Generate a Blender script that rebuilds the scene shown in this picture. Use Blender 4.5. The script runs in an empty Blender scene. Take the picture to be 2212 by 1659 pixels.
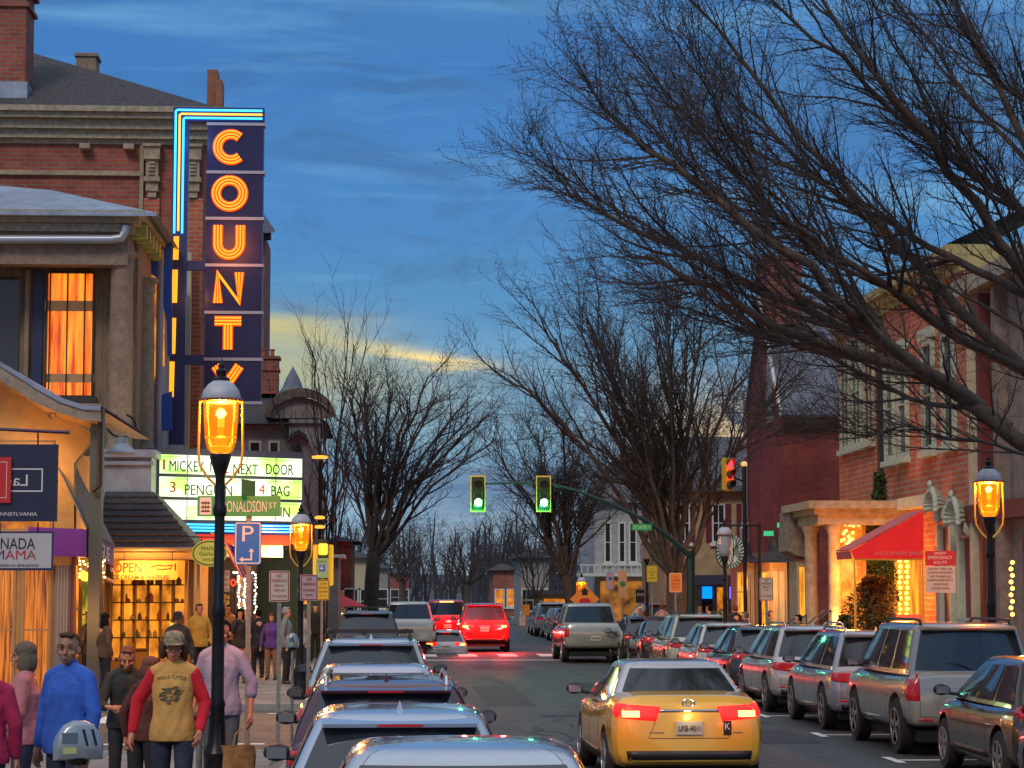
import bpy, bmesh, math, random
from mathutils import Vector, Matrix
from mathutils.bvhtree import BVHTree
import numpy as np
R = math.radians
SC = bpy.context.scene
COL = SC.collection
# ------------------------------------------------------------------ camera
CAMZ, FPX, UW, VH = 2.3, 4730.0, 2212.0, 1659.0
YAW, PITCH = -3.12, 5.375
cam_d = bpy.data.cameras.new('camera'); cam = bpy.data.objects.new('camera', cam_d); COL.objects.link(cam)
cam.location = (0, 0, CAMZ); cam.rotation_euler = (R(90 + PITCH), 0, R(YAW))
cam_d.sensor_width = 36; cam_d.lens = 36 * FPX / UW; cam_d.clip_start = 0.1; cam_d.clip_end = 4000
SC.camera = cam
# ------------------------------------------------------------------ sky
wd = bpy.data.worlds.new('World'); SC.world = wd; wd.use_nodes = True
def build_world():
    nt = wd.node_tree; N = nt.nodes; L = nt.links; N.clear()
    out = N.new('ShaderNodeOutputWorld'); bg = N.new('ShaderNodeBackground')
    tc = N.new('ShaderNodeTexCoord'); sp = N.new('ShaderNodeSeparateXYZ'); L.new(tc.outputs['Generated'], sp.inputs[0])
    def M(op, a, b=None, c=None, clamp=False):
        n = N.new('ShaderNodeMath'); n.operation = op; n.use_clamp = clamp
        for i, x in enumerate((a, b, c)):
            if x is None: continue
            if isinstance(x, (int, float)): n.inputs[i].default_value = x
            else: L.new(x, n.inputs[i])
        return n.outputs[0]
    el = M('ARCSINE', sp.outputs[2]); az = M('ARCTAN2', sp.outputs[0], sp.outputs[1])
    def noise(sx, sz, off, det=5, rough=.55, dist=0.3):
        cb = N.new('ShaderNodeCombineXYZ'); L.new(M('MULTIPLY', az, sx), cb.inputs[0]); L.new(M('MULTIPLY', el, sz), cb.inputs[1]); cb.inputs[2].default_value = off
        n = N.new('ShaderNodeTexNoise'); n.inputs['Scale'].default_value = 1; n.inputs['Detail'].default_value = det; n.inputs['Roughness'].default_value = rough; n.inputs['Distortion'].default_value = dist
        L.new(cb.outputs[0], n.inputs['Vector']); return n.outputs[0]
    def mix(a, b, f):
        n = N.new('ShaderNodeMix'); n.data_type = 'RGBA'
        for i, x in ((6, a), (7, b), (0, f)):
            if hasattr(x, 'links'): L.new(x, n.inputs[i])
            elif isinstance(x, tuple): n.inputs[i].default_value = (*x, 1)
            else: n.inputs[i].default_value = x
        return n.outputs[2]
    el2 = M('ADD', el, M('MULTIPLY', M('SUBTRACT', noise(5, 26, 3.1), .5), .05))
    cr = N.new('ShaderNodeValToRGB'); L.new(M('DIVIDE', el2, R(90)), cr.inputs[0])
    pts = [(0.0, (.30, .40, .46)), (.02, (.24, .38, .50)), (.05, (.15, .35, .52)), (.085, (.042, .22, .48)), (.115, (.032, .19, .50)), (.15, (.022, .155, .46)), (.20, (.05, .19, .45)), (.35, (.30, .40, .55)), (.7, (.55, .62, .74)), (1, (.62, .68, .78))]
    e = cr.color_ramp.elements
    e[0].position, e[0].color = pts[0][0], (*pts[0][1], 1); e[1].position, e[1].color = pts[-1][0], (*pts[-1][1], 1)
    for p, c in pts[1:-1]:
        x = e.new(p); x.color = (*c, 1)
    col = cr.outputs[0]
    # darker slate cloud banks and paler streaks
    c1 = noise(3.2, 17, 7.7, 6, .6, .6)
    f1 = M('MULTIPLY', M('SUBTRACT', c1, .47), 7.0, clamp=True)
    lowm = M('SUBTRACT', 1, M('MULTIPLY', el, 1.2), clamp=True)
    col = mix(col, (.030, .125, .285), M('MULTIPLY', M('MULTIPLY', f1, .8), lowm))
    c2 = noise(4.5, 48, 1.3, 5, .5, .3)
    f2 = M('MULTIPLY', M('SUBTRACT', c2, .53), 6.0, clamp=True)
    col = mix(col, (.17, .44, .68), M('MULTIPLY', M('MULTIPLY', f2, .6), lowm))
    c3 = noise(11, 34, 12.9, 7, .66, .9); f3 = M('MULTIPLY', M('SUBTRACT', c3, .5), 4.5, clamp=True)
    col = mix(col, (.020, .085, .21), M('MULTIPLY', M('MULTIPLY', f3, .75), lowm))
    c4 = noise(7, 26, 22.1, 7, .66, .9); f4 = M('MULTIPLY', M('SUBTRACT', c4, .52), 5, clamp=True)
    col = mix(col, (.10, .33, .60), M('MULTIPLY', M('MULTIPLY', f4, .55), lowm))
    # warm dusk band low in the gap between the clouds
    def gauss(x, c, w): 
        d = M('DIVIDE', M('SUBTRACT', x, c), w); return M('EXPONENT', M('MULTIPLY', M('MULTIPLY', d, d), -1))
    nn = noise(9, 60, 5.5, 5, .55, .5)
    tilt = M('ADD', M('ADD', el, M('MULTIPLY', az, .16)), M('MULTIPLY', M('SUBTRACT', nn, .5), .03))
    for cel, wel, caz, waz, c, s in ((R(6.35), R(.38), R(-3.4), R(3.2), (.62, .52, .17), .85), (R(6.25), R(.22), R(.9), R(1.5), (1, .76, .30), 1.0), (R(5.3), R(1.15), R(-2.6), R(3.8), (.40, .40, .24), .85), (R(5.1), R(1.2), R(8.6), R(2.0), (.80, .55, .26), .8)):
        col = mix(col, c, M('MULTIPLY', M('MULTIPLY', gauss(tilt, cel, wel), gauss(az, caz, waz)), s))
    sky = N.new('ShaderNodeTexSky'); sky.sky_type = 'NISHITA'; sky.sun_disc = False; sky.sun_elevation = R(1.0); sky.sun_rotation = R(200); sky.altitude = 100
    add = N.new('ShaderNodeMix'); add.data_type = 'RGBA'; add.blend_type = 'ADD'; add.inputs[0].default_value = .03
    L.new(col, add.inputs[6]); L.new(sky.outputs[0], add.inputs[7])
    L.new(add.outputs[2], bg.inputs[0]); bg.inputs[1].default_value = 1.0
    L.new(bg.outputs[0], out.inputs[0])
build_world()
sun_d = bpy.data.lights.new('sun', 'SUN'); sun_d.energy = 1.15; sun_d.angle = R(16); sun_d.color = (1, .86, .70)
sun = bpy.data.objects.new('sun', sun_d); COL.objects.link(sun); sun.rotation_euler = (R(48), 0, R(-22))
SC.view_settings.view_transform = 'Standard'; SC.view_settings.look = 'None'; SC.view_settings.exposure = 0.12; SC.view_settings.gamma = 1; SC.view_settings.use_curve_mapping = False
SC.render.engine = 'CYCLES'; SC.cycles.use_denoising = True; SC.cycles.max_bounces = 6; SC.cycles.diffuse_bounces = 2; SC.cycles.glossy_bounces = 3; SC.cycles.transparent_max_bounces = 12
SC.cycles.sample_clamp_indirect = 4.0; SC.cycles.caustics_reflective = False; SC.cycles.caustics_refractive = False
# ------------------------------------------------------------------ measuring helpers (photo measurements -> metres)
_CR = cam.rotation_euler.to_matrix()
def ray(u, v): return _CR @ Vector(((u - UW / 2) / FPX, -(v - VH / 2) / FPX, -1))
O = Vector((0, 0, CAMZ))
def P(u, v, Y): d = ray(u, v); return O + d * (Y / d.y)
def PX(u, v, X): d = ray(u, v); return O + d * (X / d.x)
# ------------------------------------------------------------------ materials
_M = {}
def mat(name, col=(.5, .5, .5), rough=.6, metal=0, emis=None, es=1.0, var=0.0, vs=3.0, bump=0.0, bs=30.0, coat=0, stretch=None, col2=None, spec=.5, alpha=1):
    if name in _M: return _M[name]
    m = bpy.data.materials.new(name); m.use_nodes = True; nt = m.node_tree; N = nt.nodes; L = nt.links
    b = N['Principled BSDF']; b.inputs['Base Color'].default_value = (*col, 1); b.inputs['Roughness'].default_value = rough; b.inputs['Metallic'].default_value = metal
    b.inputs['Specular IOR Level'].default_value = spec
    if coat: b.inputs['Coat Weight'].default_value = coat; b.inputs['Coat Roughness'].default_value = .04
    if emis: b.inputs['Emission Color'].default_value = (*emis, 1); b.inputs['Emission Strength'].default_value = es
    tc = N.new('ShaderNodeTexCoord'); src = tc.outputs['Object']
    if stretch:
        mp = N.new('ShaderNodeMapping'); mp.inputs['Scale'].default_value = stretch; L.new(src, mp.inputs[0]); src = mp.outputs[0]
    if var or col2:
        n = N.new('ShaderNodeTexNoise'); n.inputs['Scale'].default_value = vs; n.inputs['Detail'].default_value = 6; n.inputs['Roughness'].default_value = .65; L.new(src, n.inputs['Vector'])
        cr = N.new('ShaderNodeValToRGB'); L.new(n.outputs[0], cr.inputs[0]); e = cr.color_ramp.elements
        c2 = col2 or tuple(min(1, c * (1 + var)) for c in col); c1 = col if col2 else tuple(c * (1 - var) for c in col)
        e[0].position = .34; e[0].color = (*c1, 1); e[1].position = .66; e[1].color = (*c2, 1)
        L.new(cr.outputs[0], b.inputs['Base Color'])
    if bump:
        n = N.new('ShaderNodeTexNoise'); n.inputs['Scale'].default_value = bs; n.inputs['Detail'].default_value = 4; L.new(src, n.inputs['Vector'])
        bp = N.new('ShaderNodeBump'); bp.inputs['Strength'].default_value = bump; bp.inputs['Distance'].default_value = .02; L.new(n.outputs[0], bp.inputs['Height']); L.new(bp.outputs[0], b.inputs['Normal'])
    _M[name] = m; return m
def brick(name, c1, c2, mortar, scale=1.0, rough=.85, bw=.22, rh=.075, bump=.5, msize=.012):
    if name in _M: return _M[name]
    m = bpy.data.materials.new(name); m.use_nodes = True; nt = m.node_tree; N = nt.nodes; L = nt.links; b = N['Principled BSDF']
    g = N.new('ShaderNodeNewGeometry'); sp = N.new('ShaderNodeSeparateXYZ'); L.new(g.outputs['Position'], sp.inputs[0])
    ad = N.new('ShaderNodeMath'); ad.operation = 'ADD'; L.new(sp.outputs[0], ad.inputs[0]); L.new(sp.outputs[1], ad.inputs[1])
    cb = N.new('ShaderNodeCombineXYZ'); L.new(ad.outputs[0], cb.inputs[0]); L.new(sp.outputs[2], cb.inputs[1])
    t = N.new('ShaderNodeTexBrick'); t.inputs['Scale'].default_value = scale; t.inputs['Brick Width'].default_value = bw; t.inputs['Row Height'].default_value = rh; t.inputs['Mortar Size'].default_value = msize
    t.inputs['Color1'].default_value = (*c1, 1); t.inputs['Color2'].default_value = (*c2, 1); t.inputs['Mortar'].default_value = (*mortar, 1); L.new(cb.outputs[0], t.inputs['Vector'])
    n = N.new('ShaderNodeTexNoise'); n.inputs['Scale'].default_value = .9; n.inputs['Detail'].default_value = 8; n.inputs['Roughness'].default_value = .7; L.new(g.outputs['Position'], n.inputs['Vector'])
    mr = N.new('ShaderNodeMapRange'); mr.inputs[1].default_value = .3; mr.inputs[2].default_value = .7; mr.inputs[3].default_value = .62; mr.inputs[4].default_value = 1.3; L.new(n.outputs[0], mr.inputs[0])
    mx = N.new('ShaderNodeMix'); mx.data_type = 'RGBA'; mx.blend_type = 'MULTIPLY'; mx.inputs[0].default_value = 1; L.new(t.outputs[0], mx.inputs[6]); L.new(mr.outputs[0], mx.inputs[7])
    L.new(mx.outputs[2], b.inputs['Base Color']); b.inputs['Roughness'].default_value = rough
    bp = N.new('ShaderNodeBump'); bp.inputs['Strength'].default_value = bump; bp.inputs['Distance'].default_value = .015; bp.invert = True; L.new(t.outputs['Fac'], bp.inputs['Height']); L.new(bp.outputs[0], b.inputs['Normal'])
    _M[name] = m; return m
def lit(name, c1, c2, s, stretch=(6, 6, .6), scale=2.0, lo=.35, hi=.65):
    """a lit room seen through its window or curtain: uneven glow"""
    if name in _M: return _M[name]
    m = bpy.data.materials.new(name); m.use_nodes = True; nt = m.node_tree; N = nt.nodes; L = nt.links; b = N['Principled BSDF']
    tc = N.new('ShaderNodeTexCoord'); mp = N.new('ShaderNodeMapping'); mp.inputs['Scale'].default_value = stretch; L.new(tc.outputs['Object'], mp.inputs[0])
    n = N.new('ShaderNodeTexNoise'); n.inputs['Scale'].default_value = scale; n.inputs['Detail'].default_value = 5; L.new(mp.outputs[0], n.inputs['Vector'])
    cr = N.new('ShaderNodeValToRGB'); e = cr.color_ramp.elements; e[0].position = lo; e[0].color = (*c1, 1); e[1].position = hi; e[1].color = (*c2, 1); L.new(n.outputs[0], cr.inputs[0])
    L.new(cr.outputs[0], b.inputs['Emission Color']); b.inputs['Emission Strength'].default_value = s; b.inputs['Base Color'].default_value = (.05, .04, .03, 1); b.inputs['Roughness'].default_value = .15
    _M[name] = m; return m
def glow(name, c=(1, 1, 1), s=1.0): return mat(name, (.02, .02, .02), .4, emis=c, es=s)
def paint(name, c, metal=.4, rough=.22): return mat(name, c, rough, metal, coat=1, var=.05, vs=1.5)
# ------------------------------------------------------------------ mesh builder
OFF = {}
class MB:
    def __init__(s): s.v = []; s.f = []; s.m = []; s.mi = 0
    def add(s, vs, fs):
        b = len(s.v); s.v.extend([tuple(x) for x in vs]); s.f.extend([tuple(i + b for i in f) for f in fs]); s.m.extend([s.mi] * len(fs)); return s
    def box(s, a, b):
        x0, x1 = sorted((a[0], b[0])); y0, y1 = sorted((a[1], b[1])); z0, z1 = sorted((a[2], b[2]))
        return s.add([(x0, y0, z0), (x1, y0, z0), (x1, y1, z0), (x0, y1, z0), (x0, y0, z1), (x1, y0, z1), (x1, y1, z1), (x0, y1, z1)],
                     [(0, 3, 2, 1), (4, 5, 6, 7), (0, 1, 5, 4), (1, 2, 6, 5), (2, 3, 7, 6), (3, 0, 4, 7)])
    def fbox(s, fr, u0, u1, z0, z1, n0, n1):
        c = [fr(u, z, n) for z in (z0, z1) for n in (n0, n1) for u in (u0, u1)]
        return s.add(c, [(0, 1, 3, 2), (4, 6, 7, 5), (0, 4, 5, 1), (2, 3, 7, 6), (0, 2, 6, 4), (1, 5, 7, 3)])
    def tube(s, pts, r, n=8, cap=True):
        pts = [Vector(p) for p in pts]; k = len(pts)
        if not hasattr(r, '__len__'): r = [r] * k
        b = len(s.v); prev = None; vs = []
        for i, p in enumerate(pts):
            t = (pts[min(i + 1, k - 1)] - pts[max(i - 1, 0)])
            if t.length < 1e-9: t = Vector((0, 0, 1))
            t.normalize()
            if prev is None:
                a = Vector((0, 0, 1)) if abs(t.z) < .9 else Vector((1, 0, 0)); x = t.cross(a).normalized()
            else:
                x = (prev - t * prev.dot(t)); x = x.normalized() if x.length > 1e-6 else t.orthogonal().normalized()
            y = t.cross(x); prev = x
            for j in range(n):
                a = 2 * math.pi * j / n; vs.append(p + (x * math.cos(a) + y * math.sin(a)) * r[i])
        fs = [(i * n + j, i * n + (j + 1) % n, (i + 1) * n + (j + 1) % n, (i + 1) * n + j) for i in range(k - 1) for j in range(n)]
        if cap: fs += [tuple(reversed(range(n))), tuple((k - 1) * n + j for j in range(n))]
        return s.add(vs, fs)
    def lathe(s, prof, c=(0, 0, 0), n=20, axis='z', a0=0, arc=360):
        c = Vector(c); vs = []; k = len(prof)
        for (r, z) in prof:
            for j in range(n):
                a = R(a0) + R(arc) * j / n
                q = (r * math.cos(a), r * math.sin(a), z)
                if axis == 'y': q = (q[0], q[2], q[1])
                if axis == 'x': q = (q[2], q[0], q[1])
                vs.append(c + Vector(q))
        fs = [(i * n + j, i * n + (j + 1) % n, (i + 1) * n + (j + 1) % n, (i + 1) * n + j) for i in range(k - 1) for j in range(n)]
        if prof[0][0] > 1e-4: fs.append(tuple(reversed(range(n))))
        if prof[-1][0] > 1e-4: fs.append(tuple((k - 1) * n + j for j in range(n)))
        return s.add(vs, fs)
    def prism(s, fr, poly, n0, n1):
        k = len(poly); vs = [fr(u, z, n0) for u, z in poly] + [fr(u, z, n1) for u, z in poly]
        return s.add(vs, [tuple(reversed(range(k))), tuple(range(k, 2 * k))] + [(i, (i + 1) % k, k + (i + 1) % k, k + i) for i in range(k)])
    def ell(s, c, r, sub=2):
        bm = bmesh.new(); bmesh.ops.create_icosphere(bm, subdivisions=sub, radius=1)
        vs = [(c[0] + v.co.x * r[0], c[1] + v.co.y * r[1], c[2] + v.co.z * r[2]) for v in bm.verts]; fs = [tuple(v.index for v in f.verts) for f in bm.faces]; bm.free()
        return s.add(vs, fs)
    def grid(s, pts):
        a = len(pts); b = len(pts[0])
        return s.add([p for row in pts for p in row], [(i * b + j, i * b + j + 1, (i + 1) * b + j + 1, (i + 1) * b + j) for i in range(a - 1) for j in range(b - 1)])
    def text(s, fr, txt, u, z, h, n0, n1, mirror=False, wfit=None, align='CENTER', bold=0.0):
        cu = bpy.data.curves.new('t', 'FONT'); cu.body = txt; cu.size = 1; cu.align_x = align; cu.extrude = .5; cu.offset = bold; cu.resolution_u = 3
        o = bpy.data.objects.new('t', cu); me = bpy.data.meshes.new_from_object(o)
        if len(me.vertices):
            xs = [v.co.x for v in me.vertices]; ys = [v.co.y for v in me.vertices]; w = max(xs) - min(xs); sz = h / .72
            sx = wfit / w if wfit else sz
            cx = (max(xs) + min(xs)) / 2 if align == 'CENTER' else min(xs)
            vs = [fr(u + (-1 if mirror else 1) * (v.co.x - cx) * sx, z + v.co.y * sz, n0 + (n1 - n0) * (v.co.z + .5)) for v in me.vertices]
            s.add(vs, [tuple(p.vertices) for p in me.polygons])
        bpy.data.objects.remove(o); bpy.data.curves.remove(cu); bpy.data.meshes.remove(me)
        return s
    def build(s, name, m, parent=None, smooth=False, angle=40, solid=0):
        off = OFF.get(parent.name, Vector()) if parent else Vector()
        me = bpy.data.meshes.new(name)
        me.from_pydata([(x - off[0], y - off[1], z - off[2]) for x, y, z in s.v], [], s.f)
        for q in (m if isinstance(m, (list, tuple)) else [m]): me.materials.append(q)
        me.polygons.foreach_set('material_index', s.m)
        if not smooth or solid or angle < 180:
            bm = bmesh.new(); bm.from_mesh(me)
            if len(bm.faces) < 60000: bmesh.ops.recalc_face_normals(bm, faces=bm.faces)
            bm.to_mesh(me); bm.free()
        if smooth:
            me.polygons.foreach_set('use_smooth', [True] * len(me.polygons))
            if angle < 180: me.set_sharp_from_angle(angle=R(angle))
        me.update()
        o = bpy.data.objects.new(name, me); COL.objects.link(o)
        if parent: o.parent = parent; OFF[o.name] = off.copy()
        else: OFF[o.name] = Vector()
        return o
def FY(Y): return lambda u, z, n: Vector((u, Y - n, z))            # wall that faces the camera
def FL(X): return lambda u, z, n: Vector((X + n, u, z))            # left-hand facade facing the street
def FR(X): return lambda u, z, n: Vector((X - n, u, z))            # right-hand facade facing the street
def FG(o, ang):                                                     # any upright plane: ang = heading of its +u axis
    o = Vector(o); U = Vector((math.cos(ang), math.sin(ang), 0)); Nn = Vector((math.sin(ang), -math.cos(ang), 0))
    return lambda u, z, n: o + U * u + Nn * n + Vector((0, 0, z))
def FZ(): return lambda u, z, n: Vector((u, z, n))                 # lying flat: u = x, z = y, n = height
def tag(o, label=None, cat=None, group=None, kind=None):
    if label: o['label'] = label
    if cat: o['category'] = cat
    if group: o['group'] = group
    if kind: o['kind'] = kind
    return o
def thing(name, label, cat, loc=(0, 0, 0), group=None):
    o = bpy.data.objects.new(name, None); o.empty_display_size = .2; COL.objects.link(o); o.location = loc; OFF[o.name] = Vector(loc)
    return tag(o, label, cat, group)
def place(o, loc, rz=0): o.location = loc; o.rotation_euler = (0, 0, rz); return o
def copy_tree(o, parent=None):
    c = o.copy(); COL.objects.link(c)
    if parent: c.parent = parent
    for ch in [x for x in KIDS.get(o.name, [])]: copy_tree(ch, c)
    return c
KIDS = {}
def index_kids():
    KIDS.clear()
    for o in bpy.data.objects:
        if o.parent: KIDS.setdefault(o.parent.name, []).append(o)
def dup(o, loc, rz=0, label=None):
    index_kids(); c = copy_tree(o); place(c, loc, rz)
    if label: c['label'] = label
    return c
def lamp_light(loc, col, e, r=.1, parent=None, spot=None, rot=None):
    d = bpy.data.lights.new('lamp_light', 'SPOT' if spot else 'POINT'); d.energy = e; d.color = col; d.shadow_soft_size = r
    if spot: d.spot_size = R(spot); d.spot_blend = .6
    o = bpy.data.objects.new('lamp_light', d); COL.objects.link(o)
    o.location = Vector(loc) - (OFF.get(parent.name, Vector()) if parent else Vector())
    if rot: o.rotation_euler = rot
    if parent: o.parent = parent
    return o
def window(par, fr, u0, u1, z0, z1, fm, pm, nx=2, ny=2, fw=.09, out=.07, sill=True, shut=None, name='window'):
    b = MB(); 
    b.fbox(fr, u0, u1, z0, z0 + fw, .0, out).fbox(fr, u0, u1, z1 - fw, z1, .0, out).fbox(fr, u0, u0 + fw, z0 + fw, z1 - fw, .0, out).fbox(fr, u1 - fw, u1, z0 + fw, z1 - fw, .0, out)
    for i in range(1, nx): c = u0 + (u1 - u0) * i / nx; b.fbox(fr, c - .018, c + .018, z0 + fw, z1 - fw, .016, out - .02)
    for i in range(1, ny): c = z0 + (z1 - z0) * i / ny; b.fbox(fr, u0 + fw, u1 - fw, c - .02, c + .02, .018, out - .015)
    o = b.build(name, fm, par)
    MB().fbox(fr, u0 + fw, u1 - fw, z0 + fw, z1 - fw, .004, .014).build('pane', pm, o)
    if sill: MB().fbox(fr, u0 - .1, u1 + .1, z0 - .16, z0 - .002, 0, out + .09).build('sill', fm, o)
    if shut:
        w = (u1 - u0) * .42
        for a in (u0 - w - .02, u1 + .02):
            q = MB().fbox(fr, a, a + w, z0, z1, 0, .05)
            for k in range(int((z1 - z0) / .12)): q.fbox(fr, a + .05, a + w - .05, z0 + .06 + k * .12, z0 + .12 + k * .12, .05, .065)
            q.build('shutter', shut, o)
    return o
# ================================================================== THE SETTING
def asphalt():
    m = bpy.data.materials.new('asphalt'); m.use_nodes = True; nt = m.node_tree; N = nt.nodes; L = nt.links; b = N['Principled BSDF']
    g = N.new('ShaderNodeNewGeometry')
    def nz(s, d=6, st=(1, 1, 1)):
        mp = N.new('ShaderNodeMapping'); mp.inputs['Scale'].default_value = st; L.new(g.outputs['Position'], mp.inputs[0])
        n = N.new('ShaderNodeTexNoise'); n.inputs['Scale'].default_value = s; n.inputs['Detail'].default_value = d; n.inputs['Roughness'].default_value = .7; L.new(mp.outputs[0], n.inputs[0]); return n.outputs[0]
    cr = N.new('ShaderNodeValToRGB'); e = cr.color_ramp.elements; e[0].position = .3; e[0].color = (.014, .016, .016, 1); e[1].position = .70; e[1].color = (.085, .084, .076, 1)
    a = N.new('ShaderNodeMath'); a.operation = 'MULTIPLY_ADD'; L.new(nz(26, 3), a.inputs[0]); a.inputs[1].default_value = .45; 
    m2 = N.new('ShaderNodeMath'); m2.operation = 'MULTIPLY'; L.new(nz(.9, 6, (1, .18, 1)), m2.inputs[0]); m2.inputs[1].default_value = .58; L.new(m2.outputs[0], a.inputs[2])
    L.new(a.outputs[0], cr.inputs[0]); L.new(cr.outputs[0], b.inputs['Base Color'])
    mr = N.new('ShaderNodeMapRange'); L.new(nz(1.3), mr.inputs[0]); mr.inputs[3].default_value = .38; mr.inputs[4].default_value = .8; L.new(mr.outputs[0], b.inputs['Roughness'])
    bp = N.new('ShaderNodeBump'); bp.inputs['Strength'].default_value = .5; bp.inputs['Distance'].default_value = .01; L.new(nz(60, 2), bp.inputs['Height']); L.new(bp.outputs[0], b.inputs['Normal'])
    return m
M_asph = asphalt()
M_conc = brick('paving', (.23, .21, .19), (.27, .25, .23), (.12, .11, .10), bw=1.4, rh=1.4, msize=.02)
def flat_brick(name, c1, c2, mo, bw, rh):
    m = brick(name, c1, c2, mo, bw=bw, rh=rh, msize=.02)
    nt = m.node_tree; N = nt.nodes; L = nt.links
    g = [n for n in N if n.type == 'NEW_GEOMETRY'][0]; t = [n for n in N if n.type == 'TEX_BRICK'][0]; L.new(g.outputs['Position'], t.inputs['Vector']); return m
_M.pop('paving'); M_conc = flat_brick('paving', (.22, .19, .17), (.28, .25, .22), (.11, .10, .09), 1.5, 1.2)
M_kerb = mat('kerb_stone', (.3, .29, .27), .8, var=.2, vs=6)
M_line = mat('road_paint', (.75, .75, .72), .6, var=.2, vs=14)
M_yline = mat('yellow_road_paint', (.75, .5, .06), .6, var=.2, vs=14)
g = MB(); g.add([(-900, -60, -.02), (900, -60, -.02), (900, 3000, -.02), (-900, 3000, -.02)], [(0, 1, 2, 3)])
tag(g.build('ground', mat('bare_ground', (.07, .065, .05), .95, var=.4, vs=.3)), kind='structure')
KL, KR, FLX, FRX = -1.2, 9.25, -7.4, 14.0
r = MB(); r.add([(KL, -30, 0), (KR, -30, 0), (KR, 330, 0), (KL, 330, 0)], [(0, 1, 2, 3)])
r.add([(-60, 30.2, 0), (KL, 30.2, 0), (KL, 42.4, 0), (-60, 42.4, 0)], [(0, 1, 2, 3)])
r.add([(-60, 76, 0), (KL, 76, 0), (KL, 84, 0), (-60, 84, 0)], [(0, 1, 2, 3)])
tag(r.build('road', M_asph), kind='structure')
def walk(x0, x1, y0, y1, ke):
    b = MB(); b.box((x0, y0, -.1), (x1, y1, .13)); o = b.build('sidewalk', M_conc); tag(o, kind='structure')
    k = MB()
    for (a0, b0, a1, b1) in ke: k.box((a0, b0, -.1), (a1, b1, .136))
    tag(k.build('kerb', M_kerb), kind='structure')
walk(-60, KL - .16, -30, 30, [(KL - .16, -30, KL, 30.18), (-60, 30, KL - .16, 30.18)])
walk(-60, KL - .16, 42.6, 75.8, [(KL - .16, 42.42, KL, 75.98), (-60, 42.42, KL - .16, 42.6), (-60, 75.8, KL - .16, 75.98)])
walk(-60, KL - .16, 84.2, 330, [(KL - .16, 84.02, KL, 330), (-60, 84.02, KL - .16, 84.2)])
walk(KR + .16, 80, -30, 330, [(KR, -30, KR + .16, 330)])
mk = MB(); fz = FZ()
mk.fbox(fz, KL + .3, KR - 2.2, 72.3, 72.75, .003, .007)
for i in range(7): mk.fbox(fz, KL + .7 + i * 1.42, KL + 1.35 + i * 1.42, 76.5, 79.4, .003, .007)
tag(mk.build('crosswalk_marking', M_line), kind='structure')
mk = MB()
for y in (29.7, 34.9, 40.2, 45.6, 51.0, 56.4, 61.6):
    mk.fbox(fz, KR - 2.45, KR - .1, y - .06, y + .06, .003, .007)
    mk.fbox(fz, KR - 2.51, KR - 2.39, y - .5, y + .5, .0075, .0105)
for y in (11, 16.5, 22, 27.5): mk.fbox(fz, KL + .1, KL + 2.3, y - .05, y + .05, .003, .007)
tag(mk.build('parking_line', M_line), kind='structure')
mk = MB()
mk.fbox(fz, -14, -1.9, 33.2, 33.45, .003, .007); mk.fbox(fz, -14, -1.9, 30.9, 31.1, .003, .007); mk.fbox(fz, -2.3, -1.35, 41.3, 41.5, .003, .007)
for x in range(3): mk.fbox(fz, -5.2 - x * 1.1, -4.9 - x * 1.1, 38.6, 41.2, .003, .007)
tag(mk.build('side_street_marking', M_line), kind='structure')
mk = MB()


mk = MB(); rg = random.Random(3)
M_tar = mat('tar_seal', (.012, .012, .013), .6)
for k in range(34):
    x = rg.uniform(1.0, 7); y = rg.uniform(16, 74); pts = [(x + rg.uniform(-.25, .25), y + i * .8) for i in range(rg.randint(4, 9))]
    for (a, b), (c, d) in zip(pts, pts[1:]): mk.add([(a - .022, b, .0035), (a + .022, b, .0035), (c + .022, d, .0035), (c - .022, d, .0035)], [(0, 1, 2, 3)])
tag(mk.build('road_repair', M_tar), kind='structure')
mk = MB()
for (x, y, w, l) in ((2.0, 26, 1.1, 7), (5.1, 33, 1.4, 3.2), (1.9, 44, 1.0, 9), (4.4, 52, 2.2, 2.6), (2.4, 64, 1.5, 4)): mk.fbox(fz, x, x + w, y, y + l, .001, .0025)
tag(mk.build('asphalt_patch', mat('patch_asphalt', (.022, .022, .024), .6, var=.5, vs=5, bump=.4, bs=60)), kind='structure')
for i, (x, y) in enumerate(((3.1, 40.5), (5.9, 57.0))):
    tag(MB().lathe([(0, .008), (.33, .008), (.34, .004)], (x, y, 0), n=24).build('manhole_cover', mat('cast_iron', (.05, .045, .04), .5, .6, bump=.6, bs=30)), 'round iron manhole cover in the ' + ('near' if i == 0 else 'far') + ' part of the lane', 'manhole cover')
# low wooded rise that closes the street
rg = random.Random(8); rows = []
for j in range(9):
    y = 330 + j * 70; rows.append([(-620 + i * 40, y, (max(0, 9 * math.sin(j / 8 * math.pi * .6)) + 3 * math.sin(i * .5 + 2) + rg.uniform(-1, 1)) if j else -.5) for i in range(36)])
tag(MB().grid(rows).build('hill', mat('far_hill', (.06, .055, .06), .95, var=.3, vs=.05), smooth=True), kind='structure')

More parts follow.
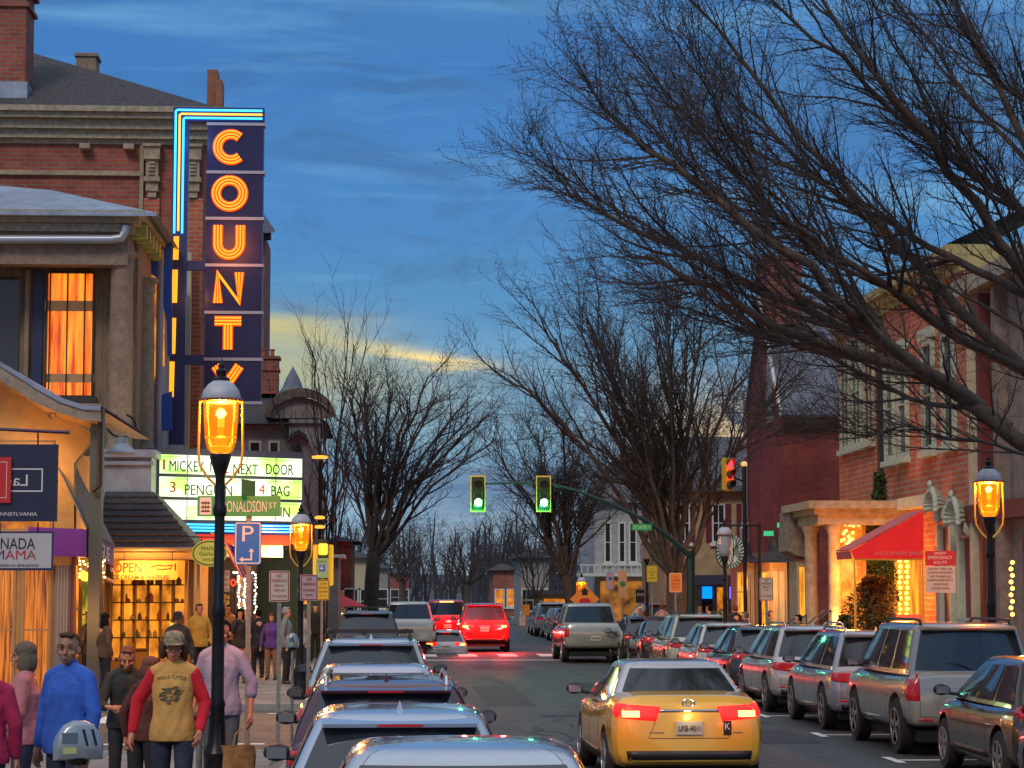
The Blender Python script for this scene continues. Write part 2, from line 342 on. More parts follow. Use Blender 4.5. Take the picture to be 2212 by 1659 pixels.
# ================================================================== STREET LAMPS
M_black = mat('black_iron', (.022, .022, .024), .38, .6, var=.3, vs=10)
M_iron_dark = mat('dark_green_iron', (.018, .03, .026), .4, .5)
M_dome = mat('lamp_dome', (.42, .43, .48), .45, var=.12, vs=8)
M_rim = mat('lamp_rim', (.22, .05, .03), .5)
def amber_glass():
    m = bpy.data.materials.new('amber_glass'); m.use_nodes = True; nt = m.node_tree; N = nt.nodes; L = nt.links; N.clear()
    o = N.new('ShaderNodeOutputMaterial'); tr = N.new('ShaderNodeBsdfTransparent'); tr.inputs[0].default_value = (1, .5, .1, 1)
    em = N.new('ShaderNodeEmission'); em.inputs[0].default_value = (1, .26, .008, 1); em.inputs[1].default_value = .60
    gl = N.new('ShaderNodeBsdfGlossy'); gl.inputs['Roughness'].default_value = .08; gl.inputs[0].default_value = (1, .9, .7, 1)
    a = N.new('ShaderNodeAddShader'); L.new(tr.outputs[0], a.inputs[0]); L.new(em.outputs[0], a.inputs[1])
    fr = N.new('ShaderNodeFresnel'); fr.inputs[0].default_value = 1.4; mx = N.new('ShaderNodeMixShader'); L.new(fr.outputs[0], mx.inputs[0]); L.new(a.outputs[0], mx.inputs[1]); L.new(gl.outputs[0], mx.inputs[2])
    L.new(mx.outputs[0], o.inputs[0]); return m
M_amber = amber_glass()
M_glass_off = mat('clear_glass', (.35, .38, .42), .1, spec=.8)
M_burner = glow('burner_glow', (1, .40, .03), .9); M_mantle = glow('mantle_glow', (1, .50, .07), 1.8); M_bulb = glow('bulb_glow', (1, .72, .28), 9)
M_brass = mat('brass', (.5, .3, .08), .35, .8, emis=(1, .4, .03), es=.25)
def street_lamp(loc, label, h=4.6, litup=True, power=110, group='gas style lamps along the pavements'):
    t = thing('street_lamp', label, 'street lamp', (0, 0, 0), group); k = h / 4.6; z = lambda q: q - 4.6 + h
    b = MB(); b.lathe([(.24, 0), (.24, .12), (.2, .16), (.17, .5), (.19, .56), (.13, .66), (.1, 1.0), (.115, 1.04), (.09, 1.1), (.085, 1.9), (.1, 1.93), (.1, 1.99), (.078, 2.04), (.07, z(3.0)), (.09, z(3.02)), (.1, z(3.08)), (.075, z(3.13)), (.065, z(3.4)), (.11, z(3.5)), (.15, z(3.6)), (.14, z(3.63)), (0, z(3.635))], n=20)
    for i in range(10):
        a = 2 * math.pi * i / 10; b.tube([(.175 * math.cos(a), .175 * math.sin(a), .16), (.12 * math.cos(a), .12 * math.sin(a), .64)], [.022, .014], 6)
    b.v = [(x_ * .72, y_ * .72, z_) for x_, y_, z_ in b.v]; b.build('post', M_black, t, smooth=True, angle=35)
    for sx in (-1, 1):
        q = [(sx * .05, 0, z(3.32)), (sx * .13, 0, z(3.40)), (sx * .205, 0, z(3.52)), (sx * .222, 0, z(3.66)), (sx * .215, 0, z(4.16))]
        MB().tube(q, .014, 6).build('cradle_arm', M_black if not litup else M_brass, t, smooth=True)
    g = MB().lathe([(.10, z(3.64)), (.135, z(3.68)), (.16, z(3.78)), (.172, z(3.95)), (.178, z(4.16))], n=28)
    g.f = [f for f in g.f if len(f) == 4]; g.m = g.m[:len(g.f)]
    gl = g.build('glass_globe', M_amber if litup else M_glass_off, t, smooth=True)
    b = MB().lathe([(.1, z(3.66)), (.11, z(3.70)), (.05, z(3.72)), (.07, z(3.76)), (.07, z(3.79)), (.03, z(3.82)), (.03, z(3.9)), (0, z(3.9))], n=14); b.box((-.16, -.008, z(3.79)), (.16, .008, z(3.81)))
    b.build('burner', M_burner if litup else M_black, t)
    MB().lathe([(0, z(3.9)), (.035, z(3.9)), (.035, z(3.99)), (0, z(3.99))], n=12).build('mantle', M_mantle if litup else M_dome, t)
    if litup: MB().lathe([(0, z(4.145)), (.13, z(4.145)), (.15, z(4.155)), (0, z(4.156))], n=16).build('lamp_bulb', M_bulb, t)
    MB().lathe([(.19, z(4.165)), (.2, z(4.2)), (.18, z(4.27)), (.135, z(4.33)), (.08, z(4.37)), (0, z(4.37))], n=28).build('dome', M_dome, t, smooth=True, angle=60)
    b = MB()
    for i in range(26):
        a = 2 * math.pi * i / 26; b.ell((.205 * math.cos(a), .205 * math.sin(a), z(4.17)), (.026, .026, .02), 1)
    b.lathe([(.18, z(4.16)), (.21, z(4.165)), (.21, z(4.18)), (.18, z(4.19))], n=26)
    b.build('scalloped_rim', M_rim, t, smooth=True)
    MB().lathe([(.085, z(4.365)), (.085, z(4.39)), (.05, z(4.42)), (.06, z(4.47)), (.03, z(4.5)), (.035, z(4.53)), (.012, z(4.56)), (0, z(4.62))], n=12).build('finial', M_black, t, smooth=True, angle=35)
    if litup: lamp_light((0, 0, z(4.08)), (1, .46, .10), power, .05, t)
    place(t, loc); return t
def sxy(u, s): return ((u - 848) / s, FPX / s)
x, y = sxy(478, 214); street_lamp((x, y, .13), 'big lit amber gas lamp nearest the camera, in front of the theatre marquee', 4.5, power=330)
x, y = sxy(652, 107); street_lamp((x, y, .13), 'smaller lit amber gas lamp right of the white marquee board', 3.92, power=260)
x, y = sxy(2151, 143); street_lamp((x, y, .13), 'lit yellow gas lamp by the right edge under the big bare limb', 4.25, power=330)
x, y = sxy(1568, 85); street_lamp((x, y, .13), 'unlit lamp post with clear globe in front of the round coffee sign', 4.0, False)
x, y = sxy(1398, 60); street_lamp((x, y, .13), 'unlit small lamp post beside the yellow parking sign, left of the trunk', 4.25, False)
x, y = sxy(1256, 50); street_lamp((x, y, .13), 'far lit gas lamp above the orange diamond road work sign', 2.95, power=60)

# ================================================================== SIGN POSTS
M_galv = mat('galvanised_steel', (.28, .26, .23), .5, .5, var=.25, vs=12)
M_sgreen = mat('sign_green', (.02, .34, .09), .45, var=.08); M_swhite = mat('sign_white', (.72, .70, .66), .5, var=.05); M_sblue = mat('sign_blue', (.012, .16, .55), .4)
M_sred = mat('sign_red', (.55, .02, .03), .5); M_dred = mat('sign_dark_red', (.33, .02, .03), .5); M_blackp = mat('black_paint', (.012, .012, .014), .5); M_syel = mat('sign_yellow', (.75, .48, .03), .5); M_sorg = mat('sign_orange', (.85, .24, .03), .5)
def upost(t, x, y, h, w=.055):
    b = MB(); b.box((x - w / 2, y, 0), (x + w / 2, y + .012, h)); b.box((x - w / 2, y + .012, 0), (x - w / 2 + .012, y + .035, h)); b.box((x + w / 2 - .012, y + .012, 0), (x + w / 2, y + .035, h))
    b.build('post', M_galv, t)
def rrect(w, h, r, n=5, cx=0, cz=0):
    p = []
    for (sx, sz, a0) in ((1, 1, 0), (-1, 1, 90), (-1, -1, 180), (1, -1, 270)):
        for i in range(n + 1): a = R(a0 + 90 * i / n); p.append((cx + sx * (w / 2 - r) + r * math.cos(a), cz + sz * (h / 2 - r) + r * math.sin(a)))
    return p
def panel(t, x, y, z, w, h, bg, border=None, lines=(), tm=None, yaw=0, r=.03, name='sign_panel'):
    fr = FG((x, y, z), R(yaw))
    p = MB().prism(fr, rrect(w, h, r), 0, .006).build(name, bg, t)
    if border:
        b = MB(); o = rrect(w - .02, h - .02, r * .8); i = rrect(w - .045, h - .045, r * .6); k = len(o)
        b.add([fr(a, c, .0085) for a, c in o] + [fr(a, c, .0085) for a, c in i], [(j, (j + 1) % k, k + (j + 1) % k, k + j) for j in range(k)])
        b.build('border', border, p)
    b = MB()
    for (s, zz, hh, ww) in lines: b.text(fr, s, 0, zz, hh, .0065, .0095, wfit=ww)
    if lines: b.build('lettering', tm, p)
    return p, fr
def signpost(u, s, label, h, base=.13, cat='sign', group=None):
    x, y = sxy(u, s); t = thing('sign_post', label, cat, (x, y, base), group); b = MB(); 
    w = .055; b.box((x - w / 2, y, base), (x + w / 2, y + .012, base + h)); b.box((x - w / 2, y + .012, base), (x - w / 2 + .012, y + .035, base + h)); b.box((x + w / 2 - .012, y + .012, base), (x + w / 2, y + .035, base + h)); b.build('post', M_galv, t)
    return t, x, y
def zat(v, s): return CAMZ + (1275 - v) / s
# street name + parking sign
t, x, y = signpost(541, 190, 'steel post with green street name blade and blue parking P sign', 3.15)
s = 190
def blade(par, x, y, z, w, h, txt, small=None, emblem=True, yaw=-2, nm='street_name_blade'):
    fr = FG((x, y - .02, z), R(yaw)); p = MB().prism(fr, rrect(w, h, .015), 0, .008).build(nm, M_sgreen, par)
    b = MB(); 
    b.text(fr, txt, .06 if emblem else -.04, -h * .28, h * .56, .009, .0115, wfit=w * .54 if emblem else w * .66); 
    if small: b.text(fr, small, w * .41 + (.0 if emblem else -.02), -h * .1, h * .3, .009, .0115, wfit=w * .10)
    b.build('lettering', M_swhite, p)
    if emblem:
        e = MB().fbox(fr, -w * .47, -w * .33, -h * .42, h * .42, .0085, .011).build('emblem', M_swhite, p)
        q = MB()
        for i in range(3):
            c = -w * .43 + i * w * .03; q.fbox(fr, c - .004, c + .004, -h * .3, h * .25, .0115, .013)
        for zz in (-.28, -.08, .12): q.fbox(fr, -w * .455, -w * .345, h * zz, h * (zz + .07), .0115, .013)
        q.build('emblem_mark', M_blackp, e)
    return p
blade(t, (519 - 848) / 190, y, zat(1096, s), 178 / s, 44 / s, 'DONALDSON', 'ST')
f2 = FG((x - .02, y + .05, zat(1060, s)), R(78)); MB().prism(f2, [(-.28, -.11), (.28, -.11), (.28, .11), (-.28, .11)], 0, .008).build('cross_street_blade', M_sgreen, t)
p, fr = panel(t, (539 - 848) / s, y - .015, zat(1175, s), 58 / s, 92 / s, M_sblue, M_swhite)
b = MB(); w, h = 58 / s, 92 / s
b.text(fr, 'P', -.0, .02, h * .38, .0065, .0095, wfit=w * .42)
b.fbox(fr, .03, .05, -h * .36, -h * .2, .0065, .0095); b.fbox(fr, -.055, .05, -h * .40, -h * .36, .0065, .0095)
b.prism(fr, [(.008, -h * .2), (.072, -h * .2), (.04, -h * .12)], .0065, .0095); b.prism(fr, [(-.055, -h * .31), (-.055, -h * .45), (-.095, -h * .38)], .0065, .0095)
b.build('lettering', M_swhite, p)
# no-parking signs
t, x, y = signpost(607, 160, 'tan no parking sign with curved red border on steel post', 2.35); s = 160; M_tan = mat('weathered_sign_face', (.62, .47, .36), .5, var=.08, vs=9)
panel(t, x, y - .012, zat(1267, s), 44 / s, 66 / s, M_tan, M_dred, [('NO', .12, .045, .07), ('PARKING', .055, .04, .2), ('FRIDAY', -.005, .03, .14), ('4:00 AM', -.07, .035, .15), ('TO 9:00 AM', -.15, .035, .2)], M_dred, r=.025)
t, x, y = signpost(670, 150, 'turned no parking loading zone sign on leaning steel post', 2.3); s = 150; M_tan2 = mat('pale_sign_face', (.55, .42, .42), .5, var=.08, vs=9)
panel(t, x, y - .012, zat(1270, s), 42 / s, 56 / s, M_tan2, M_dred, [('NO', .10, .045, .08), ('PARKING', .03, .042, .2), ('LOADING', -.05, .032, .18), ('ZONE', -.12, .032, .11)], M_dred, yaw=28, r=.025)
# handicap + yellow panel
t, x, y = signpost(698, 94, 'post with green and blue handicap parking sign above a yellow notice', 2.7); s = 94; M_hgreen = mat('pale_green_face', (.35, .55, .22), .5)
p, fr = panel(t, x, y - .012, zat(1228, s), 27 / s, 42 / s, M_hgreen, None, [('RESERVED', .13, .035, .2)], M_blackp)
q = MB().fbox(fr, -.07, .07, -.08, .08, .0065, .0095).build('blue_square', M_sblue, p)
b = MB().lathe([(.035, 0), (.045, 0)], n=16); fz2 = MB(); fz2.prism(fr, [(.05 * math.cos(a * .4) * .8 - .01, .05 * math.sin(a * .4) * .8 - .025) for a in range(9)], .010, .012); fz2.fbox(fr, -.02, 0, -.01, .045, .010, .0125); fz2.prism(fr, rrect(.025, .025, .012, cx=-.01, cz=.058), .010, .0125); fz2.build('wheelchair_mark', M_swhite, q)
panel(t, x + .02, y - .012, zat(1275, s), 28 / s, 44 / s, M_syel, M_blackp, [('2 HR', .12, .05, .15), ('PARKING', .03, .045, .2), ('8AM-6PM', -.06, .045, .2), ('<->', -.15, .045, .15)], M_blackp)
# snow emergency sign
t, x, y = signpost(2034, 128, 'tall red and white snow emergency route sign on metal post, right side', 2.9); s = 128
panel(t, (2040 - 848) / s, y - .012, zat(1206, s), 66 / s, 32 / s, M_sred, None, [('SNOW', .06, .05, .2), ('EMERGENCY', -.015, .055, .42), ('ROUTE', -.095, .05, .22)], M_swhite, r=.01)
panel(t, (2040 - 848) / s, y - .012, zat(1252, s), 66 / s, 58 / s, mat('cream_sign_face', (.62, .58, .48), .5), None, [('SNOW TIRES OR', .16, .038, .4), ('CHAINS REQUIRED', .10, .038, .44), ('NO PARKING', .03, .042, .36), ('DURING EMERGENCY', -.03, .038, .44), ('VEHICLES', -.10, .038, .26), ('TOWED AWAY', -.17, .038, .32)], M_blackp, r=.01)
# right pavement no-parking
t, x, y = signpost(1658, 87, 'no parking sign on dark post before the lit bay window shop', 2.3); s = 87
panel(t, x, y - .012, zat(1273, s), 30 / s, 50 / s, M_tan, M_dred, [('NO', .20, .055, .09), ('PARKING', .11, .055, .26), ('FRIDAY', .03, .05, .2), ('TOW', -.05, .05, .1), ('TO 9:00AM', -.2, .05, .26)], M_blackp)
t, x, y = signpost(1460, 74, 'orange no parking notice on a post in front of the wide trunk', 2.4); s = 74
panel(t, x, y - .012, zat(1259, s), 27 / s, 42 / s, M_sorg, M_swhite, [('NO', .14, .06, .1), ('PARKING', .04, .06, .27), ('SPECIAL', -.06, .05, .24), ('EVENT', -.16, .05, .2)], M_dred)
t, x, y = signpost(1409, 64, 'yellow two hour parking sign left of the wide trunk', 2.9); s = 64
panel(t, x, y - .012, zat(1240, s), 24 / s, 36 / s, M_syel, M_blackp, [('12', .13, .07, .1), ('MINUTE', .03, .06, .24), ('FREE', -.07, .06, .15), ('PARKING', -.18, .06, .26)], M_blackp)
t, x, y = signpost(1318, 56, 'pale blue and white kerb sign beside the green dot sign', 2.5); s = 56
p, fr = panel(t, x, y, zat(1256, s), 17 / s, 36 / s, mat('grey_sign_face', (.4, .42, .44), .5), M_sblue); MB().prism(fr, rrect(.14, .14, .065, cz=.1), .0065, .0095).build('blue_disc', M_sblue, p)
t, x, y = signpost(1345, 56, 'cream kerb sign with a green dot, left of the yellow sign', 2.6); s = 56
p, fr = panel(t, x, y, zat(1262, s), 19 / s, 58 / s, mat('cream_face2', (.55, .45, .25), .5), None); MB().prism(fr, rrect(.22, .22, .105), .0065, .0095).build('green_dot', M_sgreen, p)
t, x, y = signpost(1383, 58, 'black board sign with white lettering on the far right pavement', 2.3); s = 58
panel(t, x, y, zat(1288, s), 22 / s, 32 / s, M_blackp, M_swhite, [('ANN', 0, .12, .25)], M_swhite)
# far roadwork diamond
x, y = sxy(1263, 52); t = thing('road_work_sign', 'orange diamond road work sign with red disc below the far lamp', 'sign', (x, y, 0)); fr = FG((x, y, 0), 0); M_lorg = mat('reflective_orange', (.7, .24, .03), .4, emis=(1, .3, .03), es=.08)
cz = zat(1290, 52); MB().prism(fr, [(-.62, cz - .1), (0, cz - .55), (.62, cz - .1), (0, cz + .52)], 0, .02).build('sign_panel', M_lorg, t)
MB().prism(fr, rrect(.5, .4, .18, cz=cz - .25), .022, .03).build('red_disc', M_sred, t); MB().fbox(fr, -.12, .12, cz + .08, cz + .24, .022, .03).prism(fr, [(-.17, cz + .24), (.17, cz + .24), (0, cz + .38)], .022, .03).build('arrow_mark', M_blackp, t)
b = MB(); b.tube([(x - .3, y + .05, 0), (x, y + .05, cz)], .03); b.tube([(x + .3, y + .05, 0), (x, y + .05, cz)], .03); b.build('stand', M_galv, t)
for (u, s, lab) in ((1137, 44, 'lit yellow parking notice on the far pavement, left of the young tree'), (1128, 47, 'white regulation sign glowing beside the far yellow notice')):
    t, x, y = signpost(u, s, lab, 2.3 if s < 45 else 1.9)
    panel(t, x, y - .012, zat(1318 if s < 45 else 1340, s), 14 / s, 24 / s, M_lorg if s < 45 else M_tan, M_dred, [('NO', .1, .08, .12), ('STOP', -.08, .07, .2)], M_dred)

# ================================================================== TRAFFIC SIGNALS
M_sigbody = mat('signal_housing', (.05, .055, .02), .5); M_sigyel = mat('signal_yellow_edge', (.75, .5, .05), .5, emis=(.9, .6, .1), es=.12)
M_off = mat('signal_lens_off', (.03, .025, .02), .2)
def signal(u, v, s, label, on=2, color=(.0, 1, .42), yaw=0, k=1.0, back=True, power=140, group='green traffic signals over the street'):
    X, Y = sxy(u, s); z = zat(v, s); t = thing('traffic_signal', label, 'traffic signal', (X, Y, z), group); fr = FG((X, Y, z), R(yaw))
    if back:
        MB().fbox(fr, -.26 * k, .26 * k, -.68 * k, .68 * k, 0, .02).build('backplate', M_sigbody, t)
        b = MB(); 
        for (a0, a1, b0, b1) in ((-.29, .29, .66, .71), (-.29, .29, -.71, -.66), (-.29, -.25, -.66, .66), (.25, .29, -.66, .66)): b.fbox(fr, a0 * k, a1 * k, b0 * k, b1 * k, -.005, .03)
        b.build('reflective_border', M_sigyel, t)
    MB().prism(fr, rrect(.36 * k, 1.08 * k, .04), .025, .22).build('housing', mat('signal_yellow', (.6, .36, .03), .5) if not back else M_sigbody, t)
    for i in range(3):
        cz = (.35 - .35 * i) * k
        b = MB(); a = [(math.cos(R(q)), math.sin(R(q))) for q in range(-20, 201, 20)]
        o = [fr(.16 * k * c, cz + .16 * k * s_, .22) for c, s_ in a]; p = [fr(.16 * k * c, cz + .16 * k * s_, .22 + .22 * k * max(.15, .5 + .5 * s_)) for c, s_ in a]
        b.add(o + p, [(j, j + 1, len(a) + j + 1, len(a) + j) for j in range(len(a) - 1)]); b.build('visor', M_sigbody, t)
        MB().prism(fr, [(.14 * k * math.cos(q * .3927), cz + .14 * k * math.sin(q * .3927)) for q in range(16)], .221, .235).build('lens', M_off if i != on else glow('signal_%.1f_%.1f' % color[:2], (color[0] * 4 + .1, color[1], color[2] + .25) if color[1] > .5 else color, 22 if color[1] > .5 else 3), t)
    lamp_light(fr(0, (.35 - .35 * on) * k - .1, .62), (color[0], 1 if color[1] > .5 else color[1], color[2]), power, .08, t)
    return t
signal(1032, 1068, 71, 'green lit traffic signal at the tip of the mast arm', color=(.02, 1, .32), power=45, k=.78)
signal(1174, 1068, 71, 'second green lit traffic signal, on the middle of the mast arm', color=(.02, 1, .32), power=45, k=.78)
b = MB(); t = thing('signal_mast', 'dark curved mast arm carrying the two green signals', 'signal mast', (*sxy(1500, 71), 0))
pts = [P(1018, 1046, 66.9), P(1110, 1043, 66.9), P(1190, 1046, 66.9), P(1240, 1058, 66.9), P(1320, 1088, 66.9), P(1390, 1122, 66.9), P(1440, 1155, 66.9), P(1490, 1200, 66.9)]
b.tube(pts, [.03, .035, .04, .045, .055, .065, .075, .09], 8); b.build('arm', mat('mast_green', (.02, .05, .045), .45, .4), t, smooth=True)
MB().tube([P(1492, 1300, 67) - Vector((0, 0, 2.3)), P(1492, 1190, 67)], .13, 10).build('pole', mat('mast_green'), t, smooth=True)
b = MB(); fr = FG((0, 66.7, 0), 0); q = P(1386, 1139, 66.7)
blade(t, q.x, 66.7, q.z, 44 / 71, 14 / 71, 'STATE', 'ST', emblem=False)
# side signal seen at an angle, red
signal(1570, 1025, 66, 'yellow side-on traffic signal showing red beside the pale roof', on=0, color=(1, .03, .05), yaw=38, back=False, power=30, group=None)
t = thing('signal_pole', 'dark pole that carries the side-on red signal', 'pole', (*sxy(1612, 64), .13)); q = sxy(1612, 64)
b = MB(); b.tube([(q[0], q[1], .13), (q[0], q[1], zat(1000, 64))], .07, 8).tube([(q[0], q[1], zat(1040, 64)), (q[0] - .5, q[1] - .3, zat(1030, 64))], .03, 6); b.build('post', M_black, t); MB().ell((q[0], q[1], zat(1002, 64)), (.12, .12, .1)).build('cap_light', mat('cap_light', (.5, .4, .2), .4, emis=(1, .6, .2), es=.6), t)
# yellow pedestrian housings on the left
x, y = sxy(700, 82); t = thing('traffic_signal', 'amber-backed pedestrian signal behind the handicap sign', 'traffic signal', (x, y, .13)); fr = FG((x, y, 0), 0); M_ylw = mat('amber_backplate', (.8, .42, .02), .45, emis=(1, .5, .03), es=.45)
MB().prism(fr, rrect(44 / 82, 88 / 82, .05, cz=zat(1222, 82)), 0, .03).build('backplate', M_ylw, t); MB().fbox(fr, -.14, .14, zat(1262, 82), zat(1172, 82), .032, .2).build('housing', M_sigbody, t); MB().tube([(x, y + .08, .13), (x, y + .08, zat(1190, 82))], .05).build('post', M_black, t)
MB().prism(fr, rrect(.24, .3, .05, cz=zat(1188, 82)), .2, .22).build('lens', glow('amber_lens', (1, .5, .03), 2.0), t)
# tall pole with amber strips by the Victorian corner
x, y = sxy(692, 60); t = thing('lantern_pole', 'dark pole ringed with small amber lights right of the marquee', 'pole', (x, y, .13)); MB().tube([(x, y, .13), (x, y, zat(985, 60))], [.09, .05], 8).build('post', M_black, t)
for v in (990, 1120, 1140):
    MB().lathe([(.05, 0), (.3 if v == 990 else .18, .02), (.3 if v == 990 else .18, .10), (.05, .13)], (x, y, zat(v, 60) - .06), n=12).build('light_ring', glow('amber_ring', (1, .45, .05), 1.4), t)
# ================================================================== PARKING METERS
M_meter = mat('meter_grey', (.36, .39, .42), .32, .55, var=.15, vs=8)
def meter(u, v, s, label, double=False, k=1.0, base=.13):
    X, Y = sxy(u, s); zc = zat(v, s); t = thing('parking_meter', label, 'parking meter', (X, Y, base), 'parking meters along the left kerb'); w = .19 * k if double else .125 * k
    prof = [(-w, -.13 * k), (w, -.13 * k), (w * 1.02, -.02 * k), (w * .93, .05 * k), (w * .62, .135 * k), (w * .25, .17 * k), (-w * .25, .17 * k), (-w * .62, .135 * k), (-w * .93, .05 * k), (-w * 1.02, -.02 * k)]
    fr = FG((X, Y, zc), R(18)); d = .09 * k
    b = MB(); kk = len(prof); rings = [(-d, .82), (-d * .8, .96), (0, 1.03), (d * .8, .96), (d, .82)]
    b.add([fr(a * q, c * q, n_) for n_, q in rings for a, c in prof], [(i * kk + j, i * kk + (j + 1) % kk, (i + 1) * kk + (j + 1) % kk, (i + 1) * kk + j) for i in range(4) for j in range(kk)] + [tuple(reversed(range(kk))), tuple(4 * kk + j for j in range(kk))])
    b.build('head', M_meter, t, smooth=True, angle=50)
    b = MB(); 
    for a in ((.25, .62) if double else (0,)): b.prism(fr, [(a * w, -.02 * k), (a * w + .02 * k, -.02 * k), (a * w - .015 * k, .11 * k), (a * w - .035 * k, .11 * k)], d * .8, d * 1.035)
    b.build('coin_slot', M_blackp, t)
    MB().fbox(fr, -w * .75, -w * .1, .0, .085 * k, d * .9, d * 1.04).build('display_window', mat('meter_window', (.12, .16, .2), .1), t); MB().fbox(fr, -w * .7, -w * .15, -.08 * k, -.03 * k, d * 1.0, d * 1.05).build('label_plate', mat('meter_label', (.45, .5, .2), .5), t)
    MB().tube([(X, Y, base), (X, Y, zc - .125 * k)], .032 * k, 10).build('post', M_galv, t, smooth=True); MB().lathe([(.07 * k, zc - .17 * k), (.09 * k, zc - .125 * k), (.0, zc - .12 * k)], (X, Y, 0), n=12).build('collar', M_black, t)
meter(186, 1597, 305, 'large grey double parking meter head low in front of the man in blue', True, .88)
meter(441, 1515, 200, 'small grey parking meter beside the nearest lamp post', False, 1.1)
meter(636, 1385, 150, 'slim parking meter between the two no parking signs', False, .7)
# ================================================================== BUILDINGS, LEFT SIDE
M_brick = brick('red_brick', (.27, .055, .035), (.36, .085, .05), (.20, .15, .12), bw=.44, rh=.15, msize=.02)
M_brick2 = brick('orange_brick', (.44, .085, .04), (.52, .13, .06), (.38, .26, .18), bw=.44, rh=.15, msize=.02)
M_brickp = mat('plum_painted_brick', (.26, .045, .05), .85, var=.25, vs=1.2, bump=.5, bs=9)
M_brown = mat('brown_stone', (.26, .19, .14), .85, var=.25, vs=5, bump=.3)
M_sand = mat('sandstone', (.36, .29, .2), .85, var=.28, vs=4, bump=.3)
M_cornice = mat('painted_cornice', (.34, .29, .21), .7, var=.3, vs=6)
M_roof = mat('dark_shingle', (.05, .045, .05), .85, var=.45, vs=7, bump=.4, bs=20)
M_slate = mat('slate', (.13, .15, .20), .6, var=.35, vs=9, bump=.3, bs=14, stretch=(1, 1, 3))
M_metal = mat('grey_metal_roof', (.28, .33, .42), .45, .3, var=.2, vs=2)
M_navy = mat('navy_paint', (.018, .028, .10), .45)
M_bluep = mat('cobalt_paint', (.02, .09, .42), .5, var=.1)
M_yell = mat('yellow_stucco', (.55, .38, .06), .8, var=.15, vs=4)
M_cream = mat('cream_paint', (.5, .43, .3), .7, var=.12, vs=4)
M_white = mat('white_trim', (.6, .6, .56), .6, var=.08, vs=6)
M_lav = mat('purple_canvas', (.16, .035, .32), .7, var=.1)
M_dark = mat('dark_glass', (.02, .022, .028), .08, spec=.9)
M_dkgreen = mat('green_woodwork', (.035, .07, .045), .6, var=.2)
L_cur = lit('lit_curtain', (.42, .035, .0), (1, .27, .015), 1.5, (5, 5, .35), 1.6)
L_shop = lit('lit_shop', (.10, .02, .002), (1, .32, .022), 1.35, (1.3, 1.3, .8), 1.6, .30, .66)
L_amb = lit('lit_amber', (.40, .10, .005), (1, .44, .03), 1.35, (3, 3, .5), 2.0)
L_warm = lit('lit_warm', (.32, .07, .004), (1, .33, .02), .85, (1, 1, 1), 2.0)
L_blind = lit('lit_blind', (.16, .02, .0), (1, .28, .02), .8, (14, 14, .5), 2.0)
def bld(name, label, x, y): return thing(name, label, 'building', (x, y, .13))
def box_wall(t, x0, x1, y0, y1, z0, z1, m, name='wall'): return MB().box((x0, y0, z0), (x1, y1, z1)).build(name, m, t)

# --- corner building with sweeping eave (nearest)
Y0 = 47.5
t = bld('corner_shop', 'nearest left shop with sweeping eave and orange lit soffit behind the hanging signs', -11, Y0)
p = lambda u, v, Y=Y0: P(u, v, Y)
OBJ_CS = t
xr = p(208, 900).x
# wall facing the side street
pr = [(-24, .13), (p(160, 1500).x, .13), (p(160, 1000).x, p(0, 1000).z), (p(208, 940).x, p(0, 940).z), (p(90, 870).x, p(0, 870).z), (p(0, 800).x, p(0, 800).z), (-24, p(0, 700).z)]
M_orw = mat('orange_lit_stucco', (.50, .30, .11), .8, var=.15, vs=3)  # orange light on the walls is put into the stucco colour
MB().prism(FY(Y0), pr, -.3, 0).build('wall', M_orw, t)
box_wall(t, -24, -7.62, Y0 + .31, 56, .13, p(0, 900).z - .4, M_orw)
# raking roof edge with moulded fascia, soffit below
cv = [(-700, 500), (-300, 655), (0, 788), (40, 812), (80, 838), (130, 866), (180, 882), (218, 884)]
top = [p(u, v, Y0 - .9) for u, v in cv]; bot = [p(u, v + (34 if u < 100 else 26), Y0 - .9) for u, v in cv]
b = MB(); k = len(cv)
b.grid([top, bot]); b.grid([[q + Vector((0, .12, 0)) for q in bot], [q + Vector((0, .12, 0)) for q in top]]); b.grid([bot, [q + Vector((0, .12, 0)) for q in bot]]); b.build('fascia', mat('fascia_paint', (.32, .26, .2), .7, var=.3, vs=5), t)
b = MB(); b.grid([top, [Vector((q.x, 56, q.z)) for q in top]]); b.grid([[q + Vector((0, 0, .07)) for q in top], [Vector((q.x, 56, q.z + .07)) for q in top]]); b.grid([[q + Vector((0, -.05, .07)) for q in top], [q + Vector((0, -.05, -.03)) for q in top]]); b.build('roof', M_metal, t)
low = [p(u, v + (34 if u < 100 else 26), Y0 - .78) for u, v in cv]
MB().grid([low, [Vector((q.x, Y0 - .005, q.z - .1)) for q in low]]).build('soffit', mat('soffit_boards', (.42, .25, .12), .7, var=.2), t)
MB().tube([p(640, 1010, 45) if 0 else p(216, 888, Y0 - .7), p(214, 1050, Y0 - .7), p(200, 1060, Y0 - .6)], .06, 8).build('downpipe', mat('dark_pipe', (.05, .05, .055), .5, .5), t)
MB().box((p(205, 900).x - .02, Y0 - .5, .13), (p(228, 900).x, Y0 - .1, p(0, 880).z)).build('corner_post', mat('grey_green_paint', (.08, .1, .09), .6), t)
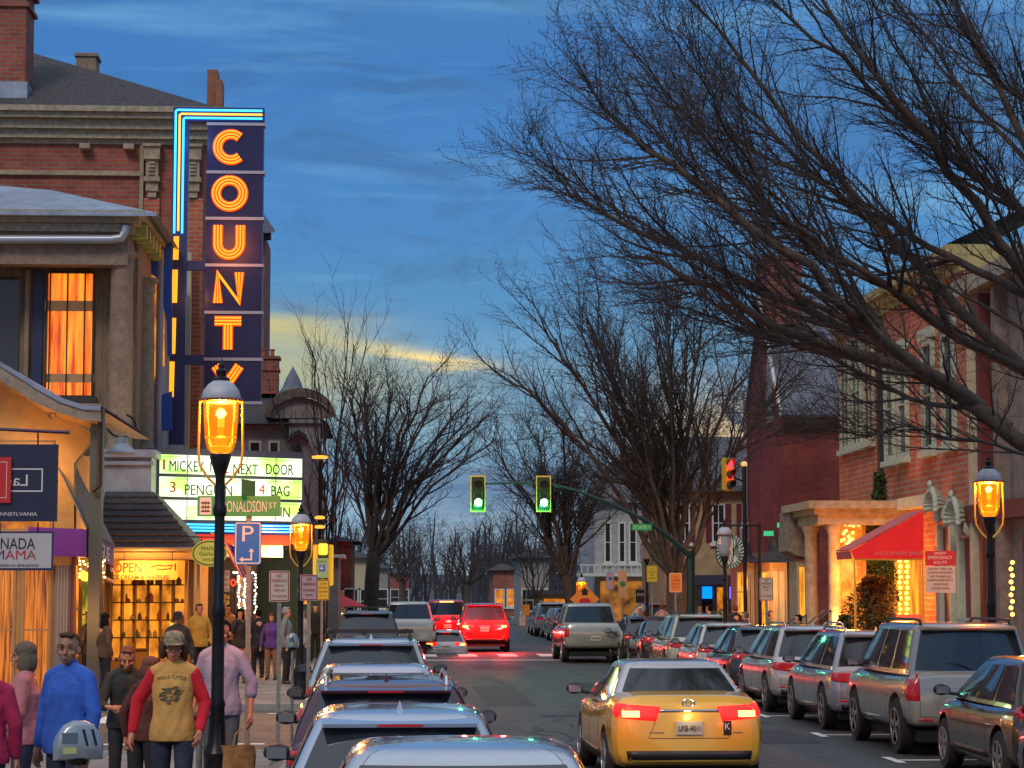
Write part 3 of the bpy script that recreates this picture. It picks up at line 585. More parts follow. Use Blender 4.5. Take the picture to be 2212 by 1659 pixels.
# ground floor openings facing the camera
fr = FY(Y0)
def rectp(u0, u1, v0, v1, Y=Y0): a = P(u0, v1, Y); c = P(u1, v0, Y); return a.x, c.x, a.z, c.z
w = rectp(42, 112, 1222, 1500); window(t, fr, w[0], w[1], w[2], w[3], mat('tan_frame', (.4, .25, .12), .6), L_blind, 1, 2, .06, .05, name='shop_window')
w = rectp(-60, 36, 1222, 1500); window(t, fr, w[0], w[1], w[2], w[3], mat('tan_frame'), L_blind, 1, 2, .06, .05, name='shop_window')
w = rectp(116, 152, 1205, 1500); d = MB().fbox(fr, w[0], w[1], .14, w[3], .005, .09).build('door', mat('grey_door', (.2, .22, .26), .5), t); q = MB()
for i in range(5): q.fbox(fr, w[0] + .05 + i * .065, w[0] + .075 + i * .065, 1.0, w[3] - .15, .092, .10)
q.build('door_panel', mat('pale_strips', (.35, .33, .3), .5), d)
w = rectp(152, 164, 1200, 1560); MB().fbox(fr, w[0], w[1], .14, w[3], .0, .22).build('pilaster', mat('oxblood_paint', (.16, .02, .03), .5), t)
w = rectp(-90, 170, 1150, 1196); MB().fbox(fr, w[0], w[1], w[2] - .25, w[3], 0, .12).build('shop_cornice', mat('tan_frame'), t)
w = rectp(-60, 118, 955, 1150); window(t, fr, w[0], w[1], w[2], w[3], mat('tan_frame'), L_warm, 3, 2, .08, .05)
# street side shop front, receding
fl = FL(-7.6)
window(t, fl, 49.0, 52.0, .6, 3.1, mat('dark_frame', (.04, .035, .03), .5), L_shop, 2, 2, .08, .08, name='shop_window')
window(t, fl, 52.4, 55.2, .6, 3.1, mat('dark_frame'), L_shop, 2, 2, .08, .08, name='shop_window')
window(t, FL(-7.6), 48.2, 50.3, 5.0, 6.6, mat('dark_frame'), glow('green_window', (.02, .6, .2), .8), 3, 1, .06, .05)
w = rectp(168, 226, 1205, 1500, 49.5)
b = window(t, FY(49.5), w[0], w[1], .5, w[3], mat('oak_frame', (.35, .2, .06), .5), lit('lit_green_gold', (.10, .12, .01), (.95, .62, .05), .8, (1.6, 1.6, .8), 2.4, .4, .62), 2, 2, .07, .08, name='shop_window')
# string of fairy lights in that window
def fairy(t_or_none, pts, label, rad=.035, m=None, s=None, group=None):
    b = MB()
    for q in pts: b.ell(q, (rad, rad, rad), 1)
    o = b.build('fairy_lights' if t_or_none is None else 'bulbs', m or glow('fairy_glow', (1, .62, .2), 7), t_or_none); 
    return o
rg = random.Random(5)
pts = [P(172 + rg.random() * 55, 1210 + rg.random() * 42 + 0, 49.3) for _ in range(34)]
fairy(t, pts, None, .026)
MB().ell(P(185, 1243, 49.2), (.13, .13, .13), 3).build('globe_light', glow('yellow_globe', (1, .72, .05), 2.2), t)
# awning with purple valance
t = thing('shop_awning', 'grey sloping awning with purple valance lettered in white', 'awning', P(200, 1180, 48.5))
a0, a1 = P(60, 1138, 46.9), P(186, 1143, 46.9); b0, b1 = P(60, 1200, 46.9), P(186, 1203, 46.9); c0, c1 = P(246, 1180, 51.2), P(246, 1222, 51.2)
h0 = P(112, 985, 47.6); h1 = P(132, 948, 51.3)
b = MB(); 
def slab(b, a, c, d, e, th): 
    n = (c - a).cross(e - a).normalized() * th; b.add([a, c, d, e, a + n, c + n, d + n, e + n], [(0, 3, 2, 1), (4, 5, 6, 7), (0, 1, 5, 4), (1, 2, 6, 5), (2, 3, 7, 6), (3, 0, 4, 7)])
M_canv = mat('streaked_canvas', (.16, .15, .15), .8, var=.45, vs=5, stretch=(6, .7, .7))
slab(b, a1, c0, h1, h0, .03); b.build('canopy', M_canv, t)
b = MB(); slab(b, a0 + Vector((0, .05, 0)), a1 + Vector((0, .05, 0)), b1 + Vector((0, .05, 0)), b0 + Vector((0, .05, 0)), .03); o1 = b.build('valance', M_lav, t)
b = MB(); slab(b, a1, c0, c1, b1, .03); o2 = b.build('valance', mat('violet_canvas', (.11, .055, .30), .7, var=.1), t)
U = (c0 - a1); ang = math.atan2(U.y, U.x); L_ = Vector((U.x, U.y, 0)).length
tilt = (c0.z - a1.z) / L_
def fr2(u, z, n): 
    q = FG((a1.x, a1.y, 0), ang)(u, 0, n + .02); return Vector((q.x, q.y, a1.z + tilt * u + z))
b = MB(); b.text(fr2, 'VOGUE', L_ * .5, -.42, .32, .005, .012, wfit=L_ * .58); b.text(fr2, 'BAZAR', L_ * .5, -.74, .2, .005, .012, wfit=L_ * .34); b.text(fr2, '118', L_ * .88, -.62, .1, .005, .012, wfit=L_ * .10); b.build('lettering', M_swhite, o2)
MB().fbox(fr2, .05, L_ - .05, -.86, -.8, -.08, .02).build('front_bar', mat('pale_bar', (.5, .25, .15), .5), t)
# twisted iron bracket + hanging signs
Ys = 44.5
t = thing('hanging_sign', 'navy hanging sign with mirrored white lettering and a red square on it', 'sign', P(60, 1050, Ys))
q = lambda u, v: P(u, v, Ys)
b = MB(); b.tube([q(-40, 925), q(60, 930), q(146, 934)], .035, 8); b.tube([q(146, 934), q(150, 934)], [.05, .05], 8); b.build('bracket', mat('plum_iron', (.06, .03, .07), .5, .3), t, smooth=True)
b = MB(); b.tube([q(112, 905) + Vector((.09 * math.cos(a * .5) * (1 - a * .06), 0, .09 * math.sin(a * .5) * (1 - a * .06) + .05)) for a in range(11)] , .013, 5); b.build('scroll', M_black, t)
b = MB(); b.tube([q(82, 934), q(82, 962)], .016, 5); b.tube([q(-20, 930), q(-20, 962)], .016, 5); b.build('chain', M_black, t)
fr = FY(Ys); w = rectp(-75, 126, 960, 1126, Ys); M_nv = mat('navy_board', (.015, .022, .06), .4)
pb = MB().fbox(fr, w[0], w[1], w[2], w[3], -.06, 0).build('sign_board', M_nv, t)
b = MB(); w = rectp(-30, 93, 1012, 1062, Ys)
b.fbox(fr, w[0], w[1], w[2], w[2] + .025, .002, .008).fbox(fr, w[0], w[1], w[3] - .025, w[3], .002, .008).fbox(fr, w[1] - .025, w[1], w[2] + .025, w[3] - .025, .002, .008)
b.build('white_frame', M_swhite, pb); b = MB(); b.text(fr, 'Lae', (q(57, 0)).x, w[2] + .12, .24, .002, .008, mirror=True, wfit=.46); b.text(fr, 'OF PENNSYLVANIA', q(47, 0).x, q(0, 1114).z, .075, .002, .008, wfit=1.05); b.build('lettering', M_swhite, pb)
w = rectp(-60, 26, 988, 1086, Ys); rb = MB().fbox(fr, w[0], w[1], w[2], w[3], .03, .07).build('red_board', mat('red_board', (.6, .02, .02), .45), pb)
w = rectp(-50, 17, 998, 1076, Ys); b = MB(); b.fbox(fr, w[1] - .012, w[1], w[2], w[3], .072, .078).fbox(fr, w[0], w[1] - .012, w[2], w[2] + .012, .072, .078).fbox(fr, w[0], w[1] - .012, w[3] - .012, w[3], .072, .078).build('red_board_rule', M_swhite, t)
t = thing('hanging_sign', 'pale grey shop sign with black and coloured capital lettering below the navy board', 'sign', P(50, 1190, Ys))
b = MB(); b.tube([q(82, 1128), q(82, 1152)], .016, 5); b.tube([q(0, 1128), q(0, 1152)], .016, 5); b.build('chain', M_black, t)
w = rectp(-70, 116, 1148, 1232, Ys); pb = MB().fbox(fr, w[0], w[1], w[2], w[3], -.05, 0).build('sign_board', M_navy, t)
w = rectp(-66, 112, 1152, 1227, Ys); fp = MB().fbox(fr, w[0], w[1], w[2], w[3], .002, .01).build('sign_face', mat('pale_board', (.5, .48, .5), .6, var=.05), pb)
MB().text(fr, 'EMPANADA', q(100, 0).x - .64, q(0, 1186).z, .23, .012, .018, wfit=1.28).build('lettering', M_blackp, fp)
for i, (ch, c) in enumerate(zip('MAMA', ((.12, .03, .13), (.45, .02, .08), (.5, .03, .03), (.28, .09, .03)))):
    MB().text(fr, ch, q(25 + i * 22.5, 0).x, q(0, 1208).z, .19, .012, .018, wfit=.19).build('block_letter', mat('block_letter_%d' % i, c, .5), fp)
MB().text(fr, 'mama.com  -  BORN IN EMILIANOS', q(50, 0).x - .1, q(0, 1224).z, .05, .012, .018, wfit=1.3).build('small_lettering', M_blackp, fp)

lamp_light(P(70, 1010, 46.6), (1, .45, .10), 60, .2, OBJ_CS)
lamp_light(P(190, 1330, 46.2), (1, .42, .1), 50, .3, OBJ_CS)
# --- ice cream parlour: shingled bay roof with metal parapet behind
Y1 = 56.6
t = bld('ice_cream_parlour', 'glowing ice cream parlour under a dark shingled hip roof', -6.6, Y1 + 1)
fr = FY(Y1)
A, B_ = P(205, 1185, Y1), P(428, 1185, Y1); C, D = P(330, 1062, Y1 + 2.6), P(228, 1062, Y1 + 2.6)
b = MB(); e = Vector((B_.x + .0, Y1 + 6, B_.z)); c2 = Vector((C.x, Y1 + 6, C.z))
b.add([A, B_, C, D, e, c2], [(0, 1, 2, 3), (1, 4, 5, 2)])
# shingle courses
for i in range(9):
    f0 = i / 9; a_, b2 = A.lerp(D, f0), B_.lerp(C, f0); b.add([a_ + Vector((0, -.03, .0)), b2 + Vector((.02, -.03, 0)), b2 + Vector((.02, -.03, .04)), a_ + Vector((0, -.03, .04)), A.lerp(D, f0 + .1), B_.lerp(C, f0 + .1)], [(0, 1, 2, 3), (3, 2, 5, 4)])
b.build('roof', M_roof, t)
b = MB(); b.tube([A + Vector((0, -.08, -.02)), B_ + Vector((.05, -.08, -.02))], .06, 8); b.tube([B_ + Vector((.05, -.08, -.02)), e + Vector((.05, 0, 0))], .06, 8); b.build('gutter', mat('bronze_gutter', (.22, .17, .12), .5, .4), t, smooth=True)
MB().box((A.x, Y1 - .02, A.z - .28), (B_.x, Y1 + 5.9, A.z - .1)).build('eave_board', mat('tan_frame'), t)
w = rectp(200, 328, 980, 1062, Y1 + 2.7)
b = MB(); b.box((w[0], Y1 + 2.65, w[2] - .3), (w[1], Y1 + 6, w[3])); b.box((w[0], Y1 + 2.5, w[3] - .1), (w[1] + .12, Y1 + 6, w[3] + .1)); b.box((w[0], Y1 + 2.55, (w[2] + w[3]) / 2 + .2), (w[1] + .06, Y1 + 2.64, (w[2] + w[3]) / 2 + .3)); b.build('parapet', M_metal, t)
MB().box((-12, Y1 + 1.5, .13), (-5.2, Y1 + 6, A.z - .3)).build('wall', mat('warm_plaster', (.42, .25, .1), .8), t)
for i in range(7):
    u0 = 236 + i * 27.5; w = rectp(u0, u0 + 3.5, 1190, 1500, Y1 + 1.3); MB().box((w[0], Y1 + 1.2, .13), (w[1] + .03, Y1 + 1.32, A.z - .3)).build('mullion', mat('dark_frame') if i % 2 else mat('oak_frame'), t)
for (u0, u1, v0, v1) in ((242, 262, 1195, 1420), (264, 288, 1195, 1400), (292, 318, 1195, 1400), (322, 345, 1195, 1420), (349, 372, 1195, 1440), (376, 400, 1195, 1330)):
    w = rectp(u0, u1, v0, v1, Y1 + 1.45); f = MB().fbox(FY(Y1 + 1.45), w[0] - .03, w[1] + .03, w[2] - .03, w[3] + .03, 0, .03).build('window', mat('oak_frame'), t); MB().fbox(FY(Y1 + 1.45), w[0], w[1], w[2], w[3], .032, .04).build('pane', L_shop, f)
rg = random.Random(12); b = MB()
for v in (1262, 1300, 1338, 1376): q = rectp(244, 398, v, v + 3, Y1 + 1.38); b.box((q[0], Y1 + 1.34, q[2]), (q[1], Y1 + 1.4, q[3]))
b.build('shelf', mat('dark_frame'), t)
for k_ in range(30):
    u = rg.uniform(246, 394); v = rg.choice((1262, 1300, 1338, 1376)); q = P(u, v, Y1 + 1.37); h_ = rg.uniform(.08, .24); r_ = rg.uniform(.03, .07); MB().lathe([(r_, 0), (r_, h_ * .7), (r_ * .5, h_ * .8), (r_ * .5, h_), (0, h_)], (q.x, q.y, q.z), n=8).build('shelf_jar', mat('jar_%d' % (k_ % 4), ((.35, .06, .03), (.08, .05, .03), (.4, .3, .12), (.1, .14, .06))[k_ % 4], .3), t)
w = rectp(366, 383, 1345, 1408, Y1 + 1.3); MB().fbox(FY(Y1 + 1.3), w[0], w[1], w[2], w[3], 0, .02).build('menu_board', glow('lit_menu', (1, .62, .12), .9), t)
for u in (402, 428): w = rectp(u - 5, u + 5, 1190, 1500, Y1 + .5); MB().box((w[0], Y1 + .4, .13), (w[1], Y1 + .6, A.z - .28)).build('porch_post', mat('tan_frame'), t)
t = thing('shop_sign', 'orange wooden open sign lettered for ice cream and waffles', 'sign', P(320, 1240, Y1 - .3)); fr = FY(Y1 - .3)
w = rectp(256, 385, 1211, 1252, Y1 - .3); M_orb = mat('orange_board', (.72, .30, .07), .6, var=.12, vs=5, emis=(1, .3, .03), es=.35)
pb = MB().prism(fr, rrect(w[1] - w[0], w[3] - w[2], .08, cx=(w[0] + w[1]) / 2, cz=(w[2] + w[3]) / 2), -.04, 0).build('sign_board', M_orb, t)
MB().text(fr, 'OPEN', P(296, 0, Y1 - .3).x, P(0, 1236, Y1 - .3).z, .25, .002, .01, wfit=.72, bold=.02).build('lettering', mat('oxblood_paint'), pb)
MB().text(fr, 'ICE CREAM & WAFFLES', P(322, 0, Y1 - .3).x, P(0, 1251, Y1 - .3).z, .1, .002, .01, wfit=1.45, bold=.02).build('lettering', M_blackp, pb)
b = MB(); z_ = lambda u, v: P(u, v, Y1 - .31); b.tube([z_(325, 1226), z_(340, 1221), z_(356, 1223), z_(372, 1221), z_(368, 1228), z_(345, 1231), z_(338, 1228)], .014, 5); b.tube([z_(378, 1217), z_(378, 1233)], .014, 5); b.build('pointing_hand', M_blackp, pb)
b = MB(); b.tube([z_(268, 1212), z_(268, 1190)], .01, 4).tube([z_(372, 1212), z_(372, 1190)], .01, 4); b.build('chain', M_black, t)
lamp_light(P(300, 1225, Y1 - 1.0), (1, .42, .09), 260, .3, t)
# oval yellow sign + flag
Yo = 55.5; t = thing('oval_sign', 'yellow oval hanging sign left of the flag behind the big lamp post', 'sign', P(452, 1190, Yo)); c = P(452, 1195, Yo); fr = FG((c.x, Yo, c.z), 0)
M_oy = mat('oval_face', (.62, .6, .12), .5, var=.1, emis=(.7, .7, .1), es=.15)
pb = MB().prism(fr, [(.45 * math.cos(a * .2618), .34 * math.sin(a * .2618)) for a in range(24)], -.04, 0).build('sign_board', M_oy, t)
b = MB(); o = [(.42 * math.cos(a * .2618), .31 * math.sin(a * .2618)) for a in range(24)]; i = [(.39 * math.cos(a * .2618), .28 * math.sin(a * .2618)) for a in range(24)]; b.add([fr(a, c_, .004) for a, c_ in o + i], [(j, (j + 1) % 24, 24 + (j + 1) % 24, 24 + j) for j in range(24)]); b.build('ring', mat('olive', (.1, .12, .03), .5), pb)
b = MB(); b.text(fr, 'MAPLE', 0, .07, .1, .003, .008, wfit=.4); b.text(fr, 'Gallery', 0, -.06, .1, .003, .008, wfit=.5); b.text(fr, 'SHOP', 0, -.2, .08, .003, .008, wfit=.3); b.build('lettering', mat('olive'), pb)
MB().tube([(c.x - .8, Yo + .1, c.z + .42), (c.x + .35, Yo + .05, c.z + .40)], .02, 6).tube([(c.x - .2, Yo, c.z + .4), (c.x - .2, Yo, c.z + .3)], .01, 4).build('bracket', M_black, t)
t = thing('flag', 'striped red and white flag hanging on a slanted pole beside the oval sign', 'flag', P(500, 1210, 56.5)); b = MB()
r0 = []; 
for i in range(9):
    r0.append([P(478 + i * 4.5 + j * 5.0, 1168 + i * 2 + j * 9.5, 56.5 + .12 * math.sin(i * 1.2 + j * .5)) for j in range(9)])
for k_, (nm, mm) in enumerate((('red_stripes', mat('flag_red', (.55, .03, .05), .8)), ('white_stripes', mat('flag_white', (.6, .58, .6), .8)))):
    b = MB()
    for i in range(8):
        if i % 2 == k_: b.grid([r0[i], r0[i + 1]])
    b.build(nm, mm, t)
b = MB(); b.grid([[q + Vector((0, -.02, 0)) for q in row[:4]] for row in r0[3:]]); b.build('blue_canton', mat('flag_blue', (.03, .04, .18), .8), t)
MB().tube([P(455, 1150, 56.6), P(520, 1182, 56.6)], .02, 6).build('pole', M_brass, t)

# --- columned porch house
Y2 = 60.0; X2 = -7.35
t = bld('porch_house', 'brown columned porch house with grey metal roof and orange curtained window', -10, Y2)
p = lambda u, v, Y=Y2: P(u, v, Y)
for (u, Y, r_) in ((258, Y2 + .4, .34), (309, Y2 + 3.2, .30)):
    c = P(u, 940, Y); zt = P(0, 545 if Y < 62 else 600, Y).z; zb = P(0, 985, Y).z
    MB().lathe([(r_ * 1.25, zb), (r_ * 1.25, zb + .15), (r_ * 1.05, zb + .3), (r_, zb + .4), (r_ * .98, (zb + zt) / 2), (r_ * .88, zt - .45), (r_ * .95, zt - .4), (r_ * .95, zt - .33), (r_ * .88, zt - .3), (r_ * .9, zt - .18), (r_ * 1.15, zt - .1), (r_ * 1.25, zt - .1), (r_ * 1.25, zt)], (c.x, c.y, 0), n=24).build('column', M_brown, t, smooth=True, angle=35)
zf = P(0, 985, Y2).z
MB().box((-22, Y2, .13), (X2 - .1, Y2 + 8, zf)).build('lower_wall', M_cream, t)
w = rectp(-400, 283, 520, 545, Y2)
b = MB(); b.box((-22, Y2, p(0, 570).z), (p(285, 0).x, Y2 + .55, p(0, 500).z)); b.box((p(285, 0).x - .55, Y2 + .552, p(0, 570).z), (p(285, 0).x, Y2 + 8, p(0, 500).z)); b.build('beam', M_brown, t)
zc0, zc1 = p(0, 500).z, p(0, 466).z
b = MB()
for (dx, z0, z1) in ((.15, zc0 + .002, zc0 + .22), (.32, zc0 + .222, zc0 + .36), (.5, zc0 + .362, zc1 + .1)):
    b.box((-22, Y2 - dx, z0), (p(285, 0).x + dx, Y2 + 8.4, z1))
b.build('cornice', M_cornice, t)
e0 = p(330, 462, Y2 - .5); 
b = MB(); zr = e0.z + .02; hi = P(0, 396, Y2 + 3.5)
b.add([(-22, Y2 - .6, zr), (e0.x + .1, Y2 - .6, zr), (e0.x + .1, Y2 + 9, zr), (-22, Y2 + 4, hi.z + .9), (-10, Y2 + 4, hi.z - .1)], [(0, 1, 4, 3), (1, 2, 4)])
b.add([(-22, Y2 - .62, zr - .1), (e0.x + .12, Y2 - .62, zr - .1), (e0.x + .12, Y2 - .62, zr), (-22, Y2 - .62, zr)], [(0, 1, 2, 3)])
for i in range(16): x_ = -21 + i * .9; b.box((x_, Y2 - .6, zr), (x_ + .04, Y2 - .5, zr + .03))
b.build('roof', M_metal, t)
b = MB(); gy = Y2 - .25; pts = [P(-60, 517, gy), P(240, 517, gy), P(262, 514, gy), P(270, 500, gy), P(272, 488, gy)]; b.tube(pts, .12, 10); b.build('gutter_pipe', mat('pale_pipe', (.38, .42, .5), .4, .4), t, smooth=True)
# modillion cornice running along the street, lime neon light painted into its colour
for i in range(9): y_ = Y2 + .5 + i * .85; MB().box((p(285, 0).x + .05, y_, zc0 - .05), (p(285, 0).x + .45, y_ + .3, zc0 + .3)).build('bracket', mat('neon_lit_bracket', (.42, .42, .12), .7, var=.25, vs=6), t)
# recessed wall with the curtained window
Yw = Y2 + 1.6; fw_ = FY(Yw)
MB().box((-22, Yw, zf), (p(285, 0, Yw).x + .3, Yw + 6, p(0, 500).z - .02)).build('wall', mat('brown_boards', (.20, .14, .09), .8, var=.35, vs=4, stretch=(6, 6, .4)), t)
w = rectp(96, 206, 588, 858, Yw)
f = window(t, fw_, w[0], w[1], w[2], w[3], mat('dark_frame'), L_cur, 1, 1, .05, .1)
for i in range(3): c = P(122 + i * 37, 0, Yw).x; MB().fbox(fw_, c - .018, c + .018, w[2], w[3], .02, .09).build('window_bar', mat('dark_frame'), f)
for (v0, v1) in ((650, 672), (808, 826)):
    q = rectp(97, 204, v0, v1, Yw); MB().fbox(fw_, q[0], q[1], q[2], q[3], .016, .022).build('curtain_band', mat('taupe_curtain', (.32, .2, .12), .9, emis=(1, .5, .2), es=.08), f)
M_orangeline = glow('reflected_neon', (1, .38, .03), .9)
q = rectp(68, 95, 585, 900, Yw); MB().fbox(fw_, q[0], q[1], q[2], q[3], .0, .08).build('shutter', M_navy, t)
q = rectp(50, 67, 585, 960, Yw); MB().fbox(fw_, q[0], q[1], q[2], q[3], .0, .2).build('pilaster', M_brown, t)
q = rectp(-200, 44, 600, 960, Yw); MB().fbox(fw_, q[0], q[1], q[2], q[3], .0, .05).build('dark_window', M_dark, t)
b = MB(); b.box((P(60, 0, Y2).x, Y2 + .3, P(0, 880, Y2).z), (P(232, 0, Y2).x, Y2 + .42, P(0, 868, Y2).z)); b.box((P(60, 0, Y2).x, Y2 + .3, P(0, 960, Y2).z), (P(232, 0, Y2).x, Y2 + .42, P(0, 950, Y2).z))
for i in range(16): x_ = P(66 + i * 10.5, 0, Y2).x; b.box((x_, Y2 + .33, P(0, 950, Y2).z), (x_ + .05, Y2 + .39, P(0, 880, Y2).z))
b.build('balustrade', M_brown, t)
# hanging porch lantern
t = thing('porch_lantern', 'dark hanging lantern under the porch beam at the left edge', 'lantern', P(16, 560, Y2 + .9)); c = P(16, 560, Y2 + .9); MB().lathe([(.02, .45), (.05, .3), (.22, .12), (.16, .1), (.14, -.1), (.05, -.14), (0, -.15)], (c.x, c.y, c.z), n=10).build('lantern_body', mat('plum_iron'), t)
# globe yard light with curved iron brackets
t = thing('wall_light', 'grey metal dome light hanging from two curled iron arms', 'wall light', P(262, 960, Y1)); c = P(262, 968, Y1 + .3); MB().lathe([(.10, .28), (.14, .26), (.14, .12), (.22, .06), (.42, -.12), (.42, -.16), (0, -.14)], (c.x, c.y, c.z), n=20).build('shade', M_metal, t, smooth=True, angle=40)
b = MB()
for sx in (-1, 1): b.tube([c + Vector((sx * .36 * math.sin(a * .35), 0, .28 + .3 * (1 - math.cos(a * .35)) if a < 5 else .28 + .3 * (1 - math.cos(a * .35)))) for a in range(9)], .03, 6)
b.build('arm', M_black, t, smooth=True)

# --- theatre with fluted front
Y3 = 65.0; X3 = -6.7
t = bld('theatre', 'art deco theatre with fluted silver front behind the neon sign', X3 - 3, Y3 + 3)
zt = P(0, 545, Y3).z
M_thy = mat('theatre_lit_ochre', (.55, .33, .04), .7, var=.2, vs=2)  # yellow-orange light on the side wall is put into this colour
box_wall(t, -12, X3 - .25, Y3, 71.2, .13, zt - .5, M_thy)
b = MB(); fr = FY(Y3 - .02)
def pw(uv, Y): return [(P(u, v, Y).x, P(u, v, Y).z) for u, v in uv]
b.prism(fr, pw([(320, 560), (372, 520), (372, 770), (362, 770), (360, 690), (340, 600), (322, 590)], Y3 - .02), 0, .05); b.prism(fr, pw([(345, 855), (372, 845), (372, 930), (352, 930), (345, 915)], Y3 - .02), 0, .05); b.build('blue_panel', M_bluep, t)
MB().prism(fr, pw([(322, 590), (336, 598), (356, 680), (356, 790), (340, 800), (330, 830), (322, 830)], Y3 - .02), 0, .04).build('wall_glow_patch', L_warm, t)  # glowing patch in place of orange light falling on the wall
b = MB(); 
for i in range(13): y_ = Y3 + .1 + i * .46; b.lathe([(.2, P(0, 985, Y3).z - 2), (.2, zt)], (X3 - .22, y_, 0), n=10)
b.build('fluting', mat('silver_flutes', (.34, .35, .38), .45, .4, var=.2, vs=2, stretch=(1, 1, .3)), t, smooth=True, angle=60)
MB().box((X3 - .3, Y3 + 6.2, .13), (X3 + .1, Y3 + 6.5, zt + 1)).build('edge_trim', M_cream, t)
# blade sign
Yb = 66.2; s_ = FPX / Yb; fr = FY(Yb)
t = thing('neon_blade_sign', 'tall navy blade sign with orange neon capital letters spelling county', 'sign', P(500, 600, Yb))
Xs = lambda u: P(u, 600, Yb).x
Z = lambda v: P(500, v, Yb).z
w = (Xs(444), Xs(566), Z(872), Z(265)); MB().fbox(fr, w[0], w[1], w[2], w[3], -.45, 0).build('cabinet', mat('ink_enamel', (.016, .014, .075), .35, var=.3, vs=1.5), t)
for v in (268, 372, 472, 573, 675, 776, 870): MB().fbox(fr, w[0] - .02, w[1] + .04, Z(v) - .045, Z(v) + .045, -.47, .03).build('divider_band', mat('silver_bands', (.42, .40, .45), .4, .5), t)
M_nin = glow('neon_yellow', (1, .38, .015), 1.5); M_nou = glow('neon_orange', (1, .075, .0), 1.25); M_ncy = glow('neon_cyan', (.03, .42, 1), 3.2); M_nor = glow('neon_amber', (1, .35, .03), 2.6)
def offs(path, d, closed=False):
    n = len(path); out = []
    for i in range(n):
        a = path[i - 1] if (i > 0 or closed) else None; c = path[(i + 1) % n] if (i < n - 1 or closed) else None; p0 = path[i]
        def nrm(a, b): l = math.hypot(b[0] - a[0], b[1] - a[1]) or 1; return (-(b[1] - a[1]) / l, (b[0] - a[0]) / l)
        n1 = nrm(a, p0) if a else None; n2 = nrm(p0, c) if c else None
        if n1 and n2:
            m = (n1[0] + n2[0], n1[1] + n2[1]); l = m[0] ** 2 + m[1] ** 2; k = 2 / max(l, 1.5); m = (m[0] * k / 1, m[1] * k / 1); out.append((p0[0] + m[0] * d, p0[1] + m[1] * d))
        else:
            m = n1 or n2; out.append((p0[0] + m[0] * d, p0[1] + m[1] * d))
    return out
def arc(cx, cz, r, a0, a1, n=24): return [(cx + r * math.cos(R(a0 + (a1 - a0) * i / n)), cz + r * math.sin(R(a0 + (a1 - a0) * i / n))) for i in range(n + 1)]
def neon_letter(ch, u, v):
    cx, cz = Xs(u), Z(v); hh = .47; ww = .40; sw = .155
    S = {'C': [arc(cx + .02, cz, .40, 48, 312)], 'O': [arc(cx, cz, .41, 90, 450, 36)],
         'U': [[(cx - ww * .85, cz + hh)] + arc(cx, cz - hh * .22, ww * .85, 180, 360, 16) + [(cx + ww * .85, cz + hh)]],
         'N': [[(cx - ww * .8, cz - hh), (cx - ww * .8, cz + hh * .93), (cx + ww * .8, cz - hh * .93), (cx + ww * .8, cz + hh)]],
         'T': [[(cx - ww, cz + hh * .85), (cx + ww, cz + hh * .85)], [(cx, cz + hh * .66), (cx, cz - hh)]],
         'Y': [[(cx - ww * .9, cz + hh), (cx, cz - hh * .1), (cx, cz - hh)], [(cx + ww * .9, cz + hh), (cx + .04, cz - hh * .02)]]}[ch]
    back = MB(); tubes = MB()
    for pth in S:
        o, i = offs(pth, sw), offs(pth, -sw); n = len(pth)
        back.add([fr(a, c, .04) for a, c in o] + [fr(a, c, .04) for a, c in i], [(j, j + 1, n + j + 1, n + j) for j in range(n - 1)])
        back.add([fr(a, c, .0) for a, c in o] + [fr(a, c, .04) for a, c in o], [(j, j + 1, n + j + 1, n + j) for j in range(n - 1)])
        back.add([fr(a, c, .0) for a, c in i] + [fr(a, c, .04) for a, c in i], [(j, j + 1, n + j + 1, n + j) for j in range(n - 1)])
        for d in (-.095, 0, .095): tubes.tube([fr(a, c, .075) for a, c in offs(pth, d)], .026, 6)
    o = back.build('letter', M_nou, t); tubes.build('neon_tube', M_nin, o, smooth=True)
for ch, v in zip('COUNTY', (318, 418, 520, 622, 722, 824)): neon_letter(ch, 494, v)
# inverted L neon frame
fm = MB().fbox(fr, Xs(369), Xs(402), Z(960), Z(232), -.4, -.02).fbox(fr, Xs(402), Xs(567), Z(262), Z(232), -.4, -.02).build('neon_frame', mat('frame_enamel', (.02, .03, .12), .35), t)
for d, m_ in ((0, M_ncy), (1, M_nor), (2, M_ncy)):
    u = 375 + d * 8.5; v = 239 + d * 8.5
    pts = [(Xs(u), Z(505 if d != 1 else 500)), (Xs(u), Z(v + 3)), (Xs(u + 1.5), Z(v + 1)), (Xs(u + 4), Z(v)), (Xs(563), Z(v))]
    MB().tube([fr(a, c, .03) for a, c in pts], .032, 8).build('neon_tube', m_, fm, smooth=True)
for (v0, v1) in ((512, 562), (584, 655), (688, 765), (782, 858)):
    b = MB()
    for d in (-4, 0, 4): b.tube([fr(Xs(380 + d - (v0 - 512) * .022), Z(v0), .03), fr(Xs(379 + d - (v0 - 512) * .022), Z(v1), .03)], .028, 6)
    b.build('neon_tube', M_nin, fm)
for v in (572, 776): MB().fbox(fr, Xs(402), Xs(444), Z(v + 11), Z(v - 9), -.3, -.05).build('strut', mat('frame_enamel'), t)
lamp_light(fr(Xs(494), Z(520), 1.4), (1, .22, .03), 90, .6, t); lamp_light(fr(Xs(420), Z(300), .8), (.15, .4, 1), 30, .3, t)
lamp_light(fr(Xs(425), Z(640), .5), (1, .3, .05), 25, .3, t)
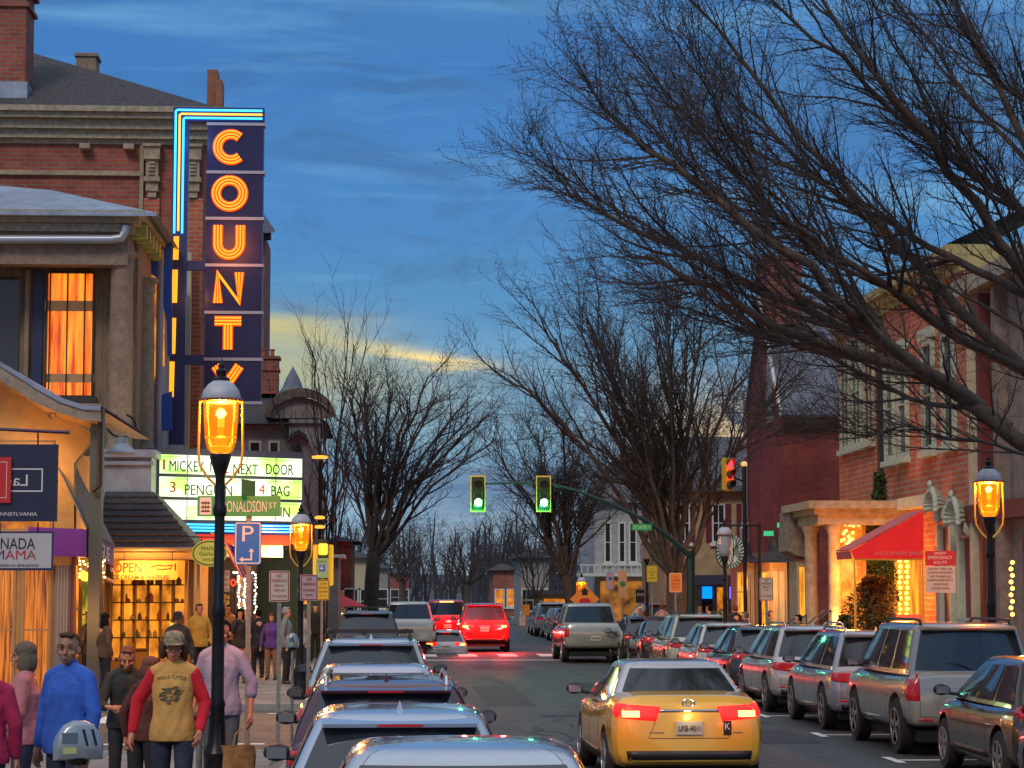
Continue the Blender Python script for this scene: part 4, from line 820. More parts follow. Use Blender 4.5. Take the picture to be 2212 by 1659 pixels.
# marquee
t = thing('theatre_marquee', 'white lit marquee board with film titles in black and red letters', 'marquee', P(500, 1150, 60)); A, B_ = P(338, 1050, 60.5), P(657, 1050, 62.6)
ang = math.atan2(B_.y - A.y, B_.x - A.x); Lm = (Vector((B_.x, B_.y)) - Vector((A.x, A.y))).length; fr = FG((A.x, A.y, 0), ang)
z0, z1 = P(338, 1126, 60.5).z, P(338, 966, 60.5).z
MB().fbox(fr, 0, Lm, z0, z1, -.9, 0).build('cabinet', mat('marquee_case', (.06, .05, .09), .45), t)
def litpanel():
    m = bpy.data.materials.new('marquee_face'); m.use_nodes = True; nt = m.node_tree; N = nt.nodes; L = nt.links; b = N['Principled BSDF']; b.inputs['Base Color'].default_value = (.3, .35, .2, 1)
    tc = N.new('ShaderNodeTexCoord'); mp = N.new('ShaderNodeMapping'); mp.inputs['Scale'].default_value = (1.2, 1, 1.9); L.new(tc.outputs['Object'], mp.inputs[0]); n = N.new('ShaderNodeTexNoise'); n.inputs['Scale'].default_value = .8; L.new(mp.outputs[0], n.inputs[0])
    cr = N.new('ShaderNodeValToRGB'); e = cr.color_ramp.elements; e[0].position = .38; e[0].color = (.42, .85, .12, 1); e[1].position = .5; e[1].color = (.85, 1, .72, 1); L.new(n.outputs[0], cr.inputs[0]); L.new(cr.outputs[0], b.inputs['Emission Color']); b.inputs['Emission Strength'].default_value = 1.35; return m
M_mq = litpanel()
rows = [(1022, 981), (1072, 1029), (1121, 1079)]
for i, (va, vb) in enumerate(rows):
    a, c = P(338, va, 60.5).z, P(338, vb, 60.5).z; f = MB().fbox(fr, .08, Lm - .08, a, c, .002, .02).build('letter_panel', M_mq, t)
    b = MB(); 
    for q in range(1, 5): b.fbox(fr, Lm * q / 5 - .012, Lm * q / 5 + .012, a, c, .021, .026)
    for q in (.12, .9): b.fbox(fr, .08, Lm - .08, a + (c - a) * q - .006, a + (c - a) * q + .006, .0265, .031)
    b.build('letter_rails', mat('rail_grey', (.12, .18, .06), .5), f)
def mt(txt, uc, v, wpx, m, hpx=26):
    q = (uc - 338) / (657 - 338) * Lm; zz = P(338, v, 60.5).z
    MB().text(fr, txt, q, zz - .18, hpx / 78 * .9, .032, .045, wfit=wpx / 78).build('title_letters', m, t)
M_redl = mat('red_letter', (.55, .01, .02), .5); M_bl = mat('black_letter', (.01, .01, .012), .5)
mt('1', 352, 1000, 4, M_redl); mt('MICKEY', 400, 1002, 80, M_bl); mt('17', 459, 1002, 20, M_bl); mt('2', 484, 1004, 12, M_redl); mt('NEXT', 526, 1005, 58, M_bl); mt('DOOR', 601, 1003, 66, M_bl)
mt('3', 371, 1048, 13, M_redl); mt('PENGUIN', 447, 1053, 110, M_bl); mt('4', 562, 1049, 14, M_redl); mt('BAG', 603, 1051, 44, M_bl)
mt('IN', 614, 1098, 22, M_bl); mt("PRESENCE", 400, 1100, 92, M_bl) if 0 else None
a = z0
b = MB()
for d in (0, 1, 2): b.tube([fr(.35, a - .07 - d * .085, .03), fr(Lm - .15, a - .07 - d * .085, .03)], .028, 6)
MB().fbox(fr, .2, Lm, a - .34, a - .002, -.8, -.01).build('neon_backing', mat('frame_enamel'), t); b.build('neon_tube', M_ncy, t)
b = MB(); b.prism(fr, [(.45, a - .342), (Lm - .02, a - .342), (Lm - .45, a - .62), (.9, a - .62)], -.75, -.05); b.build('red_soffit', glow('red_neon_soffit', (1, .03, .01), 1.3), t)
MB().fbox(fr, 1.1, Lm - .6, a - .95, a - .622, -.7, -.1).build('lower_soffit', M_white, t)
# side face, lime
fr_s = FG((B_.x, B_.y, 0), ang + R(90)); b = MB().fbox(fr_s, .02, 1.6, z0 + .15, z1 - .2, -.02, .01); b.build('side_panel', glow('lime_panel', (.25, .75, .25), .8), t)
lamp_light(fr(Lm * .5, (z0 + z1) / 2, 1.5), (.8, 1, .5), 130, .8, t); lamp_light(fr(Lm * .3, z0 - 1.1, -.2), (1, .42, .1), 420, .3, t); lamp_light(fr(Lm * .85, z0 - 1.1, .4), (1, .42, .1), 380, .3, t)
MB().ell(fr(.75, a - .75, .1), (.16, .16, .07)).build('soffit_bulb', M_bulb, t); MB().ell(fr(Lm - .1, a - .75, .1), (.09, .09, .09)).build('soffit_bulb', M_burner, t)

# --- brick block behind with bracketed cornice
Y4 = 72.0; 
t = bld('brick_block', 'tall red brick block with bracketed stone cornice and chimneys', -12, Y4 + 4)
p = lambda u, v, Y=Y4: P(u, v, Y)
xr = p(438, 500).x; zt = p(0, 310).z
box_wall(t, -26, xr, Y4, Y4 + 14, .13, zt, M_brick)
fr = FY(Y4)
b = MB(); ztop = p(0, 234).z
for (n_, v0, v1) in ((.12, 310, 300), (.3, 300, 282), (.5, 282, 262), (.75, 262, 250), (.9, 250, 238)):
    b.box((-26, Y4 - n_, p(0, v0).z + .002), (xr + n_, Y4 + 14, p(0, v1).z))
b.build('cornice', M_cornice, t)
b = MB(); 
for v in (372, 540): b.fbox(fr, -26, p(312, 0).x, p(0, v + 6).z, p(0, v - 4).z, 0, .14)
b.build('string_course', M_sand, t)
b = MB(); b.fbox(fr, p(309, 0).x, p(317, 0).x, p(0, 600).z, p(0, 312).z, 0, .16); b.build('corner_strip', M_sand, t)
for u in (336, 424):
    b = MB(); c = p(u, 0).x
    for (hw, v0, v1, n_) in ((.3, 318, 312, .5), (.26, 345, 318, .42), (.2, 382, 345, .3), (.26, 392, 382, .36), (.2, 412, 392, .26), (.14, 425, 412, .2)):
        b.fbox(fr, c - hw, c + hw, p(0, v0).z, p(0, v1).z - .002, 0, n_)
    for k_ in range(4): b.fbox(fr, c - .1, c + .1, p(0, 378 - k_ * 8).z, p(0, 374 - k_ * 8).z, .3, .36)
    b.build('bracket', M_sand, t)
for u in (192, 286): MB().fbox(fr, p(u - 11, 0).x, p(u + 11, 0).x, p(0, 323).z, p(0, 312).z, 0, .4).build('dentil_block', M_sand, t)
b = MB(); b.fbox(fr, p(318, 0).x, p(352, 0).x, .13, p(0, 426).z, 0, .12); b.fbox(fr, p(405, 0).x, xr, .13, p(0, 426).z, 0, .12); b.build('pier', M_brick2, t)
# hipped roof
b = MB(); ph = P(-60, 95, Y4 + 5); 
b.add([(-27, Y4 - .5, ztop), (xr + .5, Y4 - .5, ztop), (xr + .5, Y4 + 14.5, ztop), (-27, Y4 + 14.5, ztop), (-27, Y4 + 6.5, ph.z + .9), (P(22, 100, Y4 + 6.5).x, Y4 + 6.5, P(22, 100, Y4 + 6.5).z)], [(0, 1, 5, 4), (1, 2, 5), (2, 3, 4, 5)])
b.build('roof', M_roof, t)
def chimney(par, u0, u1, v0, v1, Y, m, cap=True, pots=0, nm='chimney', depth=1.0):
    a, c = P(u0, v1, Y), P(u1, v0, Y); k_ = .06 * (c.x - a.x)
    b = MB().box((a.x, Y, a.z), (c.x, Y + depth, c.z))
    if cap: 
        b.box((a.x - k_, Y - k_, c.z - .55), (c.x + k_, Y + depth + k_, c.z - .42)); b.box((a.x - k_ * 1.5, Y - k_ * 1.5, c.z + .002), (c.x + k_ * 1.5, Y + depth + k_, c.z + .12))
    o = b.build(nm, m, par)
    for i in range(pots):
        x_ = a.x + (c.x - a.x) * (i + .8) / (pots + .6); MB().lathe([(.1, 0), (.09, .3), (.13, .32), (.13, .36)], (x_, Y + depth / 2, c.z + .12), n=10).build('chimney_pot', mat('terracotta', (.4, .12, .05), .8), o)
    return o
chimney(t, -60, 58, -20, 235, Y4 + .5, M_brick, depth=1.6); a = rectp(-60, 60, 178, 240, Y4 + .4); MB().box((a[0], Y4 + .3, a[2]), (a[1], Y4 + 2.3, a[3])).build('chimney_base', M_metal, t)
chimney(t, 163, 207, 122, 205, Y4 + 6, M_brown); chimney(t, 446, 470, 150, 270, Y4 + 6, mat('rust_stucco', (.3, .12, .07), .8, var=.2), cap=False); chimney(t, 466, 480, 172, 270, Y4 + 5.6, mat('rust_stucco'), cap=False)
# roof peeping out right of the sign
t = bld('gabled_dormer_house', 'small grey slate gable just right of the blade sign', P(575, 0, 100).x, 100)
a = P(560, 440, 100); b = MB(); b.add([P(540, 420, 100), P(595, 498, 100), P(590, 503, 100), P(540, 503, 100), P(540, 420, 104), P(595, 498, 104), P(590, 503, 104), P(540, 503, 104)], [(0, 1, 2, 3), (4, 7, 6, 5), (0, 4, 5, 1), (1, 5, 6, 2), (2, 6, 7, 3)]); b.build('roof', M_slate, t)
q = rectp(500, 572, 503, 900, 101); MB().box((q[0], 101, .13), (q[1], 106, q[3] - .02)).build('wall', M_brick, t); MB().box((q[0], 100.4, q[3] - .35), (q[1] + .3, 101, q[3] - .02)).build('eave', M_roof, t)

# --- Victorian stucco house with turret
Y5 = 96.0
t = bld('victorian_house', 'grey stucco house with pointed turret roof beyond the marquee', -6, Y5 + 3); p = lambda u, v, Y=Y5: P(u, v, Y)
M_stu = mat('grey_stucco', (.27, .25, .23), .9, var=.2, vs=2, bump=.3); xr = p(688, 0).x
MB().box((-20, Y5, .13), (xr, Y5 + 9, p(0, 905).z)).build('wall', M_stu, t)
b = MB(); z0 = p(0, 915).z; b.add([(-20, Y5 - .6, z0), (xr + .6, Y5 - .6, z0), (xr + .6, Y5 + 9, z0), (-20, Y5 + 9, z0), (-20, Y5 + 4, p(0, 820).z), (p(640, 0).x, Y5 + 4, p(0, 828).z)], [(0, 1, 5, 4), (1, 2, 5), (2, 3, 4, 5), (0, 3, 2, 1)]); b.build('roof', M_roof, t)
# arched eyebrow gable with the spire
c = p(650, 900); fr = FY(Y5 - .8); n = 16; o = [(c.x + (p(732, 0).x - c.x) * math.cos(R(180 * i / n)), p(0, 900).z + (p(0, 838).z - p(0, 900).z) * math.sin(R(180 * i / n))) for i in range(n + 1)]; i_ = [(c.x + (a - c.x) * .86, p(0, 900).z + (z - p(0, 900).z) * .72 - .05) for a, z in o]
b = MB(); b.add([fr(a, z, 0) for a, z in o] + [fr(a, z, 0) for a, z in i_] + [fr(a, z, -3) for a, z in o], [(j, j + 1, n + 2 + j, n + 1 + j) for j in range(n)] + [(j, 2 * n + 2 + j, 2 * n + 3 + j, j + 1) for j in range(n)]); b.build('arched_eave', mat('weathered_wood', (.12, .1, .075), .85, var=.3, vs=4), t)
MB().prism(FY(Y5 - .5), i_, -.1, 0).build('gable_panel', M_stu, t)
MB().lathe([(p(672, 0).x - p(638, 0).x + .1, p(0, 850).z), (.45, p(0, 830).z), (.3, p(0, 810).z), (0, p(0, 782).z)], (p(638, 0).x, Y5 + 1.0, 0), n=8).build('spire', M_slate, t)
q = rectp(622, 692, 905, 1180, Y5 - .45); MB().box((q[0], Y5 - .45, q[2]), (q[1], Y5 + .02, q[3])).build('bay', mat('bay_stucco', (.33, .31, .28), .9, var=.2, vs=2), t)
q = rectp(632, 655, 950, 1000, Y5 - .46); fr = FY(Y5 - .46); f = MB().prism(fr, [(q[0], q[2]), (q[1], q[2]), (q[1], q[3] - .3), ((q[0] + q[1]) / 2, q[3]), (q[0], q[3] - .3)], 0, .06).build('window', M_stu, t); MB().prism(fr, [(q[0] + .06, q[2] + .06), (q[1] - .06, q[2] + .06), (q[1] - .06, q[3] - .34), ((q[0] + q[1]) / 2, q[3] - .08), (q[0] + .06, q[3] - .34)], .062, .07).build('pane', M_dark, f)
MB().prism(fr, pw([(622, 955), (628, 940), (645, 930), (662, 940), (668, 955), (660, 950), (645, 940), (630, 950)], Y5 - .46), 0, .4).build('hood_mould', M_roof, t)
window(t, FY(Y5), p(548, 0).x, p(575, 0).x, p(0, 1030).z, p(0, 950).z, M_white, M_dark, 1, 2); window(t, FY(Y5), p(590, 0).x, p(614, 0).x, p(0, 1030).z, p(0, 950).z, M_white, M_dark, 1, 2)
chimney(t, 554, 601, 775, 850, Y5 + 3, M_brick, pots=2)
# green shop front at its foot
Y6 = 70.5
t = bld('green_shop_front', 'dark green timber shop front under the marquee beside the no parking signs', P(620, 0, Y6).x, Y6 + 1); fr = FY(Y6); q = rectp(556, 700, 1165, 1500, Y6)
MB().box((q[0], Y6, .13), (q[1], Y6 + 3, q[3])).build('wall', M_dkgreen, t); MB().box((q[0] - .1, Y6 - .25, q[3] - .35), (q[1] + .1, Y6 - .002, q[3])).build('cornice', mat('moss_trim', (.09, .1, .07), .7), t)
for (u0, u1, v0, v1) in ((650, 664, 1255, 1270), (650, 664, 1285, 1305)):
    q = rectp(u0, u1, v0, v1, Y6); f = MB().fbox(fr, q[0] - .04, q[1] + .04, q[2] - .04, q[3] + .04, 0, .03).build('window', M_dkgreen, t); MB().fbox(fr, q[0], q[1], q[2], q[3], .032, .04).build('pane', L_amb, f)
q = rectp(708, 738, 1205, 1295, Y6 + 8); MB().box((q[0], Y6 + 8, .13), (q[1] - .1, Y6 + 11, q[3])).build('side_wing', M_stu, t); MB().box((q[0] - .2, Y6 + 7.6, q[3]), (q[1] + .1, Y6 + 11, q[3] + .12)).build('side_cornice', M_white, t)
t = bld('theatre_lobby', 'dark theatre entrance recess with strings of white fairy lights', P(510, 0, 69).x, 69); fr = FY(69.0); q = rectp(428, 556, 1170, 1500, 69)
MB().box((q[0], 69, .13), (q[1] - .02, 71, q[3])).build('wall', mat('lobby_brown', (.13, .075, .045), .8, var=.4, vs=2), t)
for (u0, u1, v0, v1) in ((466, 500, 1280, 1420), (505, 548, 1240, 1440)):
    q = rectp(u0, u1, v0, v1, 69); window(t, fr, q[0], q[1], q[2], q[3], mat('dark_frame'), lit('lit_lobby', (.07, .02, .0), (.9, .35, .05), .9, (2, 2, 2), 2.5, .42, .66), 2, 2, .06, .05, name='entrance_window')
rg = random.Random(4)
b = MB()
for (u0, v0, u1, v1, n_) in ((516, 1245, 516, 1330, 14), (528, 1236, 528, 1320, 14), (552, 1242, 552, 1330, 13), (503, 1236, 552, 1238, 12)):
    for i in range(n_): b.ell(P(u0 + (u1 - u0) * i / n_ + rg.uniform(-2, 2), v0 + (v1 - v0) * i / n_ + rg.uniform(-1, 1), 68.3), (.035, .035, .035), 1)
b.build('fairy_lights', glow('cool_fairy', (1, .95, .8), 5), t)
q = rectp(496, 512, 1252, 1266, 68.4); fr = FY(68.4); MB().text(fr, 'O', (q[0] + q[1]) / 2, q[2], .22, 0, .03, wfit=.16, bold=.03).build('neon_letter', glow('red_neon', (1, .03, .01), 3), t)
t = thing('notice_board', 'tan lettered board hanging below the oval sign', 'sign', P(483, 1255, 56)); fr = FY(55.8); q = rectp(472, 496, 1232, 1278, 55.8); f = MB().fbox(fr, q[0], q[1], q[2], q[3], -.03, 0).build('sign_board', M_tan, t); b = MB()
for i, s2 in enumerate(('GIFTS', 'CARDS', 'BOOKS', 'TOYS')): b.text(fr, s2, (q[0] + q[1]) / 2, q[3] - .13 - i * .13, .07, .003, .008, wfit=.22)
b.build('lettering', M_dred, f); MB().tube([((q[0] + q[1]) / 2, 55.8, q[3]), ((q[0] + q[1]) / 2, 55.8, q[3] + .5)], .012, 4).build('hanger', M_black, t)
# umbrella
t = thing('patio_umbrella', 'red patio umbrella left of the parked black car', 'umbrella', P(725, 1312, 88)); c = P(722, 1290, 88)
MB().lathe([(1.35, c.z - .38), (.02, c.z + .22), (0, c.z + .22)], (c.x, c.y, 0), n=8).build('canopy', mat('red_canvas', (.62, .03, .04), .7), t); MB().tube([(c.x, c.y, .13), (c.x, c.y, c.z + .25)], .03).build('pole', M_black, t)
# small lit fitting on the far left kerb
# far left row of houses down the street
rg = random.Random(21)
def far_house(label, u0, u1, vt, s, m, roof=True):
    Y = FPX / s; t = bld('far_house', label, (u0 - 848) / s, Y); q = rectp(u0, u1, vt, 1330, Y); MB().box((q[0], Y, -.1), (q[1], Y + 8, q[3])).build('wall', m, t)
    if roof: b = MB(); xm_ = (q[0] + q[1]) / 2; k_ = (q[1] - q[0]) * .3; b.add([(q[0] - .4, Y - .4, q[3]), (q[1] + .4, Y - .4, q[3]), (q[1] + .4, Y + 8.4, q[3]), (q[0] - .4, Y + 8.4, q[3]), (xm_ - .2, Y + 1, q[3] + k_), (xm_ + .2, Y + 7, q[3] + k_)], [(0, 1, 4), (1, 2, 5, 4), (2, 3, 5), (3, 0, 4, 5)]); b.build('roof', M_roof, t)
    n_ = max(2, int((q[1] - q[0]) / 1.8)); fl_ = max(1, int((q[3] - .4) / 2.9))
    for f_ in range(fl_):
        for i in range(n_):
            x_ = q[0] + (q[1] - q[0]) * (i + .5) / n_; z_ = .9 + f_ * 2.9; window(t, FY(Y), x_ - .42, x_ + .42, z_, z_ + 1.5, M_white, L_warm if rg.random() < .4 else M_dark, 1, 2, .08, .05)
far_house('far brick house just right of the moss green wall on the left', 712, 760, 1170, 47, M_brick)
far_house('far cream house on the left, behind the round crowned tree', 752, 800, 1205, 37, M_cream)
far_house('far grey house on the left, above the black crossover', 792, 838, 1228, 29, M_stu)
far_house('far red brick house above the white pickup', 842, 884, 1238, 24, M_brick)
far_house('far pale house on the right, beyond the slim tree', 1125, 1185, 1205, 33, M_stu)
far_house('far brick house on the right, above the braking red car', 1066, 1118, 1232, 26, M_brick)
# ================================================================== BUILDINGS, RIGHT SIDE
M_brickp = brick('plum_brick', (.17, .035, .032), (.235, .05, .045), (.15, .05, .05), bw=.44, rh=.15, msize=.02)
# plum gabled house: gable to the street, slate slope toward us
YA, YB, XG = 77.5, 85.5, 13.95
t = bld('gabled_brick_house', 'plum painted brick house with tall gable chimney and slate roof', XG + 4, YA + 4)
ze = P(1700, 885, YA).z; zp = P(1665, 640, 81.5).z
fr = FR(XG); MB().prism(fr, [(YA, .13), (YB, .13), (YB, ze), ((YA + YB) / 2, zp), (YA, ze)], -.4, 0).build('gable_wall', M_brickp, t)
MB().box((XG + .41, YA, .13), (28, YB, ze)).build('wall', M_brickp, t)
xm = (YA + YB) / 2
b = MB(); b.add([(XG - .15, YA - .45, ze - .25), (30, YA - .45, ze - .25), (30, xm, zp + .05), (XG - .15, xm, zp + .05), (XG - .15, YB + .4, ze - .2), (30, YB + .4, ze - .2)], [(0, 1, 2, 3), (3, 2, 5, 4)])
b.add([(XG - .15, YA - .45, ze - .45), (30, YA - .45, ze - .45), (30, YA - .45, ze - .25), (XG - .15, YA - .45, ze - .25)], [(0, 1, 2, 3)]); b.build('roof', M_slate, t)
b = MB(); b.tube([(XG - .17, YA - .5, ze - .3), (XG - .17, xm, zp + .05)], .07, 6); b.build('verge_trim', M_white, t)
MB().tube([(XG - .15, YA - .52, ze - .3), (30, YA - .52, ze - .3)], .09, 6).build('gutter', mat('dark_pipe'), t)
fr = FR(XG); b = MB().prism(fr, [(xm - 1.9, zp - 4.9), (xm - .9, zp - 4.9), (xm - .95, zp - 3.0), (xm - 1.3, zp - 2.2), (xm - 1.75, zp - 3.0)], 0, .08); b.build('attic_window', mat('grey_green_panel', (.25, .3, .3), .5), t)
chimney(t, 1658, 1732, 560, 700, YA + 2.4, M_brick, depth=2.6)
chimney(t, 1958, 2005, 603, 690, YA + 3.4, M_brick, depth=1.4)
MB().tube([(XG - .1, YB - .2, P(0, 1000, 85).z + 2.6), (XG - .1, YB - .2, P(0, 1110, 85).z), (XG - .35, YB - .6, P(0, 1140, 85).z), (XG - .35, YB - .6, .3)], .09, 8).build('downpipe', mat('pale_pipe'), t)
# orange brick block
YC, YD = 52.5, 67.8
t = bld('brick_terrace', 'orange red brick terrace with pale window stones and carved hoods', XG + 5, 60)
zt = PX(2010, 820, XG).z
zt = 10.6
MB().box((XG, YC, .13), (30, YD, zt)).build('wall', M_brick2, t)
b = MB()
for (n_, z0, z1) in ((.1, -.5, -.3), (.25, -.298, -.1), (.42, -.098, .15)): b.box((XG - n_, YC - .02, zt + z0), (30, YD + .02, zt + z1))
b.build('cornice', mat('gold_lit_cornice', (.42, .34, .14), .7, var=.3, vs=4), t)
b = MB(); b.add([(XG - .4, YC, zt + .16), (XG - .4, YD, zt + .16), (XG + 6, YD, zt + 3.2), (XG + 6, YC, zt + 3.2)], [(0, 1, 2, 3)]); b.build('roof', M_roof, t)
fr = FR(XG); M_pst = mat('pale_green_stone', (.42, .48, .38), .7, var=.15, vs=5)
for i, (ya, yb) in enumerate(((53.4, 54.6), (55.5, 56.7), (58.4, 59.5), (60.0, 61.1))):
    zb = 5.9; window(t, fr, ya, yb, zb, zb + 2.9, M_pst, M_dark, 1, 2, .14, .1)
    MB().fbox(fr, ya - .12, yb + .12, zb + 2.91, zb + 3.2, 0, .14).build('lintel', M_pst, t)
b = MB(); 
for i in range(3): window(t, fr, 62.6 + i * 1.7, 63.9 + i * 1.7, 6.6, 9.9, M_pst if i else M_cream, M_dark, 2, 2, .1, .08)
MB().fbox(fr, 61.55, 61.85, .13, zt - .5, 0, .12).build('downpipe', mat('dark_pipe'), t)
# carved hoods over ground floor doors
for (u, v, k_) in ((2035, 1080, .62), (2082, 1108, .7)):
    c = PX(u, v, XG - .2); b = MB()
    for a in range(-7, 8): 
        ang = R(a * 12.5); sy, cz_ = math.sin(ang) * k_, math.cos(ang) * k_
        b.tube([(XG - .02, c.y + .2 * sy, c.z - .25 + .2 * cz_), (XG - .28, c.y + .55 * sy, c.z - .2 + .55 * cz_), (XG - .5, c.y + .85 * sy, c.z - .25 + .85 * cz_), (XG - .52, c.y + .95 * sy, c.z - .34 + .9 * cz_)], [.05, .07, .09, .04], 6)
    b.tube([(XG - .5, c.y + .92 * k_ * math.sin(R(q_)), c.z - .27 + .9 * k_ * math.cos(R(q_))) for q_ in range(-90, 91, 15)], .035, 6)
    b.ell((XG - .5, c.y, c.z + .62 * k_), (.09, .1, .12), 1); b.ell((XG - .2, c.y - .65 * k_, c.z - .35), (.16, .1, .25), 1); b.ell((XG - .2, c.y + .65 * k_, c.z - .35), (.16, .1, .25), 1)
    b.build('carved_hood', M_pst, t, smooth=True)
    MB().fbox(fr, c.y - .75, c.y - .55, .13, c.z - .6, 0, .2).fbox(fr, c.y + .55, c.y + .75, .13, c.z - .6, 0, .2).build('door_pilaster', M_pst, t)
    MB().fbox(fr, c.y - .5, c.y + .5, .14, c.z - .6, .01, .06).build('door', mat('oxblood_paint'), t)
MB().fbox(fr, 55.3, 61.2, 4.45, 4.75, 0, .35).build('belt_course', M_pst, t)
# porch with square cornice in front of the terrace
YP = 58.8
t = bld('corner_portico', 'sandstone portico with glowing orange shop window behind its columns', 13, YP + 2); p = lambda u, v, Y=YP: P(u, v, Y)
a, c = p(1738, 1100), p(1905, 1078)
b = MB()
for (d, v0, v1) in ((0, 1130, 1108), (.12, 1108, 1095), (.28, 1095, 1078)): b.box((p(1752, 0).x - d, YP - d, p(0, v0).z + .002), (17, YP + 4, p(0, v1).z))
b.build('entablature', M_sand, t)
for u in (1758, 1790): c = p(u, 0); MB().lathe([(.26, .13), (.26, .35), (.19, .5), (.17, p(0, 1150).z), (.25, p(0, 1135).z), (.25, p(0, 1130).z)], (c.x, YP + .25 + (.0 if u > 1760 else 1.2), 0), n=18).build('column', M_sand, t, smooth=True, angle=35)
MB().box((XG - .9, YP + 1.8, .13), (XG - .002, YP + 4, p(0, 1130).z)).build('wall', M_sand, t)
q = rectp(1798, 1868, 1122, 1310, YP + .9); fr = FY(YP + .9)
f = window(t, fr, q[0], q[1], .9, q[3], mat('oak_frame'), lit('lit_red_gold', (.7, .03, .0), (1, .30, .02), 1.35, (1.2, 1.2, 1.2), 3.0, .35, .65), 1, 1, .1, .08, sill=False, name='shop_window')
rg = random.Random(9); b = MB()
for i in range(26): b.ell(P(1800 + rg.random() * 60, 1128 + rg.random() * 50, YP + .75), (.05, .05, .05), 1)
b.build('bulbs', glow('gold_bulb', (1, .62, .1), 4), t)
MB().ell(P(1808, 1352, YP + .3), (.14, .14, .14)).build('ground_light', glow('yellow_spot', (1, .75, .1), 6), t); lamp_light(P(1808, 1340, YP - .1), (1, .6, .15), 40, .2, t)
lamp_light(P(1830, 1250, YP - .6), (1, .26, .03), 170, .3, t)
# the low stone-slated hood beside it
q = rectp(1702, 1762, 1105, 1212, YP + 3); MB().prism(FY(YP + 3), pw([(1706, 1105), (1770, 1105), (1770, 1210), (1722, 1200), (1702, 1190)], YP + 3), -1.6, 0).build('stone_hood', mat('rough_stone', (.2, .18, .14), .9, var=.4, vs=5, bump=.6, bs=8), t)
q = rectp(1722, 1758, 1212, 1310, YP + 3.2); f = MB().box((q[0], YP + 3.2, .13), (q[1], YP + 4.4, q[3])).build('shop_bay', M_sand, t)
q = rectp(1728, 1750, 1225, 1330, YP + 3.18); MB().fbox(FY(YP + 3.18), q[0], q[1], q[2], q[3], 0, .02).build('bay_pane', L_amb, f)
# steps rails
t = thing('stair_rails', 'black iron handrails on the steps by the sandstone portico', 'railing', P(1740, 1350, YP)); b = MB()
for (u0, v0, u1, v1) in ((1686, 1365, 1742, 1328), (1745, 1360, 1795, 1318)):
    A, B_ = P(u0, v0, YP - .6), P(u1, v1, YP - .6); b.tube([A, B_], .025, 6); b.tube([A + Vector((0, .9, 0)), B_ + Vector((0, .9, 0))], .025, 6)
    for i in range(6): q = A.lerp(B_, i / 5); b.tube([q, (q.x, q.y, .5)], .016, 5)
b.build('rail', M_black, t)
MB().box((P(1700, 0, YP).x, YP - .7, .13), (XG - .95, YP + .0, .35)).box((P(1720, 0, YP).x, YP - .5, .35), (XG - .95, YP + .2, .52)).build('steps', M_sand, t)
# red awning
Yr = 54.6
t = thing('red_awning', 'bright red wedge awning with small pink lettering on its side', 'awning', P(1930, 1160, Yr)); p = lambda u, v, Y=Yr: P(u, v, Y)
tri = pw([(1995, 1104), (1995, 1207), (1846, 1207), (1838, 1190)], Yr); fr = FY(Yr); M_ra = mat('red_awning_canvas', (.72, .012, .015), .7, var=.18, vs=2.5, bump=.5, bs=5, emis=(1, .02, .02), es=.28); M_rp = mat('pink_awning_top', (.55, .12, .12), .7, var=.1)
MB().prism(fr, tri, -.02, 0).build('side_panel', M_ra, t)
A, B_ = p(1995, 1104), p(1838, 1190); Yf = 56.4
b = MB(); slab(b, B_ + Vector((0, .03, .01)), A + Vector((0, .03, .01)), Vector((A.x, Yf, A.z + .01)), Vector((B_.x, Yf, B_.z + .01)), .03); b.build('top_panel', M_rp, t)
C = p(1846, 1207); b = MB(); slab(b, B_ + Vector((0, .03, 0)), Vector((B_.x, Yf, B_.z)), Vector((C.x - .05, Yf, C.z)), C + Vector((-.05, .03, 0)), .02); b.build('valance', M_rp, t)
MB().text(fr, 'pure simple good', p(1922, 0).x, p(0, 1197).z, .13, .004, .012, wfit=1.2).build('lettering', mat('pink_letter', (.75, .25, .22), .6), t)
b = MB(); 
for u in (1846, 1992): c = p(u, 1207, Yr + .05); b.tube([(c.x, c.y, .13), c], .03, 8)
b.tube([p(1846, 1208, Yr + .05), p(1992, 1208, Yr + .05)], .03, 8); b.build('frame', M_brass, t)
lamp_light(P(1930, 1225, Yr + 2), (1, .35, .08), 90, .3, t)
# light strings and lit doorway under the awning
t = thing('lit_doorway', 'orange lit doorway framed by columns of round bulbs under the red awning', 'doorway', P(1950, 1350, 60)); fr = FR(XG)
q0, q1 = PX(1935, 1300, XG).y, PX(1990, 1300, XG).y; f = MB().fbox(fr, q1, q0, .3, 3.4, .004, .05).build('door_frame', mat('oak_frame'), t); MB().fbox(fr, q1 + .1, q0 - .1, .4, 3.3, .052, .06).build('pane', L_amb, f)
b = MB(); 
for u in (1943, 1958):
    for i in range(13): b.ell(P(u + (i % 2) * 2, 1212 + i * 11.5, 57.5), (.055, .055, .055), 1)
b.build('bulbs', glow('orange_bulb', (1, .42, .05), 8), t); MB().ell(P(1950, 1352, 57), (.16, .16, .12)).build('ground_light', glow('yellow_spot'), t); lamp_light(P(1950, 1300, 56.5), (1, .4, .08), 60, .3, t)
q = rectp(1935, 1995, 1327, 1345, 56.6); MB().fbox(FY(56.6), q[0], q[1], q[2], q[3], 0, .04).build('step_sign', mat('red_glow_board', (.5, .08, .06), .5, emis=(1, .2, .1), es=.3), t)
